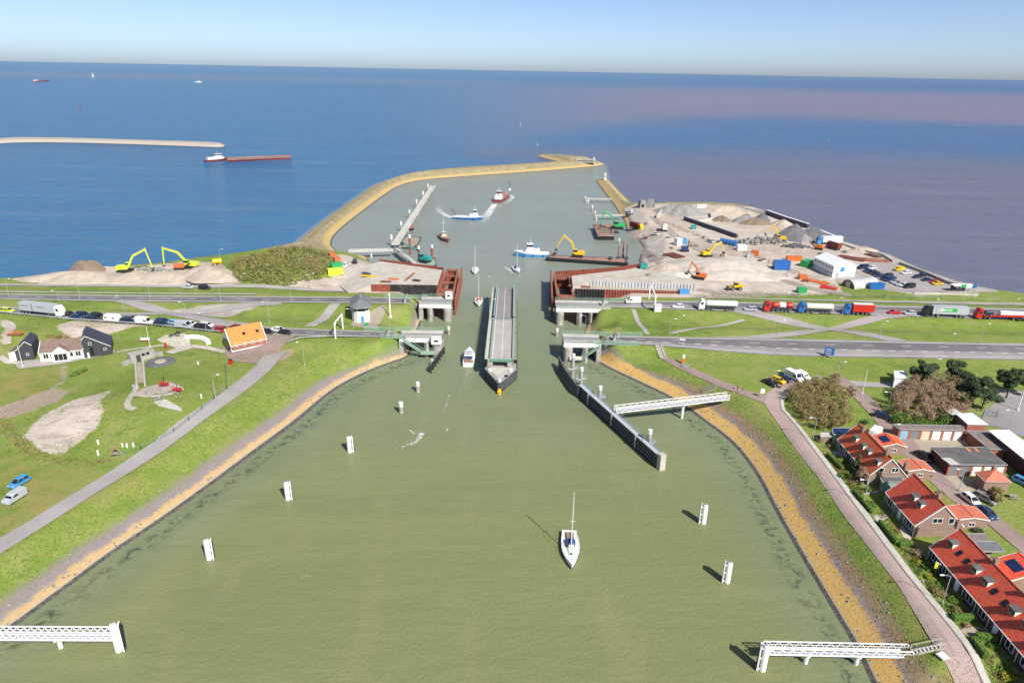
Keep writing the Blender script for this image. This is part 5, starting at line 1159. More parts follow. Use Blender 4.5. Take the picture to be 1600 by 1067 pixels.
# small service cabins, gates and stairs on the spans
def cabin_box(px, z, dims, label, mat='steel_white', name='service_cabin', rz=0.0, win=True):
    p = P(*px, z); t = thing(name, label, 'cabin', p, rz); MB().box((0, 0, dims[2] / 2), dims).build('wall', mat, t); MB().box((0, 0, dims[2] + .06), (dims[0] + .3, dims[1] + .3, .12)).build('roof', 'offwhite', t)
    if win:
        window(t, (0, -dims[1] / 2, dims[2] * .58), '-y', dims[0] * .5, dims[2] * .4); window(t, (dims[0] / 2, 0, dims[2] * .58), '+x', dims[1] * .5, dims[2] * .4)
    return t
cabin_box((682, 536.5), 4.9, (3.0, 2.2, 2.1), 'white service cabin hung on the left pier of the nearer bridge')
cabin_box((701.5, 466), 6.5, (2.4, 2.2, 2.3), 'small white cabin at the end of the farther left span')
def stairs(p, q, wd, label, mat='steel_green', name='access_stairs'):
    p, q = Vector(p), Vector(q); t = thing(name, label, 'stairs', (0, 0, 0)); d = (q - p); h = Vector((d.y, -d.x, 0)).normalized() * wd / 2; n = int(max(4, abs(d.z) / .2))
    for s in (-1, 1): MB().bar(p + h * s, q + h * s, .12, 4).build('stringer', mat, t); MB().path([p + h * s + Vector((0, 0, 1)), q + h * s + Vector((0, 0, 1))], .05, 4).bar(p + h * s, p + h * s + Vector((0, 0, 1)), .05, 4).bar(q + h * s, q + h * s + Vector((0, 0, 1)), .05, 4).build('handrail', mat, t)
    m = MB(); ang = math.atan2(d.y, d.x)
    for i in range(n): c = p + d * (i + .5) / n; m.box(c, (d.xy.length / n * .95, wd, .06), rz=ang)
    m.build('treads', mat, t); return t
yf = sly0 - 2.2
stairs((P(631, 531, 5.8).x, yf, 5.9), (P(657, 549, 2.4).x, yf - .2, 2.4), 1.6, 'pale green stairs down from nearer bridge to left gangway')
g = thing('gangway', 'pale green low gangway between left pier and stairs under nearer bridge', 'gangway', (0, 0, 0)); ga, gb = P(657, 553, 1.8), P(680, 553, 1.8)
MB().box(((ga.x + gb.x) / 2, yf - .2, 2.2), (gb.x - ga.x, 1.6, .2)).build('deck', 'steel_green', g); MB().box(((ga.x + gb.x) / 2, yf - 1.0, 1.9), (gb.x - ga.x, .12, .7)).build('side_plate', 'steel_green', g); railing([(ga.x, yf + .5, 2.3), (gb.x, yf + .5, 2.3)], 1, 'steel_green', .04, parent=g)
yr = sry0 - 2.2
stairs((P(937, 537, 5.8).x, yr, 5.9), (P(909, 558, 2.0).x, yr - .3, 2.0), 1.6, 'pale green stairs slanting down below the right end of nearer bridge')
tk = thing('fender_roll', 'pale horizontal steel drum under right span of nearer bridge', 'drum', (0, 0, 0)); a, b = P(889, 556, 1.6), P(908, 557, 1.6); MB().bar((a.x, yr - .4, 1.7), (b.x, yr - .4, 1.7), .75, 16).build('drum', 'concrete_pale', tk, True); MB().bar((b.x, yr - .4, 1.7), (b.x + .4, yr - .4, 1.7), .5, 12).build('end_cap', 'steel_green', tk)
def barrier(px, label, top, z=6.3):
    p = P(*px, z); t = thing('barrier_gate', label, 'barrier', p); MB().box((0, 0, .7), (.8, .8, 1.4)).build('housing', 'steel_grey', t); MB().bar((.3, 0, 1.2), (.8, .3, top), .09, 4).bar((.3, .25, 1.2), (.8, .5, top), .06, 4).build('boom', 'offwhite', t); MB().box((-.3, 0, 1.2), (.3, 1.6, .4)).build('counterweight', 'darkgrey', t)
    for i in range(3): MB().box((.42 + .13 * i, .06 + .08 * i, 1.9 + i * (top - 1.4) / 3.6), (.2, .2, .35)).build('stripe', 'red', t)
barrier((606, 524), 'raised road barrier on the nearer left span', 3.4); barrier((633, 472), 'raised road barrier on the farther left span', 3.2)
barrier((960, 531), 'raised white barriers at right end of the nearer bridge', 4.2); barrier((942, 477), 'raised road barrier on the farther right span', 3.6); barrier((965, 527), 'second raised barrier by green fence, right of nearer bridge', 3.6)
def platform_fence(p, q, label, z):
    a, b = P(*p, z), P(*q, z); t = thing('lattice_fence', label, 'fence', (0, 0, 0))
    railing([a, b], 1.3, 'steel_green', .05, parent=t, n=5, step=1.0); MB().bar(a, b, .12, 4).build('kerb_beam', 'steel_green', t)
platform_fence((594, 527.5), (634, 528.5), 'green lattice fence on south edge of nearer left approach', 6.2); platform_fence((568, 515.8), (643, 517.5), 'long pale green fence on north edge of nearer left approach', 6.2)
platform_fence((920, 536.5), (1000, 540), 'pale green fence along south edge of nearer right approach', 6.2); platform_fence((920, 523.5), (1003, 525), 'green fence along north edge of nearer right approach', 6.2)
platform_fence((600, 465), (668, 466), 'pale green railing north of farther left approach', 6.2); platform_fence((945, 471), (978, 470.5), 'pale green railing north of farther right approach', 6.2)

# ------------------------------------------------------------ guide works, dolphins, jetties
def fender(pts, label, levels, name='guide_fender', post=2.5, back=None, mat='timber_dark'):
    t = thing(name, label, 'fender', (0, 0, 0))
    for (a, b) in zip(pts[:-1], pts[1:]):
        a, b = Vector(a), Vector(b); d = (b - a); n = Vector((d.y, -d.x, 0)).normalized()
        for z in levels: MB().bar((a.x, a.y, z), (b.x, b.y, z), .22, 4).build('plank', mat, t); MB().bar((a.x + n.x * .1, a.y + n.y * .1, z + .26), (b.x + n.x * .1, b.y + n.y * .1, z + .26), .06, 4).build('plank_edge', 'timber_edge', t)
        k = max(1, int(d.length / post))
        for i in range(k + 1): p = a + d * i / k - n * .35; MB().bar((p.x, p.y, -3), (p.x, p.y, levels[-1] + .2), .16, 6).build('post', mat, t)
    return t
f1 = [P(693, 553, 0), P(672, 583, 0)]; fender(f1, 'dark slatted fender slanting out from left pier of nearer bridge', (.5, 1.1, 1.7, 2.3))
c = P(675.5, 572, 0); t = thing('mooring_pile', 'short white-topped pile behind the left slatted fender', 'pile', c); MB().lathe([(.35, -3), (.35, 1.6)], n=12).build('shaft', 'concrete', t, True); MB().lathe([(.38, 1.6), (.38, 2.2), (.2, 2.3)], n=12).build('cap', 'pile_white', t, True)
ZW = 3.5
gp = thing('guide_pier', 'long dark guide pier with grey walkway and railing on the right of the channel', 'pier', (0, 0, 0))
w0, w1 = P(904, 601, ZW), P(1028, 711, ZW); dw = (w1 - w0).normalized(); nw = Vector((dw.y, -dw.x, 0))
if nw.x > 0: nw = -nw
wid = 1.5
def off(p, k): return p - nw * k
MB().add([w0, w1, off(w1, wid), off(w0, wid)] + [v - Vector((0, 0, .2)) for v in (w0, w1, off(w1, wid), off(w0, wid))], [(0, 1, 2, 3), (4, 5, 6, 7), (0, 1, 5, 4), (1, 2, 6, 5), (2, 3, 7, 6), (3, 0, 4, 7)]).build('walkway', 'deck_grey', gp)
for k in range(7):
    z = .2 + k * .5; MB().bar((w0.x, w0.y, z), (w1.x, w1.y, z), .2, 4).build('plank', 'timber_dark', gp)
    if k % 2: MB().bar((w0 + nw * .2).to_2d().to_3d() + Vector((0, 0, z + .24)), (w1 + nw * .2).to_2d().to_3d() + Vector((0, 0, z + .24)), .035, 4).build('plank_edge', 'timber_edge', gp)
MB().bar((w0 + nw * .1) + Vector((0, 0, .05)), (w1 + nw * .1) + Vector((0, 0, .05)), .1, 4).build('edge_beam', 'timber_edge', gp)
n_ = 12
for i in range(n_ + 1):
    p = w0 + (w1 - w0) * i / n_ - nw * .4; MB().bar((p.x, p.y, -3), (p.x, p.y, ZW - .2), .2, 6).build('post', 'timber_dark', gp)
for f in (.16, .48, .77): p = w0 + (w1 - w0) * f + nw * .35; MB().box((p.x, p.y, 2.0), (.35, .25, 3.2), rz=math.atan2(dw.y, dw.x)).build('ladder', 'steel_grey', gp)
railing([off(w0, wid - .1), off(w1, wid - .1)], 1.1, 'steel_green', .035, parent=gp, step=1.4, n=3)
e = w1 + dw * .6 - nw * .7; MB().box((e.x, e.y, .5), (1.5, 1.5, 7.0), rz=math.atan2(dw.y, dw.x)).build('end_pile', 'concrete_pale', gp)
fender([P(873, 574, 0), P(880, 590, 0), P(899, 618, 0), P(903, 622, 0)], 'open dark slatted fender between right pier and the guide pier', (.6, 1.3, 2.0, 2.7, 3.4))
for i, (bpx, tpx, lab) in enumerate([((895, 576), (894, 553), 'white-topped pile nearest the bridge behind the slatted fender'), ((908, 592), (908, 574), 'white-topped pile where slatted fender meets the guide pier'), ((937, 621), (936.5, 603), 'white-topped pile midway along guide pier, before the footbridge'), ((1014, 692), (1014, 671), 'white-topped pile near the outer end of the guide pier')]):
    c = P(bpx[0], bpx[1], ZW - .6); c.z = 0; h = min(max(height_of(Vector((c.x, c.y, ZW - .6)), tpx) + ZW - .6, 5), 8.5)
    t = thing('mooring_pile', lab, 'pile', c); MB().lathe([(.5, -3), (.5, h - 1.1)], n=14).build('shaft', 'concrete', t, True); MB().lathe([(.53, h - 1.1), (.53, h), (.3, h + .1)], n=14).build('cap', 'pile_white', t, True)
    MB().box((0, 0, ZW - .5), (3.2, 1.6, .15), rz=.6).build('collar_platform', 'steel_grey', t); railing([(-1.4, 0, ZW - .4), (0, .9, ZW - .4), (1.4, 0, ZW - .4)], 1.0, 'steel_grey', .05, parent=t, n=2)
def pile(px, top, label, r=.5, name='mooring_pile'):
    c = P(*px, 0); h = height_of(c, top); t = thing(name, label, 'pile', c)
    MB().lathe([(r, -3), (r, h * .6)], n=14).build('shaft', 'concrete', t, True); MB().lathe([(r * 1.04, h * .6), (r * 1.04, h - .05), (r * .8, h)], n=14).build('cap', 'pile_white', t, True)
pile((701, 522), (701, 510), 'white pile by the left pier between the two bridges'); pile((870, 525), (870, 513), 'white pile by the right pier between the two bridges')
pile((653, 612), (653, 597), 'small plain white pile second from left bridge pier', .55); pile((627, 645), (627, 628), 'small plain white pile between fender dolphins and left bridge', .58)
def dolphin(px, top, side, label, ang=0.0):
    """steel mooring dolphin: big white pile and a fender frame on its channel side (+x local)"""
    c = P(*px, 0); h = height_of(c, top); t = thing('mooring_dolphin', label, 'dolphin', c, ang)
    MB().lathe([(.5, -3), (.5, h - .1), (.42, h)], n=18).build('pile', 'pile_white', t, True)
    for y in (-.42, .42): MB().box((.78, y, h / 2 - .4), (.26, .26, h + .6)).build('fender_post', 'pile_white', t)
    MB().box((.95, 0, h / 2 - .4), (.1, 1.15, h + .5)).build('rubbing_board', 'timber_dark', t)
    for z in (.35, h * .5, h - .5): MB().box((.6, 0, z), (.3, .9, .16)).build('bracket', 'pile_white', t)
    m = MB()
    for i in range(int(h / .35)): m.bar((-.52, -.18, .3 + i * .35), (-.52, .18, .3 + i * .35), .025, 4)
    m.build('ladder', 'steel_grey', t); MB().lathe([(.12, h), (.12, h + .18), (.2, h + .22)], n=8).build('bollard', 'steel_grey', t)
dolphin((327, 873), (327, 842), 1, 'white mooring dolphin nearest bottom left, beside the left bank', R(22)); dolphin((450, 780), (450, 753), 1, 'white mooring dolphin second from bottom left, off the left bank', R(22)); dolphin((546.5, 706), (546.5, 682), 1, 'white mooring dolphin third along the left bank, nearest the foam streak', R(22))
dolphin((1099, 817), (1099, 788), -1, 'white mooring dolphin right of the sailing yacht, farther of the right pair', R(158)); dolphin((1136, 909), (1136, 878), -1, 'white mooring dolphin nearest the lower right jetty', R(158))
dolphin((186, 1016), (186, 971), 1, 'white fender dolphin at the end of bottom left jetty', R(20)); dolphin((1191, 1046), (1192, 1006), -1, 'white fender dolphin at the end of bottom right jetty', R(160))
def truss_bridge(p, q, wd, h, label, n, piles=(), name='footbridge', mat='steel_white', cat='jetty', fine=True, deck='deck_grey'):
    p, q = Vector(p), Vector(q); d = q - p; L = d.length; u = d.normalized(); s = Vector((u.y, -u.x, 0)).normalized() * wd / 2; up = Vector((0, 0, h)); t = thing(name, label, cat, (0, 0, 0))
    for k in (-1, 1):
        MB().bar(p + s * k, q + s * k, .11, 4).build('lower_chord', mat, t); MB().bar(p + s * k + up, q + s * k + up, .09, 4).build('upper_chord', mat, t); MB().bar(p + s * k + up * .5, q + s * k + up * .5, .04, 4).build('mid_rail', mat, t)
        for i in range(n):
            a, b = p + d * i / n + s * k, p + d * (i + 1) / n + s * k; m_ = (a + b) / 2
            if fine:
                MB().bar(a, m_ + up, .055, 4).build('brace', mat, t); MB().bar(m_ + up, b, .055, 4).build('brace', mat, t)
            else: MB().bar(a, m_ + up, .07, 4).bar(m_ + up, b, .07, 4).build('brace', mat, t)
        for f in (0, 1): MB().bar(p + d * f + s * k, p + d * f + s * k + up, .09, 4).build('end_post', mat, t)
    a = [p + s, q + s, q - s, p - s]; z = Vector((0, 0, .06)); MB().add([v + z for v in a] + [v - z for v in a], [(0, 1, 2, 3), (4, 5, 6, 7), (0, 1, 5, 4), (1, 2, 6, 5), (2, 3, 7, 6), (3, 0, 4, 7)]).build('deck', deck, t)
    for f in piles:
        c = p + d * f; MB().lathe([(.38, -3), (.38, c.z - .3)], (c.x, c.y, 0), 12).build('pile', 'pile_white', t, True); MB().bar(c + s * 1.15 - Vector((0, 0, .22)), c - s * 1.15 - Vector((0, 0, .22)), .2, 4).build('cross_head', mat, t)
    return t
truss_bridge(P(-60, 993, 2.3), P(182, 994, 2.3), 1.6, 1.15, 'white truss jetty reaching from the bottom left bank', 22, (.18, .62))
truss_bridge(P(1194, 1016, 2.3), P(1421, 1021, 2.3), 1.5, 1.15, 'white truss jetty with two piles at the bottom right bank', 14, (.3, .65))
truss_bridge(P(961, 643, 3.6), P(1137, 622, 5.0), 1.7, 1.35, 'white truss footbridge from right bank to the guide pier', 18, (.6,))
# harbour jetty beyond the bridges
J = 3.2
truss_bridge(P(617.5, 383, J), P(677, 291, J), 3.2, .8, 'long pale jetty running out into the outer harbour', 26, (.02, .25, .5, .75, .98), mat='offwhite', fine=False, deck='concrete_pale')
truss_bridge(P(545, 393.5, J), P(614, 391.5, J), 2.0, .9, 'pale truss gangway from harbour shore to the long jetty', 9, (.5,), mat='offwhite', fine=False, deck='concrete_pale')
truss_bridge(P(619, 388, J), P(650, 412.5, J), 2.4, .9, 'short pale truss bridge between long jetty and left work platform', 8, (.5,), mat='offwhite', fine=False, deck='concrete_pale')
for i, (b, tp) in enumerate([((612, 384), (612, 367)), ((627, 361), (627, 346)), ((640, 341), (640, 328)), ((651, 325), (651, 312)), ((661, 311), (661, 299)), ((669, 299), (669, 287.5))]):
    pile(b, tp, ['first', 'second', 'third', 'fourth', 'fifth', 'outermost'][i] + ' tall white pile along the long harbour jetty, counted from shore', .6)
for i, (a, b) in enumerate([((915, 311), (955, 312)), ((930, 338), (972, 337))]):
    truss_bridge(P(*a, 2.5), P(*b, 2.5), 1.6, .6, ['farther', 'nearer'][i] + ' thin gangway from the right breakwater out to mooring piles', 5, (.05,), mat='concrete_pale', fine=False)
for i, (b, tp) in enumerate([((914, 314), (914, 307)), ((919, 320), (919, 312)), ((925, 330), (925, 321)), ((929.5, 338.5), (929.5, 330)), ((967, 381), (967, 373))]): pile(b, tp, ['outermost', 'second', 'third', 'fourth', 'lone inner'][i] + ' mooring pile off the right breakwater', .5)
# ------------------------------------------------------------ vessels
def bl(s, b): p, q = P(*s, 0), P(*b, 0); return ((s[0] + b[0]) / 2, (s[1] + b[1]) / 2), (q - p).length
yacht((891, 860), (893, 886), 'white sailing yacht with blue spray hood in the green foreground water', 10.5, 14.0)
yacht((748, 474), (747, 485), 'white sailing yacht passing close left of the opened swing bridge', 9.5, 12.0, trim='red')
yacht((742.5, 425), (741, 433), 'small white yacht farther off, left one of the pair beyond the bridge', 9.5, 12.5, trim='white')
yacht((807, 423), (812, 431), 'white yacht with wake approaching on the right of the channel beyond the bridge', 10, 13.5)
cruiser((733, 561.5), (735, 545), 'white motor cruiser passing left of the swing bridge pier', 12)
c, L = bl((686.5, 366), (702, 382)); workboat(c, (702, 382), 'old brown cutter with cream wheelhouse and tall mast in the harbour', 16, 4.6, 'maroon', 'cream', 'boat', 'cutter', 1.2, 2.1, (-.15, .3, 2.2), None, 9, 'teak', 'teak')
c, L = bl((708, 341), (753, 344)); workboat(c, (753, 344), 'blue and white workboat turning in the middle of the harbour', L, 5.5, 'blue', 'white', 'boat', 'workboat', 1.4, 2.3, (.22, .25, 4.2), None, 2.5, 'white', 'navy')
p = P(711, 341, 0); t = thing('deck_crane', 'small black jib crane on stern of the blue workboat', 'crane', (p.x, p.y, 1.4)); MB().bar((0, 0, 0), (0, 0, 2.2), .2, 6).build('post', 'black', t); MB().bar((0, 0, 2.2), (-2.5, 0, 4.4), .16, 4).build('jib', 'black', t)
c, L = bl((773, 319), (798, 301)); workboat(c, (798, 301), 'red cargo boat leaving the harbour with a white wake', 34, 7.5, 'maroon', 'white', 'ship', 'cargo_boat', 1.6, 2.4, (-.36, .16, 5.0), 'red', 3, None, 'barge_rust')
p = P(796.5, 302, 0); t = thing('bow_crane', 'black crane mast on bow of the red cargo boat', 'crane', (p.x, p.y, 2)); MB().bar((0, 0, 0), (0, 0, 7), .25, 6, .15).bar((0, 0, 5), (-1.5, -1, 6.8), .15, 4).build('mast', 'darkgrey', t); MB().box((0, 0, .8), (1.6, 2.4, 1.6)).build('winch_house', 'white', t)
c, L = bl((858, 400), (805, 400)); workboat(c, (805, 400), 'blue and white tugboat made fast to the excavator barge', L, 6.2, 'skyblue', 'white', 'tugboat', 'tugboat', 1.5, 2.8, (.0, .42, 4.4), 'skyblue', 3.5, 'white', 'steel_green')
c, L = bl((636, 358), (647, 357)); workboat((641, 358.5), (641, 362), 'small red-topped launch moored at the long harbour jetty', 9, 4, 'black', 'red', 'boat', 'launch', 1.1, 1.5, (-.05, .5, 2.0))
c, L = bl((321, 253), (356, 250)); workboat(c, (356, 250), 'white and red pusher tug outside the breakwaters, pushing a barge', L, 7.5, 'maroon', 'white', 'tugboat', 'pusher_tug', 1.5, 2.3, (-.05, .7, 4.4), None, 3, None, 'barge_rust')
c, L = bl((51, 128), (80, 127)); workboat(c, (80, 127), 'distant red cargo ship near the horizon, far left', L * .85, 14, 'red', 'white', 'ship', 'cargo_ship', 3, 4.5, (-.36, .2, 6), None, None, None, 'red')
def barge(pts, z, label, hullc='black', deckc='barge_rust', hopper=False, name='barge'):
    """pts: deck outline bearings (near-left, near-right, far-right, far-left) at deck level z"""
    q = [P(*a, z) for a in pts]; c = sum(q, Vector()) / 4; t = thing(name, label, 'barge', (c.x, c.y, 0)); lo = [(v.x - c.x, v.y - c.y) for v in q]; sh = [(x * .97, y * .94) for x, y in lo]
    MB().prism(sh, -.8, z - .12, lo).build('hull', hullc, t)
    if not hopper: MB().prism(lo, z - .12, z).build('deck', deckc, t)
    else:
        MB().prism([(x * .8, y * .72) for x, y in lo], z - .12, z - .1).build('hold_floor', 'mud', t); n = 4
        for i in range(4):
            a, b = lo[i], lo[(i + 1) % 4]; a2, b2 = (a[0] * .8, a[1] * .72), (b[0] * .8, b[1] * .72); MB().prism([a, b, b2, a2], z - .12, z + .55).build('coaming', 'barge_rust', t)
    rl = MB()
    for i in range(4):
        a, b = lo[i], lo[(i + 1) % 4]; rl.bar((a[0] * .99, a[1] * .99, z + .05), (b[0] * .99, b[1] * .99, z + .05), .16, 4)
    rl.build('gunwale', 'darkgrey', t)
    for x, y in lo: MB().lathe([(.3, z), (.3, z + .6), (.45, z + .65)], (x * .93, y * .9, 0), 8).build('bollard', 'darkgrey', t)
    return t, c
def plant_at(px, z): p = P(*px, z); return (p.x, p.y, z)
bt, bc = barge([(853, 402.5), (982, 411), (975, 403.5), (858, 399.5)], 1.8, 'long flat work barge carrying the yellow excavator')
excavator(plant_at((902, 401.5), 1.8), R(172), 'yellow long-arm excavator standing on the long flat work barge', 'yellow', 1.3, (55, -115), (7.5, 5.5))
for i, (q, lab, h) in enumerate([((966, 404), 'left rusty spud leg on the work barge', 6), ((973, 402.5), 'tall rusty spud leg in the middle of the barge end', 8), ((979, 404.5), 'right rusty spud leg at the barge end', 7)]):
    p = P(*q, 1.8) - Vector((bc.x, bc.y, 0)); o = MB().bar(p - Vector((0, 0, 4)), p + Vector((0, 0, h)), .35, 8).build('spud_leg', 'rust_beam', bt); MB().box(p + Vector((0, 0, .5)), (1.4, 1.4, 1.0)).build('collar', 'darkgrey', o)
for i, (q, lab) in enumerate([((867, 399.5), 'rusty winch drum beside the tugboat on the barge'), ((954, 406.5), 'dark winch drum beside spud legs on the barge')]):
    p = P(*q, 1.8); t = thing('deck_winch', lab, 'winch', p, .3); MB().bar((0, -.9, .9), (0, .9, .9), .75, 12).build('drum', 'darkgrey', t); MB().box((0, 0, .25), (1.8, 2.4, .5)).build('frame', 'rust_beam', t)
barge([(934, 369), (960, 369), (957, 352.5), (927, 352)], 2.4, 'square dark hopper barge below the green crane', 'black', hopper=True, name='hopper_barge')
excavator(plant_at((965, 358), 2.6), R(178), 'green material handler on the quay over the square hopper barge', 'green', 1.5, (48, -125), (6.5, 5.0))
barge([(621, 387), (650, 386), (658, 371.5), (635, 369)], 1.0, 'flat grey pontoon moored beside the long harbour jetty', 'darkgrey', 'timber_grey', name='pontoon')
jt, jc = barge([(638, 413), (682, 416), (680, 404), (640, 402)], 1.2, 'jack-up pontoon with teal crane below the left platform', 'darkgrey', 'steel_green', name='jack_up_pontoon')
excavator(plant_at((663, 409.5), 1.3), R(150), 'teal crane with lowered jib on the jack-up pontoon', 'teal', 1.3, (30, -12), (6, 4), name='crane')
for i, (b, tp, lab) in enumerate([((641, 399), (641, 367), 'tall rusty leg with white top, leftmost on the jack-up pontoon'), ((655, 412), (655, 385), 'tall rusty leg, middle of the jack-up pontoon'), ((675.5, 410), (675.5, 383), 'tall rusty leg, rightmost on the jack-up pontoon')]):
    c = P(*b, 0); h = height_of(c, tp); c = c - Vector((jc.x, jc.y, 0)); o = MB().lathe([(.55, -3), (.55, h * .85)], c, 12).build('jack_up_leg', 'rust_pile', jt, True); MB().lathe([(.57, h * .85), (.57, h), (.3, h + .2)], c, 12).build('cap', 'pile_white', o, True)
container((645, 405), (655, 405.3), 'teal tool container on the jack-up pontoon', 'teal', 5, 2.4, 2.4, 1.0)
barge([(354, 251), (455, 246.5), (455, 243), (356, 247)], 1.5, 'long rusty push barge heading right outside the breakwaters', 'maroon', 'barge_rust', True, 'push_barge')
yacht((145.5, 121), (135, 121), 'tiny white sailboat under sail on the far sea, left', 22, 28, sail=True)
c, L = bl((306, 129), (314, 129)); workboat(c, (314, 129), 'tiny white motorboat far out left of centre', 40, 12, 'white', 'white', 'boat', 'motorboat', 2, 3, (0, .5, 5))
c, L = bl((118, 98.6), (124, 98.6)); workboat((121, 99), (128, 99), 'white speck of a ship on the left horizon', 160, 40, 'white', 'white', 'ship', 'ship', 8, 12, (0, .5, 14))
def buoy(px, label, col, h):
    c = P(*px, 0); t = thing('buoy', label, 'buoy', c); MB().lathe([(h * .22, -.5), (h * .22, h * .25), (h * .06, h * .3), (h * .06, h * .8)], n=10).build('float', col, t, True); MB().lathe([(h * .12, h * .8), (h * .12, h), (.02, h * 1.05)], n=8).build('topmark', col, t)
buoy((574, 212), 'small green buoy beyond the left breakwater', 'teal', 3.5); buoy((125, 171), 'small red buoy on the left sea', 'red', 6); buoy((1295, 222), 'yellow buoy on the right sea', 'yellow', 2.6); buoy((840, 227), 'white pole buoy beyond the breakwater head', 'white', 2.5); buoy((813, 195), 'faint buoy in the centre of the open sea', 'white', 3)
# wakes: thin sheets of broken foam
def foam_mat():
    m, t, b = newmat('foam'); tc = t.nodes.new('ShaderNodeTexCoord').outputs['Object']; a = N(t, 'ShaderNodeAttribute', attribute_name='edge').outputs['Fac']
    n = math_(t, 'ADD', math_(t, 'MULTIPLY', noise(t, .7, 5, .7, tc, 1.5), .7), math_(t, 'MULTIPLY', noise(t, 3, 3, .6, tc), .3))
    f = math_(t, 'MULTIPLY', sstep(t, math_(t, 'ADD', n, math_(t, 'MULTIPLY', math_(t, 'SUBTRACT', a, 1.0), .35)), .36, .55), .9)
    b.inputs['Base Color'].default_value = (.7, .72, .72, 1); b.inputs['Roughness'].default_value = .9; t.links.new(f, b.inputs['Alpha'])
foam_mat()
def wake(pts, w0, w1, k=1.0):
    p = [P(a, b, 0) for a, b in spline(pts, 6)]; n = len(p); vs = []; ed = []; fs = []
    for i in range(n):
        d = (p[min(i + 1, n - 1)] - p[max(i - 1, 0)]).normalized(); s = Vector((d.y, -d.x, 0)); w = w0 + (w1 - w0) * i / (n - 1); f = (1 - (i / (n - 1)) ** 1.5 * .7) * k
        for j, e in ((-1, 0), (-.4, 1), (.4, 1), (1, 0)): v = p[i] + s * w / 2 * j; vs.append((v.x, v.y, .05)); ed.append(e * f)
    for i in range(n - 1):
        for j in range(3): fs.append((i * 4 + j, i * 4 + j + 1, i * 4 + j + 5, i * 4 + j + 4))
    me = bpy.data.meshes.new('wake_foam'); me.from_pydata(vs, [], fs); me.attributes.new('edge', 'FLOAT', 'POINT').data.foreach_set('value', ed); me.materials.append(M('foam')); o = link('wake_foam', me); tag(o, kind='stuff')
wake([(773, 319.5), (766, 330), (757, 342), (748, 356)], 6, 14, 1.25); wake([(797, 305), (801, 309), (790, 318), (775, 330)], 4, 9, 1.1); wake([(712, 341.5), (700, 338), (688, 331), (686, 322), (700, 316)], 5, 10, 1.15)
wake([(800, 424), (790, 418), (780, 410)], 3, 6, 1.0); wake([(814, 431), (808, 432), (800, 430)], 1.5, 2, 1); wake([(660, 676), (650, 690), (632, 697), (616, 700), (609, 708)], 2.6, 1.0, .92); wake([(640, 672), (652, 680), (662, 682)], .8, .6, .9); wake([(702, 616), (694, 640), (678, 658), (662, 675)], .8, 1.2, .75); wake([(700, 668), (697, 676), (702, 684)], .8, 1.0, .8)
wake([(321, 253.5), (260, 258), (180, 263), (60, 270)], 6, 14, .62); wake([(50, 129), (20, 129), (-20, 129)], 14, 26, .8); wake([(470, 903), (484, 899), (492, 903)], .6, .8, .8)
wake([(893, 886), (884, 878), (877, 868), (866, 858)], .5, .4, .9); wake([(893, 886), (902, 879), (908, 868)], .5, .3, .9); wake([(733, 577), (728, 600), (715, 640), (705, 680)], 3.5, 6, .62); wake([(1370, 209), (1450, 213), (1540, 216)], 8, 8, .5); wake([(1490, 195), (1550, 197), (1600, 198)], 14, 14, .8)
# ------------------------------------------------------------ left shore: works, control post, museum, queue
def px_line(pts, z0=5.0): return [G(a, b, 0, z0) for a, b in pts]
# thicket on the knoll
rs = np.random.RandomState(3); bl_ = []
tp = [(368, 436), (380, 442), (400, 445), (430, 447), (470, 446), (500, 440), (516, 425), (520, 408), (505, 396), (480, 390), (450, 388), (420, 392), (390, 402), (372, 415)]
tpoly = Pn(tp, 5.5); cnt = 0
while cnt < 420:
    x, y = rs.uniform(tpoly[:, 0].min(), tpoly[:, 0].max()), rs.uniform(tpoly[:, 1].min(), tpoly[:, 1].max())
    if inside(tpoly, np.array([x]), np.array([y]))[0]: r = rs.uniform(1.2, 2.8); bl_.append((x, y, gz(x, y) + r * .3, r, r, r * rs.uniform(.45, 1.0))); cnt += 1
o = link('shrub_thicket', leaf_mesh('shrub_thicket', bl_, 60000, .3, 'leaf_thicket', 5)); tag(o, 'dense green and brown shrub thicket covering the knoll left of the harbour', 'thicket', kind='stuff')
# sand heaps and the two yellow long-arm excavators
heap('sand_heap', (130, 436), 24, 8, 3.6, 'sandy', 'long low sand heap by the sea, leftmost', 1, rz=.1); heap('sand_heap', (255, 437), 15, 7, 3.8, 'sandy', 'sand heap below the second yellow excavator', 2); heap('sand_heap', (330, 433), 14, 8, 5.0, 'sandy', 'steep sand heap beside the shrub thicket', 3); heap('rubble_heap', (138, 423), 7, 3, 4.2, 'mud', 'darker earth mound on the skyline of the left sand heap', 4, p=2.5); heap('sand_heap', (205, 437), 13, 6, 3.0, 'sandy', 'sand heap in front of the left yellow excavator', 8)
excavator(G(197, 425, 0), R(12), 'lime yellow long-arm excavator with raised boom, left of the pair', 'lime', 1.25, (44, -122), (8.4, 6.4)); excavator(G(298, 419, 0), R(172), 'lime yellow long-arm excavator reaching left, right of the pair', 'lime', 1.25, (30, -115), (9.6, 6))
rocks((240, 423), 30, 8, .9, 'row of loose stones between the two yellow excavators', seed=4, ry=2)
t = thing('fuel_tank', 'yellow fuel tank on the shore left of the thicket', 'tank', G(340, 414, 0), .4); MB().bar((-1.8, 0, 1.7), (1.8, 0, 1.7), 1.1, 14).build('vessel', 'yellow', t, True); MB().box((-1.1, 0, .4), (.4, 1.6, .8)).box((1.1, 0, .4), (.4, 1.6, .8)).build('cradle', 'yellow', t)
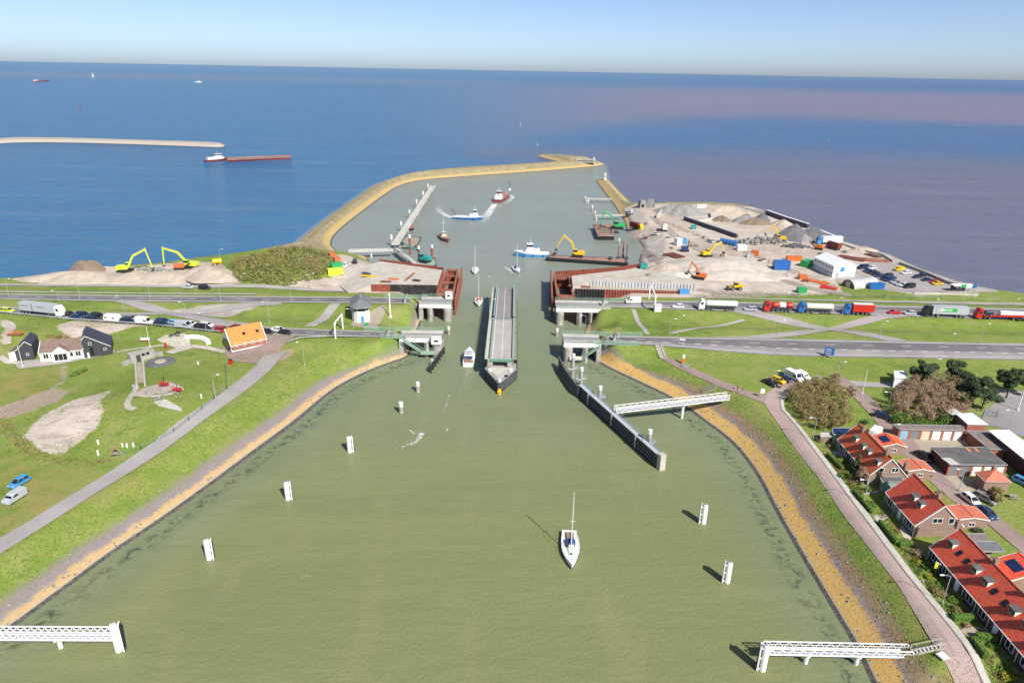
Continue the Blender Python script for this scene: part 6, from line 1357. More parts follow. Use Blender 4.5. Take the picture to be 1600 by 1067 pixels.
t = thing('tracked_crusher', 'orange and black tracked crusher between the yellow excavators', 'machine', G(281, 421, 0), .1); MB().box((0, 0, .5), (4, 2.4, 1.0)).build('track', 'tyre', t); MB().box((0, 0, 1.7), (4.4, 2.2, 1.4), tx=.8).build('body', 'orange', t); MB().bar((2, 0, 1.2), (4.5, 0, 2.8), .35, 4).build('conveyor', 'darkgrey', t)
car((294, 451), (304, 451.5), 'smallvan', 'silver', 'silver van parked on the service road before the sand heap', z0=5.2); car((320, 452), (330, 452.5), 'suv', 'black', 'black SUV parked on service road beside the silver van', z0=5.2)
# works platform with sheet piling
ZP = 7.6
pl = Pn([(580, 445), (683, 446.5), (691, 422), (660, 417.5), (595, 408.5), (572, 414)], ZP)
pf = thing('work_platform', 'sandy raised works platform left of the channel behind sheet piling', 'platform', (0, 0, 0)); MB().prism([tuple(v) for v in pl], 2.0, ZP).build('fill', 'sand_pale', pf)
a, b, c, d = [G(530, 446, .05), G(532, 420, .05), Vector((pl[5][0] + .4, pl[5][1], ZP - .02)), Vector((pl[0][0] + .4, pl[0][1], ZP - .02))]
MB().add([a, b, c, d, (c.x, c.y, 3), (d.x, d.y, 3), G(545, 458, .05)], [(0, 1, 2, 3), (2, 4, 5, 3), (1, 2, 4), (0, 3, 6), (3, 5, 6)]).build('ramp', 'sand_pale', pf)
q = [tuple(v) for v in Pn([(580, 445), (610, 445.4), (683, 446.5)], ZP)]; dy = -.5
sheet_wall(pf, [(x, y + dy) for x, y in q[:2]], 2.5, ZP + .35, 'rust_pile'); sheet_wall(pf, [(x, y + dy) for x, y in q[1:]], 1.5, ZP + .35, 'pile_tar')
sheet_wall(pf, [tuple(v) for v in Pn([(593, 408), (660, 417), (693, 421.5)], ZP)], -2, ZP + .9, 'rust_pile')
sheet_wall(pf, [tuple(v) for v in Pn([(692, 421.5), (684, 446)], ZP)], -2, ZP + .3, 'rust_pile')
def cofferdam(c4, ztop, outer, label, beams):
    t = thing('cofferdam', label, 'cofferdam', (0, 0, 0)); q = [tuple(v) for v in Pn(c4, ztop)]
    sheet_wall(t, q + [q[0]], -3, ztop, 'rust_pile')
    for i in range(4): a, b = q[i], q[(i + 1) % 4]; MB().bar((a[0], a[1], ztop), (b[0], b[1], ztop), .45, 4).build('waling', 'rust_beam', t)
    for f in beams:
        a = [q[0][k] + (q[3][k] - q[0][k]) * f for k in (0, 1)]; b = [q[1][k] + (q[2][k] - q[1][k]) * f for k in (0, 1)]; MB().bar((a[0], a[1], ztop - .5), (b[0], b[1], ztop - .5), .4, 4).build('strut', 'rust_beam', t)
    o = [tuple(v) for v in Pn(outer, ztop)]
    for zz in (ztop, ztop - 1.6, ztop - 3.2): MB().bar((o[0][0], o[0][1], zz), (o[1][0], o[1][1], zz), .35, 4).build('fender_beam', 'rust_beam', t)
    n = 9
    for i in range(n + 1): x, y = [o[0][k] + (o[1][k] - o[0][k]) * i / n for k in (0, 1)]; MB().bar((x, y, -3), (x, y, ztop + (.9 if i in (0, n) else .3)), .38, 8).build('tube_pile', 'rust_pile', t)
    return t
cofferdam([(699, 422), (715, 422), (708, 460), (683, 459)], 5.6, [(721, 422), (711, 470)], 'rusty steel cofferdam box at the left side of the channel', (.22, .5, .8))
for i, (p_, to, col, L, lab) in enumerate([((576, 432), (590, 433), 'yellow', 6, 'yellow steel beam bundle on the left platform'), ((614, 437), (624, 437.5), 'orange', 4, 'orange beam bundle near the front of the left platform'), ((602, 441), (612, 441.5), 'rust', 4, 'rusty plate stack at the edge of the left platform'), ((650, 439), (657, 440), 'black', 3, 'black pipe bundle at the right of the left platform'), ((572, 428), (580, 430), 'darkgrey', 4, 'grey pipe bundle at the back of the left platform')]):
    p = P(*p_, ZP); q = P(*to, ZP); t = thing('beam_bundle', lab, 'steel beams', (p.x, p.y, ZP), math.atan2(q.y - p.y, q.x - p.x))
    for k in range(3): MB().box((.15 * k, (k - 1) * .55, .25), (L, .3, .4)).build('beam', col, t)
    MB().box((-L * .3, 0, .03), (.2, 1.8, .08)).build('bearer', 'timber_grey', t)
p = P(690, 421, ZP); container((690, 424), (697, 424.5), 'blue tool container at the rear right corner of the left platform', 'blue', 4, 2.3, 2.2, ZP, lift=2.4)
t = thing('lattice_mast', 'rusty lattice boom lying across the left platform', 'lattice boom', (0, 0, 0)); a, b = P(632, 438, ZP + .4), P(646, 426, ZP + .4); MB().bar(a, b, .12, 4).bar(a + Vector((.7, 0, 0)), b + Vector((.7, 0, 0)), .12, 4).build('chord', 'rust_beam', t)
m = MB()
for i in range(9): f = i / 9; m.bar(a + (b - a) * f, a + (b - a) * (f + .11) + Vector((.7, 0, 0)), .07, 4)
m.build('lacing', 'rust_beam', t)
container((519, 404), (524, 409), 'orange shipping container beside the thicket, rear of two', 'orange'); container((527, 411), (532, 416), 'orange yellow container below the rear orange one', 'orange', 5); container((525, 420), (531, 420), 'green container beside the thicket edge', 'green', 5, 2.4, 2.6); container((524, 429), (531, 429), 'pale yellow container below the green one', 'lime', 6, 2.4, 2.6)
car((541, 416), (549, 413), 'suv', 'white', 'white car on the sandy yard beyond the orange containers', z0=5); car((555, 411), (555, 400), 'minibus', 'black', 'black van on the sandy yard by the harbour gangway', z0=5)

# lamps
LP = [((15, 465), (13, 436), 'tall lamp at far left edge above the north road', 0), ((94, 478), (91, 455), 'lamp on the verge above the white lorry', 180), ((125, 466), (123, 441), 'lamp on the verge left of centre of the north road, over the sand heap start', 180), ((195, 492), (191, 464), 'lamp beside the link road above the caravan', 180), ((235, 471), (234, 440), 'lamp on the north road below the left yellow excavator', 180), ((291, 496), (288, 473), 'lamp on the gravel triangle of the link roads', 180), ((345, 471), (345, 440), 'lamp on north road below the steep sand heap', 0), ((455, 472), (455, 442), 'curved lamp on the north road below the thicket', 0), ((421, 505), (420, 473), 'lamp on the grass island behind the orange-roofed house', 180), ((486, 452), (485, 428), 'taller lamp in front of the thicket, right end', 0), ((476, 448), (476, 431), 'shorter lamp in front of the thicket, right end', 0), ((378, 446), (378, 428), 'lamp at the front left foot of the thicket', 0), ((476, 572), (475, 536), 'lamp on the left bank slope below the road', 180), ((552, 513), (552, 484), 'lamp left of the white control post', 180), ((337, 622), (336, 586), 'lamp beside the left footpath near the museum lawn', 0), ((344, 405), (344, 390), 'small lamp on the shore left of the thicket', 0), ((322.5, 518), (322.5, 490), 'thin lamp left of the orange-roofed house', 180)]
for b, tp_, lab, an in LP: lamp(b, tp_, lab, R(an), z0=5.5)
lamp((610, 496), (610, 460), 'white tubular signal mast on the lawn right of control post', 0, 6, plain=True, mat='steel_white', name='signal_mast', cat='mast', r=.22)
lamp((234.5, 543), (233, 512), 'white flagpole on the museum lawn', 0, 5, plain=True, mat='steel_white', name='flagpole', cat='flagpole'); lamp((36, 573), (31, 541), 'leaning white flagpole before the dark gabled museum house', 0, 5, plain=True, mat='steel_white', name='flagpole', cat='flagpole')

# control post
c = G(566, 504, 0, 6); dirv = G(580, 470, 0, 6) - c; t = thing('control_post', 'white bridge control post with window band and slate hipped roof', 'building', c, math.atan2(dirv.y, dirv.x) - R(90) + R(12))
pl = [(-1.5, 0), (1.5, 0), (2.7, 1.3), (2.7, 10), (-2.7, 10), (-2.7, 1.3)]
MB().prism(pl, -.3, 3.9).build('wall', 'plaster_white', t); MB().prism([(x * .93, .2 + y * .95) for x, y in pl], 3.9, 5.3).build('window_band', 'glass_dark', t)
m = MB()
for x, y in pl: m.bar((x * .95, .12 + y * .96, 3.9), (x * .95, .12 + y * .96, 5.3), .09, 4)
m.build('mullions', 'window_frame', t); MB().box((0, 6.9, 4.6), (5.2, 6.3, 1.5)).build('rear_wall', 'plaster_white', t)
ov = [(-2.1, -1.0), (2.1, -1.0), (3.6, .8), (3.6, 10.8), (-3.6, 10.8), (-3.6, .8)]; MB().prism(ov, 5.3, 5.5).build('eaves', 'steel_grey', t)
uvslope(MB().prism(ov, 5.5, 7.6, [(-.3, 2.6), (.3, 2.6), (.4, 3.0), (.4, 8.6), (-.4, 8.6), (-.4, 3.0)]).build('roof', 'tile_slate', t)); MB().lathe([(.25, 7.4), (.25, 8.2)], (0, 4.8, 0), 8).build('vent', 'steel_grey', t); MB().box((.2, -.03, 1.1), (1.0, .1, 2.2)).build('door', 'skyblue', t)
t = thing('planter', 'bright green box beside control post path', 'box', G(573, 509, 0, 6)); MB().box((0, 0, .5), (1.0, .7, 1.0)).build('body', 'green', t); MB().box((0, 0, 1.03), (1.1, .8, .08)).build('lid', 'green', t)
def portal(l1, t1, l2, t2, label, box=None):
    a, b = G(*l1, 0, 6.2), G(*l2, 0, 6.2); h1 = min(max(height_of(a, t1), 4.5), 7); t = thing('road_gantry', label, 'gantry', (0, 0, 0)); u = Vector((0, 0, h1))
    for p in (a, b): MB().bar(p, p + u, .22, 4).build('leg', 'steel_white', t)
    MB().bar(a + u, b + u, .22, 4).build('beam', 'steel_white', t)
    d = (b - a) * .22; MB().bar(a + u - Vector((0, 0, 1.4)), a + u + d, .12, 4).build('knee_brace', 'steel_white', t)
    for f in (.35, .65): q = a + u + (b - a) * f - Vector((0, 0, .45)); MB().box(q, (.3, .5, .7)).build('signal', 'black', t)
portal((524.5, 529), (524.5, 505), (536, 514), (535, 488), 'white road gantry over the south road, left approach')
portal((1022.5, 487), (1023, 463), (1014, 467), (1015, 449), 'white road gantry over the north road, right approach')
cabin_box((1027, 486), 6.2, (2.4, 2.0, 2.4), 'small white box cabin at foot of the right road gantry', win=False)

# museum houses
def profile_building(A, B, prof, D, label, wall, roof, name='building', cat='building', z0=5.0, roof_from=None, trim='offwhite'):
    a, b = G(*A, 0, z0), G(*B, 0, z0); a.z = b.z = min(a.z, b.z); t = thing(name, label, cat, a, math.atan2(b.y - a.y, b.x - a.x)); W = (b - a).xy.length; pr = [(u * W, z) for u, z in prof]
    MB().extr(pr + [(W, -.4), (0, -.4)], 0, D, 'y').build('wall', wall, t)
    rf = MB()
    for (x1, z1), (x2, z2) in zip(pr[:-1], pr[1:]):
        if abs(x2 - x1) < .05: continue
        rf.add([(x1, -.15, z1 + .02), (x2, -.15, z2 + .02), (x2, D + .15, z2 + .02), (x1, D + .15, z1 + .02), (x1, -.15, z1 + .2), (x2, -.15, z2 + .2), (x2, D + .15, z2 + .2), (x1, D + .15, z1 + .2)], [(0, 1, 2, 3), (4, 5, 6, 7), (0, 1, 5, 4), (1, 2, 6, 5), (2, 3, 7, 6), (3, 0, 4, 7)])
    r = uvslope(rf.build('roof', roof, t)); v = MB()
    for (x1, z1), (x2, z2) in zip(pr[:-1], pr[1:]): v.bar((x1, -.18, z1 + .12), (x2, -.18, z2 + .12), .1, 4)
    v.build('verge_board', trim, r); return t, W
t, W = profile_building((27, 564), (55, 561), [(0, 3.0), (.18, 3.6), (.66, 5.6), (1, 4.3)], 8, 'small dark clad museum house with gabled roof, left', 'cladding_dark', 'roof_blueblack', 'museum_house', 'house'); window(t, (W * .66, 0, 1.7), '-y', .7, .7)
t, W = profile_building((16, 563.5), (26.5, 563), [(0, 2.4), (1, 2.8)], 5, 'low white lean-to at the left of small dark museum house', 'plaster_white', 'roof_felt', 'lean_to', 'shed')
t, W = profile_building((133, 559), (176, 553), [(0, 5.4), (.14, 6.6), (1, 2.4)], 9, 'large dark clad museum building with long slanting roof', 'cladding_dark', 'roof_blueblack', 'museum_hall', 'building'); window(t, (W * .27, 0, 4.2), '-y', .8, .8); window(t, (W * .77, 0, 1.9), '-y', .8, .7); MB().box((W * .29, -.03, 1.7), (1.0, .1, 2.6)).build('door', 'black', t); MB().box((W * .15, -.4, .8), (.5, .5, 1.6)).build('door_post', 'white', t)
a, b = G(64, 565, 0), G(132, 559, 0); ang = math.atan2(b.y - a.y, b.x - a.x); L = (b - a).xy.length; cc = (a + b) / 2 + Vector((-math.sin(ang), math.cos(ang), 0)) * 3.6; cc.z = 5.0
t, r = gable_house(cc, ang, L, 7.2, 2.7, 5.0, 'long low white museum building with brown tiled roof between dark houses', 'plaster_white', 'tile_brown', 'museum_wing', 'building')
for u in (-.36, -.2, .2, .38): window(t, (u * L, -3.6, 1.5), '-y', L * .13, 1.5, 2)
t2, r2 = gable_house(cc + Vector((math.sin(ang), -math.cos(ang), 0)) * 3.4, ang + R(90), 2.6, 4.6, 2.5, 4.4, 'small gabled entrance porch of the white museum building', 'plaster_white', 'tile_brown', 'entrance_porch', 'porch')
window(t2, (-1.3, 0, 1.3), '-x', 3.4, 2.2, 3)
a, b = P(360, 540, 7.7), P(416.5, 528, 7.7); ang = math.atan2(b.y - a.y, b.x - a.x); L = (b - a).length; n = Vector((-math.sin(ang), math.cos(ang), 0)); cc = (a + b) / 2 + n * 4.0; cc.z = gz(cc.x, cc.y)
t, r = gable_house(cc, ang, L - .3, 7.6, 7.7 - cc.z, 11.6 - cc.z, 'house with bright orange tiled roof and white gables beside the queue', 'plaster_white', 'tile_orange', 'visitor_house', 'house', .4)
for u in (-.05, .32): MB().box((u * L, -2.0, (7.7 + 11.6) / 2 - cc.z + .24), (.9, .9, .1), rx=R(-46) * -1).build('skylight', 'glass_dark', r)
MB().box((0, -3.86, .95), (L - .5, .12, 1.5)).build('brick_front', 'brick_red', t)
for u in (-.33, -.12, .12, .33): window(t, (u * L, -3.92, 1.55), '-y', 1.2, 1.0, 2)
MB().box((-L / 2 - .1, 0, 1.3), (.16, 5.2, 2.4)).build('glass_front', 'glass_dark', t)
# bunker in the lawn
a, b = G(213, 566, 0), G(231, 561, 0); ang = math.atan2(b.y - a.y, b.x - a.x); t = thing('bunker', 'grey concrete bunker front set in the lawn mound', 'bunker', a, ang); W = (b - a).xy.length
MB().box((W / 2 + .5, 1.3, .2), (W + 3.5, 2.6, 4.6)).box((-2.4, .2, -.4), (2.6, 1.2, 3.0), rz=.5).box((W + 3.2, .3, -.3), (2.6, 1.2, 3.2), rz=-.4).build('wall', 'concrete', t); MB().box((.8, -.04, 1.0), (1.2, .1, 2.2)).build('door', 'darkgrey', t)
for u in (2.2, 3.5): window(t, (u, 0, 1.8), '-y', .9, .8, 1, 'darkgrey')
for i, (A, B, lab) in enumerate([((212, 568), (214, 606), 'left low concrete wall of the trench below the bunker'), ((224, 566), (227, 604), 'right low concrete wall of the trench below the bunker')]):
    p, q = G(*A, .1), G(*B, .1); t = thing('trench_wall', lab, 'wall', (0, 0, 0)); MB().bar(p, q, .32, 4).build('wall_run', 'concrete', t); MB().bar(p + Vector((0, 0, .35)), q + Vector((0, 0, .35)), .2, 4).build('coping', 'concrete_pale', t)
t = thing('gun_emplacement', 'round dark concrete gun platform on top of the lawn mound', 'emplacement', G(251, 566, -.1)); MB().lathe([(4.1, -.3), (4.0, .3), (3.2, .42)], n=28).build('slab', 'gravel_dark', t); MB().lathe([(1.6, .4), (1.5, .5)], n=20).build('pit_ring', 'sandy', t)
arc = [G(x, y, 0) for x, y in spline([(290, 529), (303, 528), (315, 530), (323, 534), (326, 538.5)], 3)]; t = thing('curved_bench', 'white curved bench wall on the museum terrace', 'bench', (0, 0, 0)); m = MB()
for p, q in zip(arc[:-1], arc[1:]): d = (q - p).normalized(); n = Vector((-d.y, d.x, 0)) * .7; m.add([p + n, p - n, q - n, q + n] + [v + Vector((0, 0, .9)) for v in (p + n, p - n, q - n, q + n)], [(0, 1, 2, 3), (4, 5, 6, 7), (0, 1, 5, 4), (1, 2, 6, 5), (2, 3, 7, 6), (3, 0, 4, 7)])
m.build('seat_wall', 'plaster_white', t)
t = thing('field_gun', 'black field gun on the lawn above the curved bench', 'gun', G(278, 524, 0), .4); MB().bar((-.5, 0, 1.0), (2.8, 0, 1.5), .14, 8).build('barrel', 'black', t); wheel(t, 0, .8, .6, .15); wheel(t, 0, -.8, .6, .15); MB().box((.2, 0, 1.1), (.1, 1.8, 1.2)).build('shield', 'darkgrey', t); MB().bar((-.2, .3, .8), (-2.6, .6, .1), .1, 4).bar((-.2, -.3, .8), (-2.6, -.6, .1), .1, 4).build('trail', 'black', t)
for i, (x, lab) in enumerate([(223, 'left'), (228, 'middle'), (232.5, 'right')]): t = thing('information_panel', lab + ' of three small white information panels on orange posts', 'sign', G(x, 535, 0)); MB().box((0, 0, 1.2), (.9, .12, .9)).build('panel', 'white', t); MB().bar((-.3, .1, 0), (-.3, .1, .8), .06, 4).bar((.3, .1, 0), (.3, .1, .8), .06, 4).build('post', 'orange', t)
t = thing('red_pillar', 'red pillar on the museum terrace', 'pillar', G(259.5, 545, 0)); MB().box((0, 0, 1.0), (.5, .5, 2.0)).build('shaft', 'red', t); MB().box((0, 0, .15), (1.1, 1.1, .3)).build('plinth', 'brick_red', t)
for i, (q, lab) in enumerate([((257, 604), 'red frame cart at the top of the sand play loop'), ((277, 613), 'red frame cart on the right of the sand play loop')]): t = thing('play_cart', lab, 'cart', G(*q, 0)); MB().box((0, 0, .9), (2.0, 1.2, .2)).build('tray', 'red', t); MB().bar((-.9, -.5, 0), (-.9, -.5, 1.7), .08, 4).bar((.9, -.5, 0), (.9, -.5, 1.7), .08, 4).bar((-.9, .5, 0), (-.9, .5, 1.7), .08, 4).bar((.9, .5, 0), (.9, .5, 1.7), .08, 4).build('frame', 'red', t); MB().bar((0, 0, .9), (0, .2, 2.6), .08, 5).build('crank', 'black', t)
t = thing('footbridge_small', 'red plank bridge over the ditch at far left', 'footbridge', G(24, 524, .2), R(5)); MB().box((0, 0, .2), (4.2, 1.4, .15)).build('deck', 'brick_red', t); railing([(-2.1, -.7, .25), (2.1, -.7, .25)], .8, 'orange', .05, parent=t, n=2); railing([(-2.1, .7, .25), (2.1, .7, .25)], .8, 'orange', .05, parent=t, n=2)
t = thing('climbing_structure', 'wooden A-frame on the grass by the left footpath', 'play frame', G(181, 711, 0), .5); MB().bar((-1.2, -.5, 0), (0, 0, 2.2), .1, 4).bar((1.2, -.5, 0), (0, 0, 2.2), .1, 4).bar((-1.2, .5, 0), (0, .3, 2.2), .1, 4).bar((1.2, .5, 0), (0, .3, 2.2), .1, 4).build('frame', 'teak', t); MB().box((.3, 0, .4), (2.2, 1.0, .12), ry=.25).build('board', 'timber_grey', t)
for i, (x, y, h) in enumerate([(154, 694, 1.1), (154, 711, 1.2), (192, 698, .9), (199, 699, 1.0), (209, 698, 1.0), (315, 622, 1.1), (310, 570, 1.0), (251, 686, .8)]): t = thing('marker_post', ['white post above the sand pit edge', 'white post below the sand pit edge', 'leftmost of three white posts by the fence', 'middle of three white posts by the fence', 'rightmost of three white posts by the fence', 'white post on the lawn left of the footpath lamp', 'white post on top of the museum lawn', 'white corner post of the footpath fence'][i], 'post', G(x, y, 0)); MB().box((0, 0, h / 2), (.3, .3, h)).build('shaft', 'white', t); MB().box((0, 0, h + .04), (.36, .36, .08)).build('cap', 'offwhite', t)
def wire_fence(pts, label, h=1.2, step=3.0, mat='steel_green_deep', mesh=True, name='wire_fence'):
    g_ = px_line(pts); t = thing(name, label, 'fence', (0, 0, 0)); m = MB(); w = MB()
    for a, b in zip(g_[:-1], g_[1:]):
        L = (b - a).length; k = max(1, int(L / step)); prev = None
        for i in range(k + 1):
            p = a + (b - a) * i / k; p.z = gz(p.x, p.y); MB().bar(p, p + Vector((0, 0, h)), .05, 4).build('post', mat, t)
            if prev is not None:
                for z in ((.2, .45, .7, .95, h) if mesh else (h,)): w.bar(prev + Vector((0, 0, z)), p + Vector((0, 0, z)), .018, 3)
            prev = p
    w.build('wires', mat, t)
wire_fence([(353, 570), (354, 590), (355, 608), (335, 624), (316, 640), (295, 657), (272, 675), (251, 687), (220, 702), (186, 713)], 'dark wire fence between museum lawn and the left footpath')
rocks((248, 618), 30, 5.5, .35, 'scattered pale stones inside the sand play loop', seed=9, ry=3, h=.2)
shrub(G(124, 583, 0), 3.2, 1.4, 1.0, 'low dark green bush in front of the long white museum building', 'leaf_green', 700, .2, 3, ang + .3)
for i, (x, y, rx, lab) in enumerate([(65, 538, 4, 'rough green bushes behind the small dark museum house'), (90, 528, 5, 'rough brown-green bushes behind the white museum wing')]): shrub(G(x, y, 0), rx, 2, 1.0, lab, 'leaf_olive', 500, .22, 20 + i)
# queue on the south road, nose to tail towards the bridge
Q = [((12, 487.5), 'estate', 'lime', 'lime yellow estate car behind the grey lorry at far left'), ((108, 493), 'hatch', 'black', 'black car directly ahead of the white lorry cab'), ((121, 497.5), 'saloon', 'navy', 'dark blue saloon by the guard rail, first after the lorry'), ((130, 494.5), 'suv', 'darkblue', 'dark blue SUV in far lane, second after the lorry'), ((146, 500.5), 'estate', 'darkblue', 'dark estate car just behind the white caravan, near lane'), ((153, 496), 'suv', 'black', 'black SUV just behind the white caravan, far lane'), ((199, 504.5), 'suv', 'darkblue', 'dark car towing the white caravan'), ((205, 500), 'hatch', 'grey', 'grey-blue hatchback in far lane beside the caravan'), ((252, 509), 'suv', 'darkblue', 'dark blue SUV between white van and silver van, near lane'), ((255, 504), 'estate', 'navy', 'blue estate between white van and silver van, far lane'), ((274, 506.5), 'hatch', 'lightblue', 'pale blue hatchback in far lane behind silver van'), ((299, 508.5), 'hatch', 'white', 'white hatchback in far lane ahead of silver van'), ((323, 510.5), 'estate', 'white', 'white estate in far lane above the black van'), ((347, 518.5), 'suv', 'red', 'red car beside the orange-roofed house'), ((370, 514), 'saloon', 'maroon', 'dark red car half hidden behind the orange roof'), ((418, 521), 'hatch', 'black', 'dark hatchback emerging right of the orange roof'), ((435, 517.5), 'saloon', 'white', 'white saloon near the head of the queue'), ((446, 522), 'hatch', 'black', 'black car at the head of the queue near lane')]
for q, k, c, lab in Q: car(q, (q[0] + 20, q[1] + 2.0), k, c, lab, group='cars queueing on the left approach')
car((226, 506), (246, 508), 'van', 'white', 'white panel van in the queue, left of centre', z0=6.2); car((288, 512), (308, 514), 'van', 'silver', 'silver panel van in the near lane of the queue', z0=6.2); car((317, 515.5), (337, 517.5), 'minibus', 'black', 'black van in the near lane ahead of silver van', z0=6.2)
r = truck((66, 491), (86, 493), 'white', 'white cab lorry with two long grey trailer boxes in the queue', 'box', 'silver', 13.5)
MB().box((-2.3, -1.27, 2.6), (.2, .03, 2.7)).build('trailer_gap', 'black', r); MB().box((1.2, -1.272, 2.95), (3.2, .02, .32)).build('sign_strip', 'grey', r); MB().box((-5.4, -1.272, 2.95), (3.2, .02, .32)).build('sign_strip', 'grey', r)
p = G(177, 503, .06, 6.2); q = G(197, 505, 0, 6.2); t = thing('caravan', 'white caravan with rounded body in the queue', 'caravan', p, math.atan2(q.y - p.y, q.x - p.x)); loft_y([(-2.6, .6), (-2.7, 1.6), (-2.3, 2.6), (2.2, 2.6), (2.7, 1.7), (2.5, .6)], 2.2, .25, .08).build('body', 'white', t, True); wheel(t, -.1, .95, .33, .2); wheel(t, -.1, -.95, .33, .2); MB().bar((2.5, 0, .55), (3.8, 0, .5), .07, 5).build('drawbar', 'darkgrey', t)
for u in (-1.6, 1.2): window(t, (u, -1.1, 1.75), '-y', 1.1, .6, 1, 'offwhite')
car((31, 757), (20, 764), 'hatch', 'skyblue', 'bright blue hatchback parked on the grass at far left', z0=5); car((24, 781), (11, 789), 'smallvan', 'silver', 'silver grey small van parked on the grass below the blue car', z0=5)
for pts, lab in [([(-40, 485), (0, 489.5), (100, 500), (237, 509), (345, 521)], 'long grey guard rail below the queue'), ([(450, 537), (470, 530), (524, 527.5), (560, 528)], 'dark guard rail curving below the left gantry'), ([(-40, 457), (0, 458), (200, 460.5), (400, 462)], 'thin guard rail along the north edge of the left north road')]:
    g_ = px_line(pts, 6.2); t = thing('guard_rail', lab, 'guard rail', (0, 0, 0)); m = MB(); k2 = MB()
    for a, b in zip(g_[:-1], g_[1:]):
        m.bar(a + Vector((0, 0, .7)), b + Vector((0, 0, .7)), .15, 4); n = max(1, int((b - a).length / 4))
        for i in range(n): p = a + (b - a) * i / n; k2.bar(p, p + Vector((0, 0, .75)), .06, 4)
    m.build('rail', 'steel_grey', t); o = k2.build('posts', 'steel_grey', t); o['kind'] = 'stuff'
# ------------------------------------------------------------ right shore: cofferdam, works yard, heaps, depot, tankers
ZQ = 7.2
rp = thing('work_platform', 'sandy raised works platform right of the channel behind sheet piling', 'platform', (0, 0, 0)); pq = Pn([(895, 448), (922, 441.5), (1084, 447.5), (1092, 440), (1002, 420), (960, 423.5), (893, 431)], ZQ); MB().prism([tuple(v) for v in pq], 1.0, ZQ).build('fill', 'sand_pale', rp)
sheet_wall(rp, [(x, y - .5) for x, y in Pn([(922, 441.5), (1084, 447.5)], ZQ)], 4.0, ZQ + .9, 'pile_galv', 1.3, .45)
lo = Pn([(897, 452), (945, 453.5), (1075, 456)], 6.0); sheet_wall(rp, [tuple(v) for v in lo[:2]], .5, 6.2, 'pile_tar', 1.1, .4); sheet_wall(rp, [tuple(v) for v in lo[1:]], 2.5, 6.2, 'rust_pile', 1.1, .4)
up = Pn([(897, 447), (922, 441.8), (1084, 447.8), (1075, 455.5), (897, 451.5)], 5.9); MB().prism([tuple(v) for v in up], 2, 5.9).build('berm', 'sandy', rp)
sheet_wall(rp, [tuple(v) for v in Pn([(867, 426.5), (960, 420), (1000, 414)], 6.0)], -2, 6.6, 'rust_pile', 1.1, .4)
MB().box(tuple(P(905, 447, 6.6)), (9, .5, .5), rz=-.1).build('loose_beam', 'rust_beam', rp); MB().box(tuple(P(985, 432, ZQ + .3)), (22, .6, .5), rz=.03).build('loose_beam', 'sandy', rp)
cofferdam([(866, 430), (889, 432), (896, 463), (871, 462)], 5.6, [(861, 426), (863, 470)], 'rusty steel cofferdam box at the right side of the channel', (.06,))
for i, (x, y, rx, ry, h, m_, lab, p_, rk) in enumerate([
    (1063, 333, 18, 9, 6.5, 'gravel_grey', 'grey rubble heap at the left of the stockyard', 1.3, .35), (1130, 332, 18, 8, 4.5, 'sandy', 'brownish sand bank along the top of the stockyard', 1.4, .0), (1165, 346, 9, 6, 4, 'gravel_grey', 'pale rubble heap in the middle of the stockyard', 1.3, .3), (1180, 350, 9, 5, 3.5, 'mud', 'brown earth heap beside the black one', 1.3, .15), (1189, 345, 6, 5, 4.5, 'gravel_dark', 'small black heap in the stockyard', 1.2, .1), (1128, 345, 6, 4, 3, 'mud', 'little brown heap left of the stockyard centre', 1.2, .1), (1222, 352, 8, 5, 3.5, 'sandy', 'reddish sand heap near the sea wall', 1.2, .0),
    (1240, 372, 13, 9, 7.5, 'gravel_dark', 'large dark grey gravel heap by the sea wall', 1.05, .0), (1268, 372, 12, 7, 6, 'gravel_dark', 'second dark gravel heap merging behind the large one', 1.05, .0), (1256, 377, 6, 4, 3.5, 'gravel_grey', 'pale gravel heap in front of the dark heaps', 1.1, .0), (1125, 418, 22, 13, 4.2, 'sand_pale', 'broad pale sand mound in the middle of the works yard', 1.5, .0), (1150, 432, 22, 8, 2.5, 'sand_pale', 'low pale sand mound in front of the broad one', 1.4, .0), (1040, 421, 7, 5, 3, 'sandy', 'small grey-brown heap near the red sheet pile wall', 1.2, .1), (1055, 430, 12, 6, 2.2, 'sand_pale', 'low sand heap left of the orange excavator', 1.3, .0), (1350, 392, 8, 3, 2, 'sandy', 'pale spoil heap behind the white hall', 1.2, .2), (1100, 428, 6, 5, 3.2, 'sandy', 'sand heap being dug by orange excavator', 1.1, .0)]):
    heap('spoil_heap', (x, y), rx, ry, h, m_, lab, 30 + i, p=p_, rock=rk)
rocks((1196, 378), 90, 12, 1.1, 'pile of grey armour stones left of the yellow yard excavator', seed=1, ry=6, h=2.0); rocks((1243, 386), 50, 7, .9, 'dark stones in front of the large dark heap', seed=2, ry=3, h=1.6, mat='gravel_dark'); rocks((1165, 380), 60, 10, .9, 'strewn grey stones below the long blue-grey wall', seed=3, ry=5, h=1.2); rocks((1008, 322), 24, 5, 1.2, 'dark armour stones at the root of the right breakwater', seed=5, ry=2.5, h=1.2, mat='gravel_dark')
def wallrun(pts, h, w_, mat, label, name='retaining_wall', top=None, z0=5):
    g_ = px_line(pts, z0); t = thing(name, label, 'wall', (0, 0, 0))
    for a, b in zip(g_[:-1], g_[1:]):
        d = (b - a); k = max(1, int(d.length / 2.4)); ang = math.atan2(d.y, d.x)
        for i in range(k):
            p = a + d * (i + .5) / k; MB().box((p.x, p.y, p.z + h / 2 - .2), (d.length / k * .985, w_, h + .4), rz=ang).build('wall_block', mat, t)
        if top: m = (a + b) / 2; MB().box((m.x, m.y, m.z + h + .1), (d.length, w_ + .15, .2), rz=ang).build('coping', top, t)
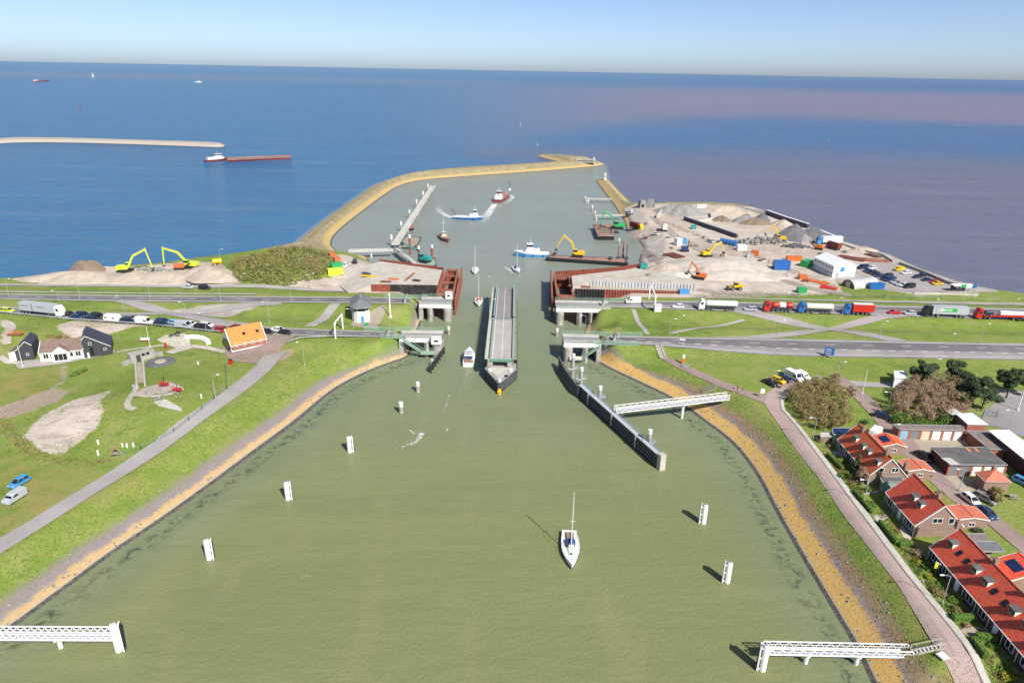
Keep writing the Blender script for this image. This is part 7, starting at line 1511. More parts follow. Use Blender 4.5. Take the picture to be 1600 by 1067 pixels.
wallrun([(1069, 344), (1151, 372)], 2.2, 1.2, 'roof_blueblack', 'long blue-grey block wall across the stockyard', top='steel_grey'); wallrun([(1197, 335), (1228, 346), (1262, 357)], 2.6, 1.2, 'roof_blueblack', 'blue-grey wall along the sea behind the dark heaps', top='roof_white'); wallrun([(1279, 366), (1313, 380)], 2.4, 1.2, 'roof_blueblack', 'short blue-grey sea wall behind the blue lorry', top='roof_white')
wallrun([(1026, 341), (1034, 333), (1050, 328)], 2.2, .6, 'concrete_pale', 'pale curved wall at the left tip of the stockyard'); wallrun([(1088, 325.5), (1103, 325)], 2.4, 1.0, 'roof_white', 'white block wall, left of the two along the top shore'); wallrun([(1120, 325.5), (1150, 328), (1195, 335)], 2.2, 1.0, 'concrete_pale', 'pale block wall, right of the two along the top shore'); wallrun([(1313, 381), (1340, 391), (1380, 400), (1396, 410)], 1.0, .8, 'concrete_pale', 'low pale sea wall from blue lorry to car park'); wallrun([(1405, 413), (1440, 426), (1480, 443), (1508, 453)], 1.2, .6, 'concrete', 'grey wall along the sea side of the car park'); wallrun([(1428, 459), (1470, 460.5), (1528, 462)], .8, .5, 'concrete_pale', 'low pale wall along the near edge of the car park'); wallrun([(1110, 335), (1112, 344), (1090, 348)], 1.6, .8, 'concrete_pale', 'pale bay divider wall inside the stockyard')
for i, (x, s, lab) in enumerate([(1003, 1.0, 'left of two dark concrete bunker ruins at the right shore'), (1016, 1.15, 'right of two dark concrete bunker ruins at the right shore')]):
    t = thing('bunker_ruin', lab, 'bunker', G(x, 324, 0), .3 + i); MB().box((0, 0, 2 * s), (5 * s, 4 * s, 5 * s), tx=.7, ty=.75).box((1.6 * s, 0, 1.2 * s), (4 * s, 3.4 * s, 3 * s), tx=.6).build('mass', 'rock', t); MB().box((-.5, -2.0 * s, 1.4), (1.6, .6, 1.6)).build('embrasure', 'black', t)
def beacon(px, top, label, band, r=1.1):
    c = G(*px, 0) if px[1] < 300 and px[0] < 960 else G(*px, 0); h = min(max(height_of(c, top), 4), 14); t = thing('harbour_light', label, 'beacon', c); MB().lathe([(r, -.5), (r * .85, h * .7)], n=14).build('tower', 'steel_white', t, True); MB().lathe([(r * .95, h * .42), (r * .92, h * .55)], n=14).build('band', band, t); MB().lathe([(r * 1.2, h * .7), (r * 1.2, h * .75), (r * .6, h * .76), (r * .6, h * .95), (.1, h)], n=14).build('lantern', 'white', t)
beacon((945, 281), (945, 270), 'white light tower with red band on tip of the right breakwater', 'red'); beacon((927.6, 255), (927.6, 246), 'white light tower on the head of the left breakwater', 'white'); beacon((986.5, 337), (986.5, 327), 'white post beacon at root of the right breakwater', 'white', .5)
t = thing('bunker_block', 'low concrete fort on the head of the left breakwater', 'bunker', G(914, 254, 0)); MB().box((-6, 0, 1.6), (8, 5, 4), tx=.9).box((4, 0, 1.6), (12, 5, 3.2)).build('wall', 'concrete', t); MB().box((0, -2.55, 1.6), (16, .2, .6)).build('slit', 'black', t)
t = thing('water_tank', 'dark round tank lying near the white post beacon', 'tank', G(983, 338, 0), .3); MB().bar((-1.8, 0, 1.6), (1.8, 0, 1.6), 1.5, 14).build('vessel', 'darkgrey', t, True); MB().box((0, 0, .3), (2.5, 2, .6)).build('cradle', 'rust', t)
# plant and stores
excavator(G(1218, 377, 0), R(165), 'yellow excavator on the stone pile in the stockyard', 'yellow', 1.15, (62, -120), (6.2, 4.6)); excavator(G(1104, 401, 0), R(20), 'yellow excavator with long arm left of white container', 'yellow', 1.1, (38, -105), (7, 4.6)); excavator(G(1093, 436, 0), R(155), 'orange excavator digging at the sand mound', 'orange', 1.05, (60, -135), (5.6, 3.6)); wloader(G(1149, 453, 0), R(185), 'yellow wheel loader on sand behind the north road', 'yellow')
truck((993, 358.5), (1010, 358), 'yellow', 'red tipper lorry with yellow cab by the green crane', 'box', 'maroon', 6.5, z0=5); truck((1296, 381), (1270, 381.5), 'skyblue', 'blue lorry with long white trailer behind the white hall', 'box', 'white', 11, z0=5); truck((1303, 390), (1290, 386), 'maroon', 'dark red dump lorry near the sea wall', 'tip', 'maroon', 5, z0=5); truck((1038, 361), (1034, 352), 'red', 'red site lorry on the track beside teal cabin', 'box', 'offwhite', 4, z0=5)
car((1025, 367), (1033, 366), 'hatch', 'white', 'white car on the sand track near the red lorry', z0=5); car((1110, 379), (1120, 382), 'hatch', 'silver', 'silver car parked left of the blue skips', z0=5)
t = thing('screening_plant', 'orange-red screening machine beside blue lorry', 'machine', G(1279, 390, 0), 2.4); MB().box((0, 0, .5), (3.5, 2.2, 1)).build('track', 'tyre', t); MB().box((0, 0, 1.7), (4.5, 1.8, 1.4), tx=.7).build('hopper', 'orange', t); MB().bar((2, 0, 1.2), (5, 0, 3.2), .35, 4).build('conveyor', 'rust', t)
for i in range(5): container((1128 + i * 5.2, 379 + i * 1.1), (1129 + i * 5.2, 384 + i * 1.1), ['leftmost', 'second', 'middle', 'fourth', 'rightmost'][i] + ' of five blue skips in a row below the blue-grey wall', 'blue', 5, 2.0, 1.8, name='skip', cat='skip')
for px, to, L, W, H, col, lab in [((1158, 391), (1168, 391), 6, 2.8, 3.4, 'white', 'white office container right of the blue skips'), ((1179, 399), (1189, 400), 4.5, 2.4, 3, 'orange', 'brown-orange container on the bank right of white one'), ((1220, 421), (1232, 421), 9, 3, 5.2, 'blue', 'tall blue stacked site office left of the white hall'), ((1253, 436), (1262, 436), 4, 2.4, 2.4, 'orange', 'salmon red box below the blue site office'), ((1260, 416), (1270, 413), 7, 4, 3.6, 'green', 'bright green container beside the white hall'), ((1252, 457), (1262, 457), 4.5, 2.4, 2.6, 'green', 'bright green container near the north road'), ((1240, 407), (1250, 407), 9, 2.5, 2.6, 'orange', 'long salmon container left behind the white hall'), ((1368, 451), (1380, 450.5), 8, 2.5, 3, 'blue', 'blue container in front of the arched shed'), ((1068, 459), (1077, 459), 5, 2.3, 2.2, 'skyblue', 'light blue container behind the north road, right of platform'), ((1059, 383), (1067, 382), 4, 3, 4.5, 'white', 'white site silo cabin in the yard'), ((1067, 381), (1074, 380.5), 4, 2.5, 3.5, 'skyblue', 'sky blue cabin beside the white silo cabin'), ((1083.5, 358), (1089, 358), 3, 2.4, 2.8, 'teal', 'teal cabin at the stockyard fence'), ((1171, 402), (1178, 402), 4, 2.3, 2, 'silver', 'pale tank container below the white office'), ((1005, 420), (1013, 420), 4, 2.4, 2.2, 'teal', 'green container at the end of the red sheet pile wall'), ((1258, 440), (1268, 441), 3, 2, 1, 'rust', 'rusty tray on the bank below salmon box')]:
    container(px, to, lab, col, L * .78, W * .85, H * .8, 5, lift=.02 if not (px[0] < 1010 and px[1] > 415) else .5)
t = thing('drill_rig', 'dark drilling machine beside white silo cabin', 'machine', G(1070, 393, 0)); MB().box((0, 0, .5), (3.5, 2.4, 1)).build('track', 'tyre', t); MB().box((-.3, 0, 1.8), (3, 2.2, 1.6)).build('body', 'navy', t); MB().bar((1.4, 0, .8), (1.6, 0, 6), .2, 4).build('mast', 'black', t)
def stack(px, to, n, L, col, label, r=.35, name='pipe_stack', z0=5):
    p = G(*px, 0, z0); q = G(*to, 0, z0); t = thing(name, label, 'steel stack', p, math.atan2(q.y - p.y, q.x - p.x))
    for i in range(n):
        y = (i - n / 2) * r * 2.6; MB().bar((-L / 2 + (i % 3) * .3, y, r), (L / 2 + (i % 2) * .4, y, r), r, 6).build('pipe', col, t)
    for u in (-.3, .3): MB().box((u * L, 0, .06), (.2, n * r * 2.6, .12)).build('bearer', 'timber_grey', t)
stack((1054, 400), (1066, 404), 7, 9, 'rust', 'stack of rusty pipes in the yard'); stack((1330, 404), (1345, 407), 6, 12, 'rust', 'rusty sheet piles stacked behind the white hall, left'); stack((1362, 407), (1380, 408), 6, 14, 'rust_beam', 'rusty beams stacked behind the white hall, right'); stack((1364, 400), (1378, 404), 4, 7, 'rust', 'brown plate stack by the sea wall'); stack((1276, 441), (1290, 444), 4, 9, 'orange', 'orange-red steel parts on the bank left of the arched shed'); stack((1294, 450), (1308, 452), 4, 6, 'red', 'red buoy frames left of the arched shed'); stack((1010, 372), (1014, 378), 3, 3, 'maroon', 'dark red pump parts on the sand track')
wire_fence([(1030, 345), (1060, 357), (1100, 376), (1150, 394), (1200, 414), (1230, 428)], 'dark site fence running down through the works yard', 1.5, 5, 'darkgrey', False, 'site_fence'); wire_fence([(1300, 462), (1380, 464.5), (1470, 467), (1560, 470)], 'pale mesh fence between depot and the north road', 1.6, 4, 'steel_grey')
# white hall and arched shed
a, b = G(1270, 419, 0), G(1300, 433.5, 0); c = G(1337, 433.5, 0); ang = math.atan2(b.y - a.y, b.x - a.x); L = (b - a).xy.length; n = Vector((-math.sin(ang), math.cos(ang), 0)); W = max(9.0, (c - b).dot(n)); cc = (a + b) / 2 + n * W / 2; cc.z = 5
t, r = gable_house(cc, ang, L, W, 5.2, 7.4, 'white two storey hall with white gabled roof at the depot', 'plaster_white', 'roof_white', 'depot_hall', 'building', .3)
for k in range(7):
    for z in (1.6, 3.9): window(t, (-L / 2 + L * (k + .5) / 7, -W / 2, z), '-y', 1.3, 1.0, 2)
MB().box((L / 2 + .03, -W * .1, 3.4), (.1, 2.0, 2.0)).build('blue_sign', 'skyblue', t); MB().box((L / 2 + .03, W * .22, 1.6), (.1, 3.2, 3.0)).build('shutter', 'offwhite', t); door(t, (L / 2, -W * .3, 1.1), '+x', 1.1, 2.2, 'steel_grey')
a, b = G(1311, 446, 0), G(1338, 452, 0); d_ = G(1376, 447, 0) - b; ang = math.atan2(d_.y, d_.x); L = min(d_.length, 20); t = thing('arched_shed', 'silver arched shed with dark open front beside the white hall', 'shed', (a + b) / 2, ang); R0 = (b - a).length / 2 * .95
arcp = [(R0 * math.cos(x), R0 * .95 * math.sin(x)) for x in np.linspace(0, math.pi, 15)]
MB().extr([(p[0], p[1]) for p in arcp], 0, L, 'x').build('vault', 'pile_galv', t, True); MB().extr([(p[0] * .93, p[1] * .93) for p in arcp], -.06, 0.0, 'x').build('front', 'darkgrey', t); MB().box((-.12, 0, 1.2), (.1, 2.2, 2.4)).build('door', 'cream', t)
m = MB()
for i in range(int(L / 1.0)): m.add([(i, p[0] * 1.01, p[1] * 1.01) for p in arcp] + [(i + .12, p[0] * 1.01, p[1] * 1.01) for p in arcp], [(k, k + 1, k + 16, k + 15) for k in range(14)])
o = m.build('ribs', 'steel_grey', t); o['kind'] = 'stuff'
PK = [((1348, 420), 'minibus', 'darkblue', 'dark blue van at the left of the depot car park'), ((1362, 420.5), 'hatch', 'white', 'white car behind the dark van, left of car park'), ((1356, 425), 'saloon', 'navy', 'navy car, first in the depot row'), ((1362, 427.5), 'estate', 'darkblue', 'dark blue car, second in the depot row'), ((1368, 430), 'hatch', 'black', 'black car, third in the depot row'), ((1374, 433), 'estate', 'navy', 'navy estate, fourth in the depot row'), ((1387, 433), 'suv', 'black', 'black SUV standing proud of the depot row'), ((1383, 437), 'suv', 'darkblue', 'dark blue SUV, fifth in the depot row'), ((1390, 439.5), 'minibus', 'navy', 'navy van, sixth in the depot row'), ((1398, 442.5), 'hatch', 'silver', 'silver hatchback, seventh in the depot row'), ((1405, 445.5), 'saloon', 'silver', 'silver saloon, eighth in the depot row'), ((1412, 448), 'hatch', 'white', 'white hatchback next to the black van, depot row'), ((1420, 450), 'minibus', 'black', 'black van at the near end of the depot row'), ((1404, 423), 'smallvan', 'yellow', 'yellow van in the upper right of car park'), ((1415, 428), 'estate', 'white', 'white estate beside the yellow van'), ((1433, 434.5), 'saloon', 'darkblue', 'dark saloon by the sea side wall, left'), ((1440, 432), 'estate', 'black', 'black estate close to the sea wall'), ((1447, 439), 'saloon', 'darkblue', 'dark saloon by the sea side wall, right'), ((1459, 442.5), 'hatch', 'red', 'red hatchback beside yellow car at car park end'), ((1464, 445), 'saloon', 'yellow', 'yellow sports car at the end of the car park')]
for q, k, c, lab in PK: car(q, (q[0] - 20, q[1] + 1.5), k, c, lab, group='cars parked at the depot', z0=5)
for (x, y), tp, col, lab in [((1505.5, 464), (1504.5, 443), 'green', 'green flag on a white pole at the depot corner'), ((1513.5, 464), (1513, 443), 'white', 'white flag on the middle pole at the depot corner'), ((1523, 464), (1522.5, 443), 'blue', 'purple-blue flag on the right pole at the depot corner')]:
    p = G(x, y, 0); h = min(max(height_of(p, tp), 5), 9); t = thing('flagpole', lab, 'flag', p); MB().bar((0, 0, 0), (0, 0, h), .09, 6, .05).build('pole', 'steel_white', t); m = MB(); k = 8
    vs = [(-.05 - 2.0 * i / k, .22 * math.sin(i * 1.2) * i / k, z - .35 * (i / k) ** 2) for i in range(k + 1) for z in (h - .1, h - 1.5)]; o = m.add(vs, [(2 * i, 2 * i + 1, 2 * i + 3, 2 * i + 2) for i in range(k)]).build('flag', col, t); sm = o.modifiers.new('cloth', 'SOLIDIFY'); sm.thickness = .02
t = thing('bus_shelter', 'white flat roofed shelter with dark glass below the flags', 'shelter', G(1502, 455, 0), .05); MB().box((0, 0, 2.6), (9, 3, .3)).build('roof', 'roof_white', t); MB().box((-3, .9, 1.2), (2.5, .2, 2.4)).build('glass_wall', 'black', t)
for x in (-4, 0, 4): MB().bar((x, .9, 0), (x, .9, 2.5), .09, 5).build('post', 'steel_grey', t)
# traffic on the north road, heading left
truck((1123, 484), (1100, 483.3), 'white', 'white tanker lorry with white tank, first in line on the right', 'tank', 'white', 11); truck((1217, 486.5), (1195, 485.8), 'red', 'red cab tanker with red and white tanks, second in line', 'tank3', 'white', 7.5); truck((1275, 488.5), (1250, 487.7), 'blue', 'blue cab tanker lorry with pale tank, third in line', 'tank', 'offwhite', 9.5); truck((1342, 491), (1320, 490.3), 'blue', 'blue cab lorry with bright red tipper body', 'tip', 'red', 7.5)
r = truck((1477, 494.5), (1450, 493.6), 'black', 'black cab lorry with long grey trailer bearing a green sign', 'box', 'silver', 12.5, sign='green')
for s in (-1, 1):
    for i, (w_, h_) in enumerate([(.5, .4), (.3, .55), (.45, .4), (.3, .4), (.6, .6), (.5, .75), (.4, .5), (.35, .4)]): MB().box((-3.3 + i * .62 + 2.4, s * 1.278, 2.75), (w_, .015, h_)).build('sign_mark', 'white', r)
r = truck((1562, 498.5), (1530, 497.4), 'red', 'red transporter lorry with a long white tube load', 'flat', 'white', 14)
p = G(1539, 498, 0, 6.2); q = G(1520, 497.4, 0, 6.2); t = thing('car', 'dark car carried on the red transporter lorry', 'car', (p.x, p.y, p.z + 1.45), math.atan2(q.y - p.y, q.x - p.x)); car_parts(t, 'hatch', 'darkblue')
car((1397, 490.5), (1375, 489.8), 'saloon', 'red', 'dark red car between red tipper and grey trailer lorry', z0=6.2); car((1421, 491.5), (1400, 490.8), 'hatch', 'silver', 'silver car just ahead of the grey trailer lorry', z0=6.2); car((1172, 485), (1150, 484.3), 'estate', 'silver', 'silver estate behind the white tanker', z0=6.2); car((1059, 481), (1040, 480.5), 'hatch', 'white', 'white hatchback right of road gantry on the north road', z0=6.2); car((989, 473.5), (970, 473.2), 'van', 'white', 'white van on north road left of the gantry', z0=6.2); car((1597, 501), (1580, 500.4), 'saloon', 'black', 'dark car entering at the right edge of the north road', z0=6.2)
for b, tp_, lab, an in [((1046, 523), (1046.5, 499), 'shorter lamp on the lawn right of nearer bridge, left one', 0), ((1058, 524), (1061, 494), 'taller lamp on the lawn right of nearer bridge', 0), ((1215, 523), (1217, 501), 'lamp on the grass triangle left of the road crossing', 0), ((1530, 537), (1535, 506), 'leaning lamp on the right grass field, far right', 0), ((1373, 530), (1377, 502), 'lamp on the right grass field beyond the crossing', 0), ((1489, 559), (1494, 522), 'lamp on the near verge of the south road, right', 180), ((1316, 492), (1319, 466), 'lamp beside the red tipper lorry', 180), ((1465, 497), (1467, 468), 'lamp in front of the grey trailer lorry', 180), ((902, 482), (904, 450), 'lamp on the farther right span', 180), ((914, 524), (914, 494), 'lamp on the nearer right span', 180), ((1237, 478), (1238, 458), 'lamp north of the tanker queue', 180), ((1583, 477), (1583, 470), 'small dark road sign post at far right', 0)]: lamp(b, tp_, lab, R(an), z0=6)
t = thing('direction_sign', 'blue road direction sign on two posts by the south road', 'road sign', G(1294, 559, 0, 6), R(-25))
for x in (-1.0, 1.0): MB().bar((x, 0, 0), (x, 0, 3.4), .07, 5).build('post', 'steel_grey', t)
MB().box((0, -.06, 2.2), (2.8, .08, 2.4)).build('panel', 'blue', t)
for z in (1.5, 2.2, 2.8): MB().box((-.2, -.11, z), (1.6, .02, .16)).build('sign_line', 'white', t)
t = thing('direction_sign', 'small white arrow sign on dark post beside the south road', 'road sign', G(1064, 540, 0, 6), R(-20)); MB().bar((0, 0, 0), (0, 0, 2.2), .07, 5).build('post', 'black', t); MB().box((.3, -.06, 2.1), (1.8, .08, .5)).build('panel', 'white', t)
stairs(G(1029, 540, .1, 6), G(1036, 560, .1, 5), 1.8, 'concrete steps with rails from south road down to the cycle path', 'concrete_pale')
t = thing('information_pillar', 'orange and white information pillar beside the cycle path', 'sign', G(1067, 568, 0)); MB().box((0, 0, .9), (.8, .5, 1.8)).build('plinth', 'orange', t); MB().box((0, 0, 2.3), (.7, .45, 1.0)).build('head', 'white', t)
t = thing('cycle_rack', 'small green metal cycle rack by the information pillar', 'cycle rack', G(1071, 572, .05)); railing([(-1, 0, 0), (1, 0, 0)], .8, 'steel_green', .04, parent=t, n=2, step=.5); MB().box((0, 0, .03), (2.2, .5, .06)).build('base', 'steel_green', t)
skin_person(G(1152, 609, .06), R(-30), 'person in dark clothes on the cycle path, left of two', 'darkgrey', 'black'); skin_person(G(1160, 612, .06), R(150), 'person in red top on the cycle path, right of two', 'red', 'navy')
t = thing('path_barrier', 'red and white striped barrier across the cycle path', 'barrier', G(1152, 613, .05), R(-25)); MB().bar((-1.2, 0, 0), (-1.2, 0, .9), .05, 4).bar((1.2, 0, 0), (1.2, 0, .9), .05, 4).build('post', 'white', t)
for k in range(5): MB().box((-1.0 + .5 * k, 0, .75), (.48, .06, .22)).build('stripe', ['red', 'white'][k % 2], t)
t = thing('notice_board', 'white notice board on a post at the cycle path end', 'sign', G(1190, 621, 0)); MB().bar((0, 0, 0), (0, 0, 1.2), .06, 5).build('post', 'steel_grey', t); MB().box((0, 0, 1.9), (1.1, .1, 1.3)).build('panel', 'white', t)
stairs(G(1098, 613, .05, 3), G(1119, 606, .1, 5), 1.0, 'wooden steps up the bank beside the white footbridge', 'timber_grey'); stairs(G(1424, 1019, .05, 4), G(1472, 1009, .08, 5), 1.0, 'pale stepping slabs from jetty up to the street', 'concrete_pale', 'bank_steps')
t = thing('access_cover', 'pale square access cover in the grass by the street', 'cover', G(1473, 1025, .02), R(20)); MB().box((0, 0, .08), (1.5, 1.4, .16)).build('slab', 'concrete_pale', t); MB().box((0, 0, .17), (1.2, 1.1, .04)).build('lid', 'roof_white', t)
t = thing('life_buoy_box', 'red cabinet at the corner of the fence by the forecourt', 'cabinet', G(361, 569, 0)); MB().box((0, 0, .7), (.9, .7, 1.4)).build('body', 'red', t); MB().box((0, 0, 1.45), (1.0, .8, .12)).build('lid', 'black', t)

rc = random.Random(5)
CL = [(1010, 350, 'left track'), (1045, 372, 'yard track'), (1050, 388, 'pipe stack'), (1085, 385, 'yard centre left'), (1100, 372, 'skips'), (1130, 400, 'broad sand mound'), (1190, 408, 'fence'), (1205, 420, 'blue site office'), (1225, 432, 'salmon box'), (1235, 395, 'salmon container'), (1285, 398, 'hall rear'), (1320, 395, 'spoil heap'), (1075, 412, 'orange excavator'), (1020, 400, 'harbour edge'), (1015, 438, 'right platform')]
for i, (x, y, w_) in enumerate(CL):
    t = thing('pallet_stack', 'small stack of timber and steel odds lying near the %s' % w_, 'materials', G(x, y, 2.25 if (x, y) == (1015, 438) else 0), rc.uniform(0, 3))
    for k in range(rc.randint(3, 6)): MB().box((rc.uniform(-1.2, 1.2), rc.uniform(-.9, .9), .2 + .12 * k), (rc.uniform(.8, 2.6), rc.uniform(.3, 1.0), rc.uniform(.2, .6)), rz=rc.uniform(-.4, .4)).build('board', rc.choice(['timber_grey', 'rust', 'darkgrey', 'steel_grey', 'concrete_pale', 'teak']), t)
# ------------------------------------------------------------ village on the right bank
def street_house(x0, x1, y0, y1, he, hr, label, wall, roof, dorm, chim, sky=(), doors=True):
    cx, cy = (x0 + x1) / 2, (y0 + y1) / 2; W, L = x1 - x0, y1 - y0
    t, r = gable_house((cx, cy, 4.95), R(90), L, W, he, hr, label, wall, roof); b = W / 2
    for px in dorm: dormer(r, P(*px, 9.4).y - cy, 1, b, he, hr, .6, 1.3, 1.2)
    for px, y in chim: chimney(r, P(*px, 12.3).y - cy, y, hr - .5, 1.5)
    sl = math.atan2(hr - he, b)
    for px in sky: MB().box((P(*px, 9.2).y - cy, b * .52, hr - (hr - he) * .52 + .22), (.8, 1.1, .1), rx=-sl).build('skylight', 'glass_dark', r)
    n = max(2, int(L / 3.2))
    for i in range(n):
        x = -L / 2 + L * (i + .5) / n
        if i % 3 == 1 and doors: door(t, (x, b, 1.15), '+y', 1.05, 2.2)
        else: window(t, (x, b, 1.45), '+y', 1.7, 1.5, 2)
    m = MB()
    for i in range(n + 1): m.bar((-L / 2 + L * i / n, b + .08, 0), (-L / 2 + L * i / n, b + .08, he), .06, 4)
    m.build('downpipe', 'window_frame', t); o = t.children[-1]; o['kind'] = 'stuff'
    return t, r
t, r = street_house(76.5, 84.1, 124.8, 139.9, 2.65, 6.6, 'orange-red tiled row house with four dormers, farthest along the street', 'brick_wall', 'tile_redorange', [(1332, 688), (1344, 700), (1352, 709), (1367, 725)], [((1354, 668), .3), ((1388, 705), .2)])
window(t, (-7.55, -1.2, 3.9), '-x', 1.5, 1.1, 2); window(t, (-7.55, 1.6, 3.9), '-x', 1.0, 1.1, 1)
t, r = street_house(76.9, 85.7, 107.6, 118.4, 2.65, 7.0, 'red tiled house with two dormers and brick gable, middle of the street', 'brick_wall', 'tile_red', [(1411, 781), (1421, 792)], [((1473, 776), -.2), ((1425, 728), .3)])
window(t, (-5.4, .6, 3.7), '-x', 1.9, 1.1, 2); window(t, (-5.4, -2.0, 3.7), '-x', 1.1, 1.3, 1); MB().box((-5.44, -.3, 1.2), (.06, 2.2, .12)).build('sill_band', 'concrete', t)
t, r = street_house(76.2, 84.6, 58.0, 101.2, 2.65, 6.5, 'long terrace with red tiled roof and dormers at bottom right', 'brick_dark', 'tile_red', [(1480, 853), (1515, 893), (1532, 912), (1577, 958), (1593, 981), (1625, 1015)], [((1549, 874), -.3), ((1497, 815), -.2), ((1600, 925), -.3)], [(1487, 867), (1501, 880), (1544, 927), (1558, 945)])
p = P(1461, 876, 8.0); t = thing('house_flag', 'yellow and white flag on a pole at front of the long terrace', 'flag', (75.9, p.y, 7.0)); MB().bar((0, 0, 0), (-1.4, 0, .9), .04, 5).build('pole', 'steel_white', t); o = MB().add([(-.7, 0, .45), (-1.4, 0, .9), (-1.35, .05, -.6), (-.8, .1, -.7)], [(0, 1, 2, 3)]).build('flag', 'lime', t); sm = o.modifiers.new('cloth', 'SOLIDIFY'); sm.thickness = .02
def roof_building(pts, z, label, roof, wall, name='shed', cat='shed', over=.2, zb=4.7, dz=(0, 0, 0, 0)):
    q = [P(*a, z) for a in pts]; c = sum(q, Vector()) / len(q); t = thing(name, label, cat, (c.x, c.y, 0)); lo = [(v.x - c.x, v.y - c.y) for v in q]
    def ins(k): return [(x - math.copysign(min(abs(x), k), x), y - math.copysign(min(abs(y), k), y)) for x, y in lo]
    MB().prism(ins(over), zb, z - .12).build('wall', wall, t); o = MB().prism(lo, z - .12, z + .08).build('roof', roof, t)
    e = MB()
    for i in range(len(lo)): a, b = lo[i], lo[(i + 1) % len(lo)]; e.bar((a[0], a[1], z + .06), (b[0], b[1], z + .06), .09, 4)
    e.build('roof_edge', 'steel_grey' if roof != 'roof_white' else 'roof_white', o); return t, lo, c
def front_doors(t, lo, z0, h, cols, piers='brick_red'):
    a, b = Vector((*lo[0], 0)), Vector((*lo[1], 0)); d = b - a; ang = math.atan2(d.y, d.x); n = len(cols); nv = Vector((d.y, -d.x, 0)).normalized()
    for i, c in enumerate(cols):
        p = a + d * (i + .5) / n - nv * .12; MB().box((p.x, p.y, z0 + h / 2), (d.length / n * .74, .12, h), rz=ang).build('garage_door', c, t)
    for i in range(n + 1):
        p = a + d * min(max(i / n, .012), .988) - nv * .1; MB().box((p.x, p.y, z0 + h / 2), (d.length / n * .22, .16, h), rz=ang).build('brick_pier', piers, t)
t, lo, c = roof_building([(1406, 671), (1508, 673), (1504, 665), (1394, 663.5)], 7.6, 'row of brick garages with six coloured doors at rear of court', 'roof_felt_rust', 'brick_red', 'garage_row', 'garage'); front_doors(t, lo, 5.0, 2.2, ['lightblue', 'grey', 'cream', 'white', 'white', 'white'])
t, lo, c = roof_building([(1484, 726), (1574, 727), (1539, 699), (1454, 699)], 7.8, 'dark flat roofed garage block in the middle of court', 'roof_felt', 'brick_dark', 'garage_block', 'garage'); front_doors(t, lo, 5.0, 2.3, ['grey', 'grey', 'white', 'white', 'white'])
q = [P(*a, 7.9) for a in ((1485, 725.5), (1501, 725.5), (1484, 715), (1470, 715))]; MB().prism([(v.x - c.x, v.y - c.y) for v in q], 7.88, 7.94).build('roof_patch', 'concrete_pale', t)  # pale sheet paints in the brightly lit front corner of this roof
q = [P(*a, 7.9) for a in ((1513, 705), (1518, 705), (1512, 699.6), (1507, 699.6))]; MB().prism([(v.x - c.x, v.y - c.y) for v in q], 7.88, 7.95).build('roof_patch', 'tile_salmon', t); q = [P(*a, 7.9) for a in ((1526, 705.5), (1531, 705.5), (1525, 700), (1520, 700))]; MB().prism([(v.x - c.x, v.y - c.y) for v in q], 7.88, 7.95).build('roof_patch', 'tile_salmon', t)
t, lo, c = roof_building([(1546, 702), (1576, 703), (1541, 674), (1510, 673)], 7.6, 'narrow grey roofed brick garages behind the dark block', 'roof_felt_rust', 'brick_red', 'garage_row', 'garage')
roof_building([(1512, 663), (1543.5, 663.5), (1519, 646), (1494, 647)], 8.6, 'white roofed shed with red brick wall behind garages', 'roof_white', 'brick_red'); roof_building([(1488, 649), (1507, 648), (1492, 638), (1474, 640)], 8.0, 'weathered grey-white roofed shed at the edge of the trees', 'concrete_pale', 'timber_grey')
roof_building([(1647, 755), (1692, 755), (1576, 672), (1544.6, 673)], 8.8, 'long white roofed hall with dark side wall at right edge', 'roof_white', 'brick_dark', 'storage_hall', 'hall')
t, lo, c = roof_building([(1539, 753), (1581, 754), (1563, 738), (1523, 738)], 7.6, 'small square building with hipped orange roof', 'tile_salmon', 'brick_wall', 'pavilion', 'building'); uvslope(MB().prism(lo, 7.7, 9.6, [(x * .04, y * .04) for x, y in lo]).build('hipped_roof', 'tile_salmon', t)); chimney(t, .3, .8, 8.6, 1.2)
def shed(x0, x1, y0, y1, he, hr, label, roof='tile_salmon', wall='brick_wall', solar=False):
    t, r = gable_house(((x0 + x1) / 2, (y0 + y1) / 2, 4.95), R(90), y1 - y0, x1 - x0, he, hr, label, wall, roof, 'garden_shed', 'shed', .15)
    if solar:
        sl = math.atan2(hr - he, (x1 - x0) / 2)
        for i in range(3):
            for s in (1,): MB().box((-.9 + .95 * i, s * (x1 - x0) * .25, (he + hr) / 2 + .22), (.9, 1.7, .06), rx=-sl).build('solar_panel', 'solar', r)
    window(t, (-(y1 - y0) / 2, 0, 1.4), '-x', 1.2, .9, 2); return t
a, b = P(1419, 736, 7.6), P(1446, 718, 7.6); shed(a.x + .4, b.x - .6, a.y + .5, b.y - .3, 2.4, 2.9, 'orange tiled shed behind the farthest row house'); a, b = P(1381, 696, 7.6), P(1399, 680, 7.6); shed(a.x, b.x, a.y, b.y, 2.4, 3.2, 'small red tiled shed with solar panels near the lane', 'tile_redorange', solar=True); a, b = P(1494, 813, 7.6), P(1531, 790, 7.6); shed(a.x + .6, b.x - 1.0, a.y + .6, b.y - .3, 2.4, 2.9, 'salmon tiled shed behind the middle house'); a, b = P(1579, 905, 7.8), P(1625, 876, 7.8); shed(a.x, b.x, a.y, b.y, 2.6, 4.4, 'red tiled outhouse with solar panels behind the long terrace', 'tile_red', solar=True)
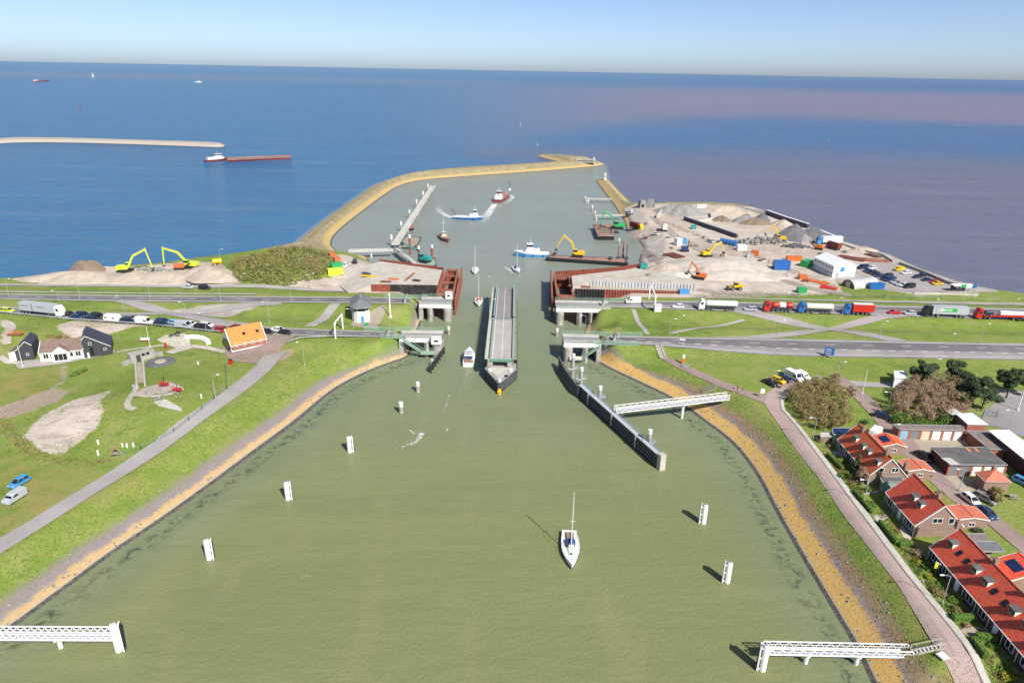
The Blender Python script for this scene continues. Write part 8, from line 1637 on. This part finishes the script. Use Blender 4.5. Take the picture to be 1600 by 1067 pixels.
roof_building([(1534, 862), (1570, 862), (1556, 846), (1522, 846)], 7.5, 'carport with blue-grey corrugated roof behind the terrace', 'slate', 'timber_grey', 'carport', 'carport', 1.2); roof_building([(1515, 846), (1545, 846), (1540, 834), (1512, 834)], 7.4, 'flat brown roofed shed between middle house and terrace', 'roof_felt_rust', 'brick_wall'); roof_building([(1378, 753), (1412, 753), (1407, 745), (1375, 745)], 7.4, 'flat grey roofed annex with green wall at the farthest row house', 'roof_felt', 'steel_green', 'annex', 'annex'); roof_building([(1302, 679), (1329, 679), (1328, 669), (1300, 669)], 7.2, 'low shed with dark solar roof at the end of row house', 'solar', 'cream')
roof_building([(1282, 683), (1300, 683), (1299, 676), (1282, 676)], 6.6, 'tiny pale garden hut left of the solar shed', 'concrete_pale', 'brick_wall'); roof_building([(1398, 591), (1418, 591), (1416, 580), (1397, 580)], 8.0, 'small white cube building in the grass by the south road', 'roof_white', 'plaster_white', 'substation', 'building')
# woodland and trees
leafmat('leaf_twig', [(.16, .13, .07), (.26, .2, .12), (.34, .23, .16), (.2, .2, .08)])
def thicket(poly, n, cnt, size, mat, hr_, label, seed):
    rs = np.random.RandomState(seed); pp = Pn(poly, 5.5); bl = []
    while len(bl) < cnt:
        x, y = rs.uniform(pp[:, 0].min(), pp[:, 0].max()), rs.uniform(pp[:, 1].min(), pp[:, 1].max())
        if inside(pp, np.array([x]), np.array([y]))[0]: r = rs.uniform(.7, 1.5); bl.append((x, y, 5 + rs.uniform(.3, 1) * hr_, r, r, r * rs.uniform(.7, 1.2)))
    o = link('shrub_thicket', leaf_mesh('shrub_thicket', bl, n, size, mat, seed)); tag(o, label, 'thicket', kind='stuff')
    m = MB()
    for b in bl[::2]: m.bar((b[0] + rs.uniform(-.4, .4), b[1] + rs.uniform(-.4, .4), 4.8), (b[0], b[1], b[2]), .06, 4, .02)
    o = m.build('shrub_stems', 'bark'); tag(o, 'bare brown stems within ' + label.split(' ', 1)[1], 'stems', kind='stuff')
TA = [(1230, 616), (1250, 604), (1285, 600), (1312, 606), (1322, 632), (1334, 655), (1322, 668), (1290, 672), (1262, 664), (1246, 648), (1233, 632)]
thicket(TA, 34000, 190, .14, 'leaf_olive', 2.6, 'a dense brown and olive thicket beside the street bend', 11)
TB = [(1386, 644), (1402, 615), (1436, 600), (1478, 600), (1515, 612), (1524, 642), (1500, 658), (1460, 664), (1420, 662), (1398, 655)]
thicket(TB, 40000, 190, .15, 'leaf_brown', 4.6, 'a tall russet bare-twigged thicket behind the garages', 12); thicket([(1392, 652), (1450, 655), (1490, 657), (1495, 664), (1440, 666), (1396, 662)], 5000, 30, .16, 'leaf_green', 1.8, 'a low green undergrowth in front of the russet thicket', 13)
for i, (px, h, rx, lab) in enumerate([((1436, 606), 8, 3.4, 'dark pine at the left of the russet thicket'), ((1492, 607), 9, 4.0, 'dark pine behind the russet thicket'), ((1513, 628), 9, 4.2, 'dark pine left of the parking yard, upper'), ((1533, 642), 8, 3.8, 'dark pine left of the parking yard, lower'), ((1572, 622), 9, 3.6, 'spreading dark pine at the right edge'), ((1598, 618), 8, 3.2, 'dark pine half cut by the right edge')]): tree(px, h, rx, lab, 'leaf_pine', 7000, .2, 'pine', seed=40 + i, name='pine_tree')
tree((1336, 739), 5.5, 1.5, 'dark conifer in front of the farthest row house', 'leaf_pine', 2200, .18, 'cone', seed=60, name='conifer'); tree((1346, 756), 4.5, 1.6, 'bare brown garden tree before the farthest row house', 'leaf_brown', 900, .13, seed=61); tree((1552, 782), 3.2, 1.9, 'round green tree beside the hipped orange roof', 'leaf_olive', 2200, .16, seed=62); tree((1306, 598), 3, 1.8, 'reddish bare tree above the street bend thicket', 'leaf_brown', 900, .15, seed=63); tree((1330, 618), 3, 1.6, 'reddish bare tree on the lane corner', 'leaf_brown', 800, .15, seed=64)
def hedge(a, b, w_, h, label, seed, mat='leaf_hedge'):
    p, q = G(*a, 0), G(*b, 0); d = q - p; c = (p + q) / 2; L = d.xy.length; t = thing('hedge', label, 'hedge', c, math.atan2(d.y, d.x)); k = max(3, int(L / (w_ * .7)))
    bl = [(-L / 2 + L * (i + .5) / k, 0, h * .5, w_ * .62, w_ * .55, h * .52) for i in range(k)]; MB().box((0, 0, h * .42), (L * .98, w_ * .7, h * .84)).build('core', 'leaf_hedge', t); link('foliage', leaf_mesh('foliage', bl, int(260 * L * h), .1, mat, seed), t)
hedge((1292, 712), (1316, 735), .9, 1.2, 'hedge along the pavement by the farthest row house', 1); hedge((1334, 770), (1362, 802), .8, 1.1, 'low hedge along pavement between farthest and middle house', 2); hedge((1374, 818), (1402, 852), .9, 1.2, 'hedge along pavement before the middle house', 3); hedge((1404, 854), (1424, 852), .9, 1.2, 'short hedge closing the garden of the middle house', 4); hedge((1488, 968), (1523, 968), 1.3, 1.2, 'thick hedge across the terrace front garden', 5); hedge((1520, 1000), (1540, 1030), 1.1, 1.2, 'hedge along pavement at bottom right garden', 6); hedge((1524, 998), (1556, 1001), 1.2, 1.3, 'hedge across the bottom right garden', 7); hedge((1306, 722), (1330, 722), .9, 1.1, 'hedge across the first front garden', 8)
for i, ((x, y), rx, ry, h, mat, lab) in enumerate([((1430, 868), 1.3, 1.3, 1.5, 'leaf_brown', 'brown bush at the corner of the terrace garden'), ((1434, 880), .8, .7, .8, 'leaf_yellow', 'bright yellow flowering shrub in first terrace garden'), ((1452, 903), .9, .8, .8, 'leaf_yellow', 'yellow-green shrub in second terrace garden'), ((1464, 898), .8, .8, 1.3, 'leaf_pine', 'small dark bush against the terrace front'), ((1463, 925), 1.2, 1.0, .9, 'leaf_olive', 'olive shrub left of the terrace lamp'), ((1488, 940), 1.3, 1.1, 1.0, 'leaf_green', 'round green shrub right of the terrace lamp'), ((1494, 955), 1.2, 1.0, .9, 'leaf_olive', 'olive shrub above the thick terrace hedge'), ((1499, 935), .8, .7, 1.0, 'leaf_yellow', 'golden shrub against the terrace wall'), ((1575, 1058), 1.4, 1.0, .9, 'leaf_yellow', 'yellowish shrub in bottom right corner'), ((1590, 1050), 1.2, 1.0, .9, 'leaf_olive', 'olive shrub in the bottom right corner'), ((1323, 712), 1.0, .8, 1.4, 'leaf_pine', 'dark bush at the front of the farthest row house'), ((1316, 745), 1.5, 1.0, 1.0, 'leaf_green', 'green shrub bed by pavement below the conifer'), ((1328, 757), 1.4, 1.0, 1.0, 'leaf_olive', 'olive shrub bed below the bare garden tree'), ((1358, 768), 1.3, .9, .9, 'leaf_green', 'green shrub by the lamp at the farthest house'), ((1372, 648), 1.0, .8, .9, 'leaf_green', 'small green bush on the lane left of parked car'), ((1350, 662), 1.4, 1.2, 1.6, 'leaf_pine', 'dark bush at the lane behind the solar shed'), ((1405, 700), 1.1, .9, 1.0, 'leaf_green', 'green bush by the small red tiled shed'), ((1527, 833), 1.0, .9, 1.3, 'leaf_pine', 'dark bush beside salmon tiled shed'), ((1540, 845), .7, .7, .8, 'leaf_olive', 'small olive bush by the carport'), ((1562, 880), .8, .7, .9, 'leaf_yellow', 'yellow-green bush between carport and outhouse'), ((1472, 772), 1.0, .7, .9, 'leaf_brown', 'brown bush in the yard behind the middle house'), ((1280, 690), 1.3, 1.0, 1.2, 'leaf_olive', 'olive bush by pavement left of garden hut'), ((1296, 700), 1.6, 1.0, 1.0, 'leaf_olive', 'broad olive bush by pavement before first hedge'), ((1452, 890), .8, .6, .5, 'leaf_green', 'low green plants in the first terrace bed'), ((1550, 1010), 1.0, .8, .5, 'leaf_green', 'low plants in the bottom right garden'), ((1218, 606), .7, .6, .6, 'leaf_green', 'small green bush at the parking bay'), ((1508, 980), .8, .5, .8, 'leaf_brown', 'brown shrub beside terrace driveway')]): shrub(G(x, y, 0), rx, ry, h, lab, mat, 550, .1, 70 + i)
patch('driveway', [(1498, 985), (1512, 978), (1545, 980), (1552, 996), (1522, 998)], 'pavers_tan', .06); patch('garden_path', [(1440, 906), (1462, 905), (1466, 909), (1444, 911)], 'concrete_pale', .06); patch('garden_path', [(1362, 806), (1386, 804), (1392, 812), (1370, 815)], 'concrete_pale', .06); patch('garden_path', [(1346, 769), (1372, 766), (1374, 769), (1350, 773)], 'pavers_grey', .06); patch('garden_path', [(1300, 705), (1318, 703), (1322, 712), (1306, 714)], 'concrete_pale', .06); patch('garden_path', [(1404, 824), (1412, 822), (1425, 842), (1415, 846)], 'sand_pale', .06); patch('garden_path', [(1424, 858), (1442, 858), (1444, 863), (1428, 864)], 'pavers_grey', .06)
VC = [((1203, 601), (1209, 604), 'saloon', 'black', 'black car in the parking bay, leftmost'), ((1216, 597), (1223, 600), 'hatch', 'yellow', 'yellow car in the parking bay'), ((1225, 595), (1232, 598), 'hatch', 'darkblue', 'dark car between yellow car and white van'), ((1254, 591), (1262, 595), 'smallvan', 'white', 'smaller white van at right of the parking bay'), ((1378, 653), (1388, 656), 'hatch', 'darkblue', 'dark hatchback parked on the lane by the russet thicket'), ((1443, 716), (1453, 722), 'saloon', 'black', 'black car parked at the corner of the dark garage block'), ((1516, 784), (1524, 790), 'hatch', 'white', 'white car on the lane behind the middle house'), ((1540, 804), (1550, 812), 'saloon', 'navy', 'blue car on the lane right of the salmon shed'), ((1538, 782), (1548, 787), 'estate', 'grey', 'dark pickup on the grass beside the white car'), ((1597, 756), (1606, 760), 'hatch', 'skyblue', 'blue and yellow car cut by the right edge')]
for q, to, k, c, lab in VC: car(q, to, k, c, lab, z0=5)
car((1240, 592), (1250, 597), 'van', 'white', 'large white van in the parking bay', z0=5)
for b, tp_, lab, an in [((1270, 687), (1266, 652), 'curved lamp on the pavement near the street bend', 180), ((1349, 787), (1354, 750), 'curved lamp on the pavement before middle house', 180), ((1472, 943), (1479, 898), 'tall curved lamp in the terrace front garden', 180), ((1386, 643), (1384, 612), 'lamp on the lane before the russet thicket', 180), ((1498, 767), (1502, 733), 'lamp in the garage court', 180), ((1307, 593), (1309, 566), 'lamp at the top end of the lane', 0), ((1205, 603), (1207, 580), 'lamp at the left of parking bay', 0), ((1574, 672), (1580, 641), 'lamp in the parking yard at the right', 180), ((1391, 678), (1392, 664), 'short lamp at left end of the garage row', 0), ((1457, 577), (1460, 562), 'lamp in the grass above dark pine', 0)]: lamp(b, tp_, lab, R(an), z0=5)
lamp((1347, 616), (1350, 578), 'plain white pole at the lane junction', 0, 5, plain=True, mat='steel_white', name='pole', cat='pole'); lamp((1590, 641), (1594, 606), 'tall white mast at the right edge by the parking yard', 0, 5, plain=True, mat='steel_white', name='mast', cat='mast', r=.12)
wire_fence([(1512, 652), (1535, 651), (1556, 652), (1558, 646)], 'green mesh fence at the head of the parking yard', 2.0, 2, 'steel_green_deep'); wire_fence([(1294, 595), (1312, 596)], 'pale wooden rail at the end of the parking bay', .8, 1.5, 'timber_grey', False, 'rail_fence')
t = thing('picnic_table', 'brown wooden table on the grass by the pavilion', 'table', G(1582, 778, 0)); MB().box((0, 0, .72), (1.8, .8, .06)).build('table_top', 'timber_grey', t)
for y in (-.7, .7): MB().box((0, y, .42), (1.8, .3, .05)).build('seat', 'timber_grey', t)
for x in (-.6, .6): MB().bar((x, -.8, 0), (x, .3, .7), .05, 4).bar((x, .8, 0), (x, -.3, .7), .05, 4).build('leg', 'timber_grey', t)
for i, (x, y, m_, lab) in enumerate([(1345, 672, 'white', 'white caravan-like awning by the solar shed lane'), ]): t = thing('caravan', lab, 'caravan', G(1366, 682, 0), .8); loft_y([(-2.2, .5), (-2.3, 1.4), (-1.9, 2.3), (1.8, 2.3), (2.3, 1.4), (2.1, .5)], 2.0, .25, .08).build('body', 'white', t, True); wheel(t, 0, .85, .3, .18); wheel(t, 0, -.85, .3, .18)
# ------------------------------------------------------------ low growth and loose stones on banks and lawns
leafmat('tuft_grass', [(.09, .16, .022), (.15, .225, .035), (.24, .26, .08)], .9); leafmat('tuft_bank', [(.14, .15, .045), (.26, .18, .09), (.3, .14, .08), (.2, .22, .06)], .9); leafmat('tuft_brown', [(.16, .11, .06), (.24, .16, .09), (.18, .17, .06)], .9)
def scatter(name, label, mat, n, size, test, box, seed, h=.5, up=.6):
    rs = np.random.RandomState(seed); x = rs.uniform(box[0], box[1], n * 6); y = rs.uniform(box[2], box[3], n * 6)
    k = test(x, y, rs); x, y = x[k][:n], y[k][:n]; n = len(x); z = np.array([gz(a, b) for a, b in zip(x, y)]); s = size * rs.uniform(.5, 1.3, n); a = rs.uniform(0, 6.28, n)
    c = np.stack([x, y, z + s * h], 1); t = np.stack([np.cos(a), np.sin(a), rs.uniform(-.3, .3, n)], 1) * s[:, None]; u = np.stack([-np.sin(a) * (1 - up), np.cos(a) * (1 - up), up * np.ones(n)], 1) * s[:, None]
    V = np.stack([c - t, c - u * .6, c + t, c + u], 1).reshape(-1, 3); me = bpy.data.meshes.new(name); me.vertices.add(4 * n); me.vertices.foreach_set('co', V.ravel()); me.loops.add(4 * n); me.loops.foreach_set('vertex_index', np.arange(4 * n, dtype=np.int32)); me.polygons.add(n); me.polygons.foreach_set('loop_start', np.arange(0, 4 * n, 4, dtype=np.int32)); me.update(calc_edges=True); me.materials.append(M(mat)); o = link(name, me); tag(o, label, kind='stuff')
def dR(x, y): return sdf(LANDR, x, y)
def dL(x, y): return sdf(LANDL, x, y)
def pat(x, y, f): return np.sin(x * f + 2 * np.sin(y * f * .7)) * np.sin(y * f * 1.1 + 1.7 * np.sin(x * f * .8))
scatter('bank_growth', 'rough brown and olive growth along the right bank slope', 'tuft_bank', 20000, .12, lambda x, y, r: (lambda d: (d > 4.3 + r.normal(0, .6, len(x))) & (d < 7.6 + r.normal(0, .7, len(x))) & (pat(x, y, .9) > -.35))(dR(x, y)), (15, 100, 62, 205), 1)
scatter('bank_growth', 'thin dry growth along the left bank slope', 'tuft_brown', 7000, .11, lambda x, y, r: (lambda d: (d > 4.6) & (d < 6.6 + r.normal(0, .6, len(x))) & (pat(x, y, .7) > 0))(dL(x, y)), (-115, -25, 62, 200), 2)
scatter('grass_tufts', 'grass tufts on the right bank verge', 'tuft_grass', 16000, .11, lambda x, y, r: (lambda d: (d > 7) & (d < 11))(dR(x, y)), (20, 100, 62, 190), 3)
scatter('grass_tufts', 'grass tufts on the left bank verge', 'tuft_grass', 26000, .13, lambda x, y, r: (lambda d: (d > 6.5) & (d < 12.3))(dL(x, y)), (-130, -25, 62, 200), 4)
scatter('rough_growth', 'band of brown rough growth round the sand pit', 'tuft_brown', 3500, .22, lambda x, y, r: dline(Pn([(3, 657), (20, 680), (45, 703), (70, 716), (110, 723), (160, 724)], 5), x, y) < 1.3 + .4 * r.normal(size=len(x)), (-130, -70, 115, 165), 5)
scatter('grass_tufts', 'darker grass tussocks over the museum grounds', 'tuft_grass', 26000, .12, lambda x, y, r: (pat(x, y, .16) + .3 * pat(x, y, .5) > .22) & (dL(x, y) > 22), (-160, -60, 125, 215), 6)
scatter('dandelions', 'yellow dandelions sprinkled in the lawns', 'flower_yellow', 2600, .09, lambda x, y, r: ((dL(x, y) > 7) | (dR(x, y) > 8)) & (pat(x, y, .12) > .25), (-160, 200, 70, 262), 7, 1.2)
scatter('garden_plants', 'mixed low planting in the front gardens along the street', 'tuft_bank', 5000, .16, lambda x, y, r: pat(x, y, .8) > .0, (72.0, 75.6, 62, 139), 12)
scatter('garden_plants', 'green planting in the front gardens along the street', 'leaf_green', 5000, .18, lambda x, y, r: pat(x, y, .6) < -.15, (72.0, 75.6, 62, 139), 13)
scatter('rough_growth', 'olive strip of weeds between stockyard and works yard', 'tuft_bank', 6000, .22, lambda x, y, r: dline(Pn([(1040, 348), (1075, 362), (1110, 376), (1150, 388), (1200, 408), (1240, 425), (1300, 447)], 5), x, y) < 2.2 + .9 * r.normal(size=len(x)), (55, 140, 270, 400), 15)
scatter('rough_growth', 'weeds along the sand edge behind the north road', 'tuft_grass', 5000, .2, lambda x, y, r: dline(Pn([(1090, 463), (1200, 462), (1300, 461), (1420, 465)], 5), x, y) < 1.6 + .8 * r.normal(size=len(x)), (55, 200, 250, 285), 16)
scatter('grass_tufts', 'sparse weeds growing out of the bare sand pit', 'tuft_bank', 900, .16, lambda x, y, r: inside(Pn(SAND[0], 5), x, y) & (pat(x, y, .55) > .45), (-125, -70, 118, 165), 18)
rs = np.random.RandomState(9); st = MB(); 
for side, dfun, bx, (d0, d1), cnt in ((1, dR, (15, 100, 62, 200), (.8, 8), 260), (-1, dL, (-115, -25, 62, 200), (.8, 6), 160)):
    k = 0
    while k < cnt:
        xs_ = rs.uniform(bx[0], bx[1], 400); ys_ = rs.uniform(bx[2], bx[3], 400); dd = dfun(xs_, ys_)
        for x, y, d in zip(xs_, ys_, dd):
            if d0 < d < d1 and k < cnt: s = rs.uniform(.1, .3); st.box((x, y, gz(x, y) + s * .2), (s * 2, s * 1.5, s), rz=rs.uniform(0, 3), tx=.6, ty=.6); k += 1
o = st.build('loose_stones', 'rock'); tag(o, 'loose dark stones scattered over the banks', kind='stuff')
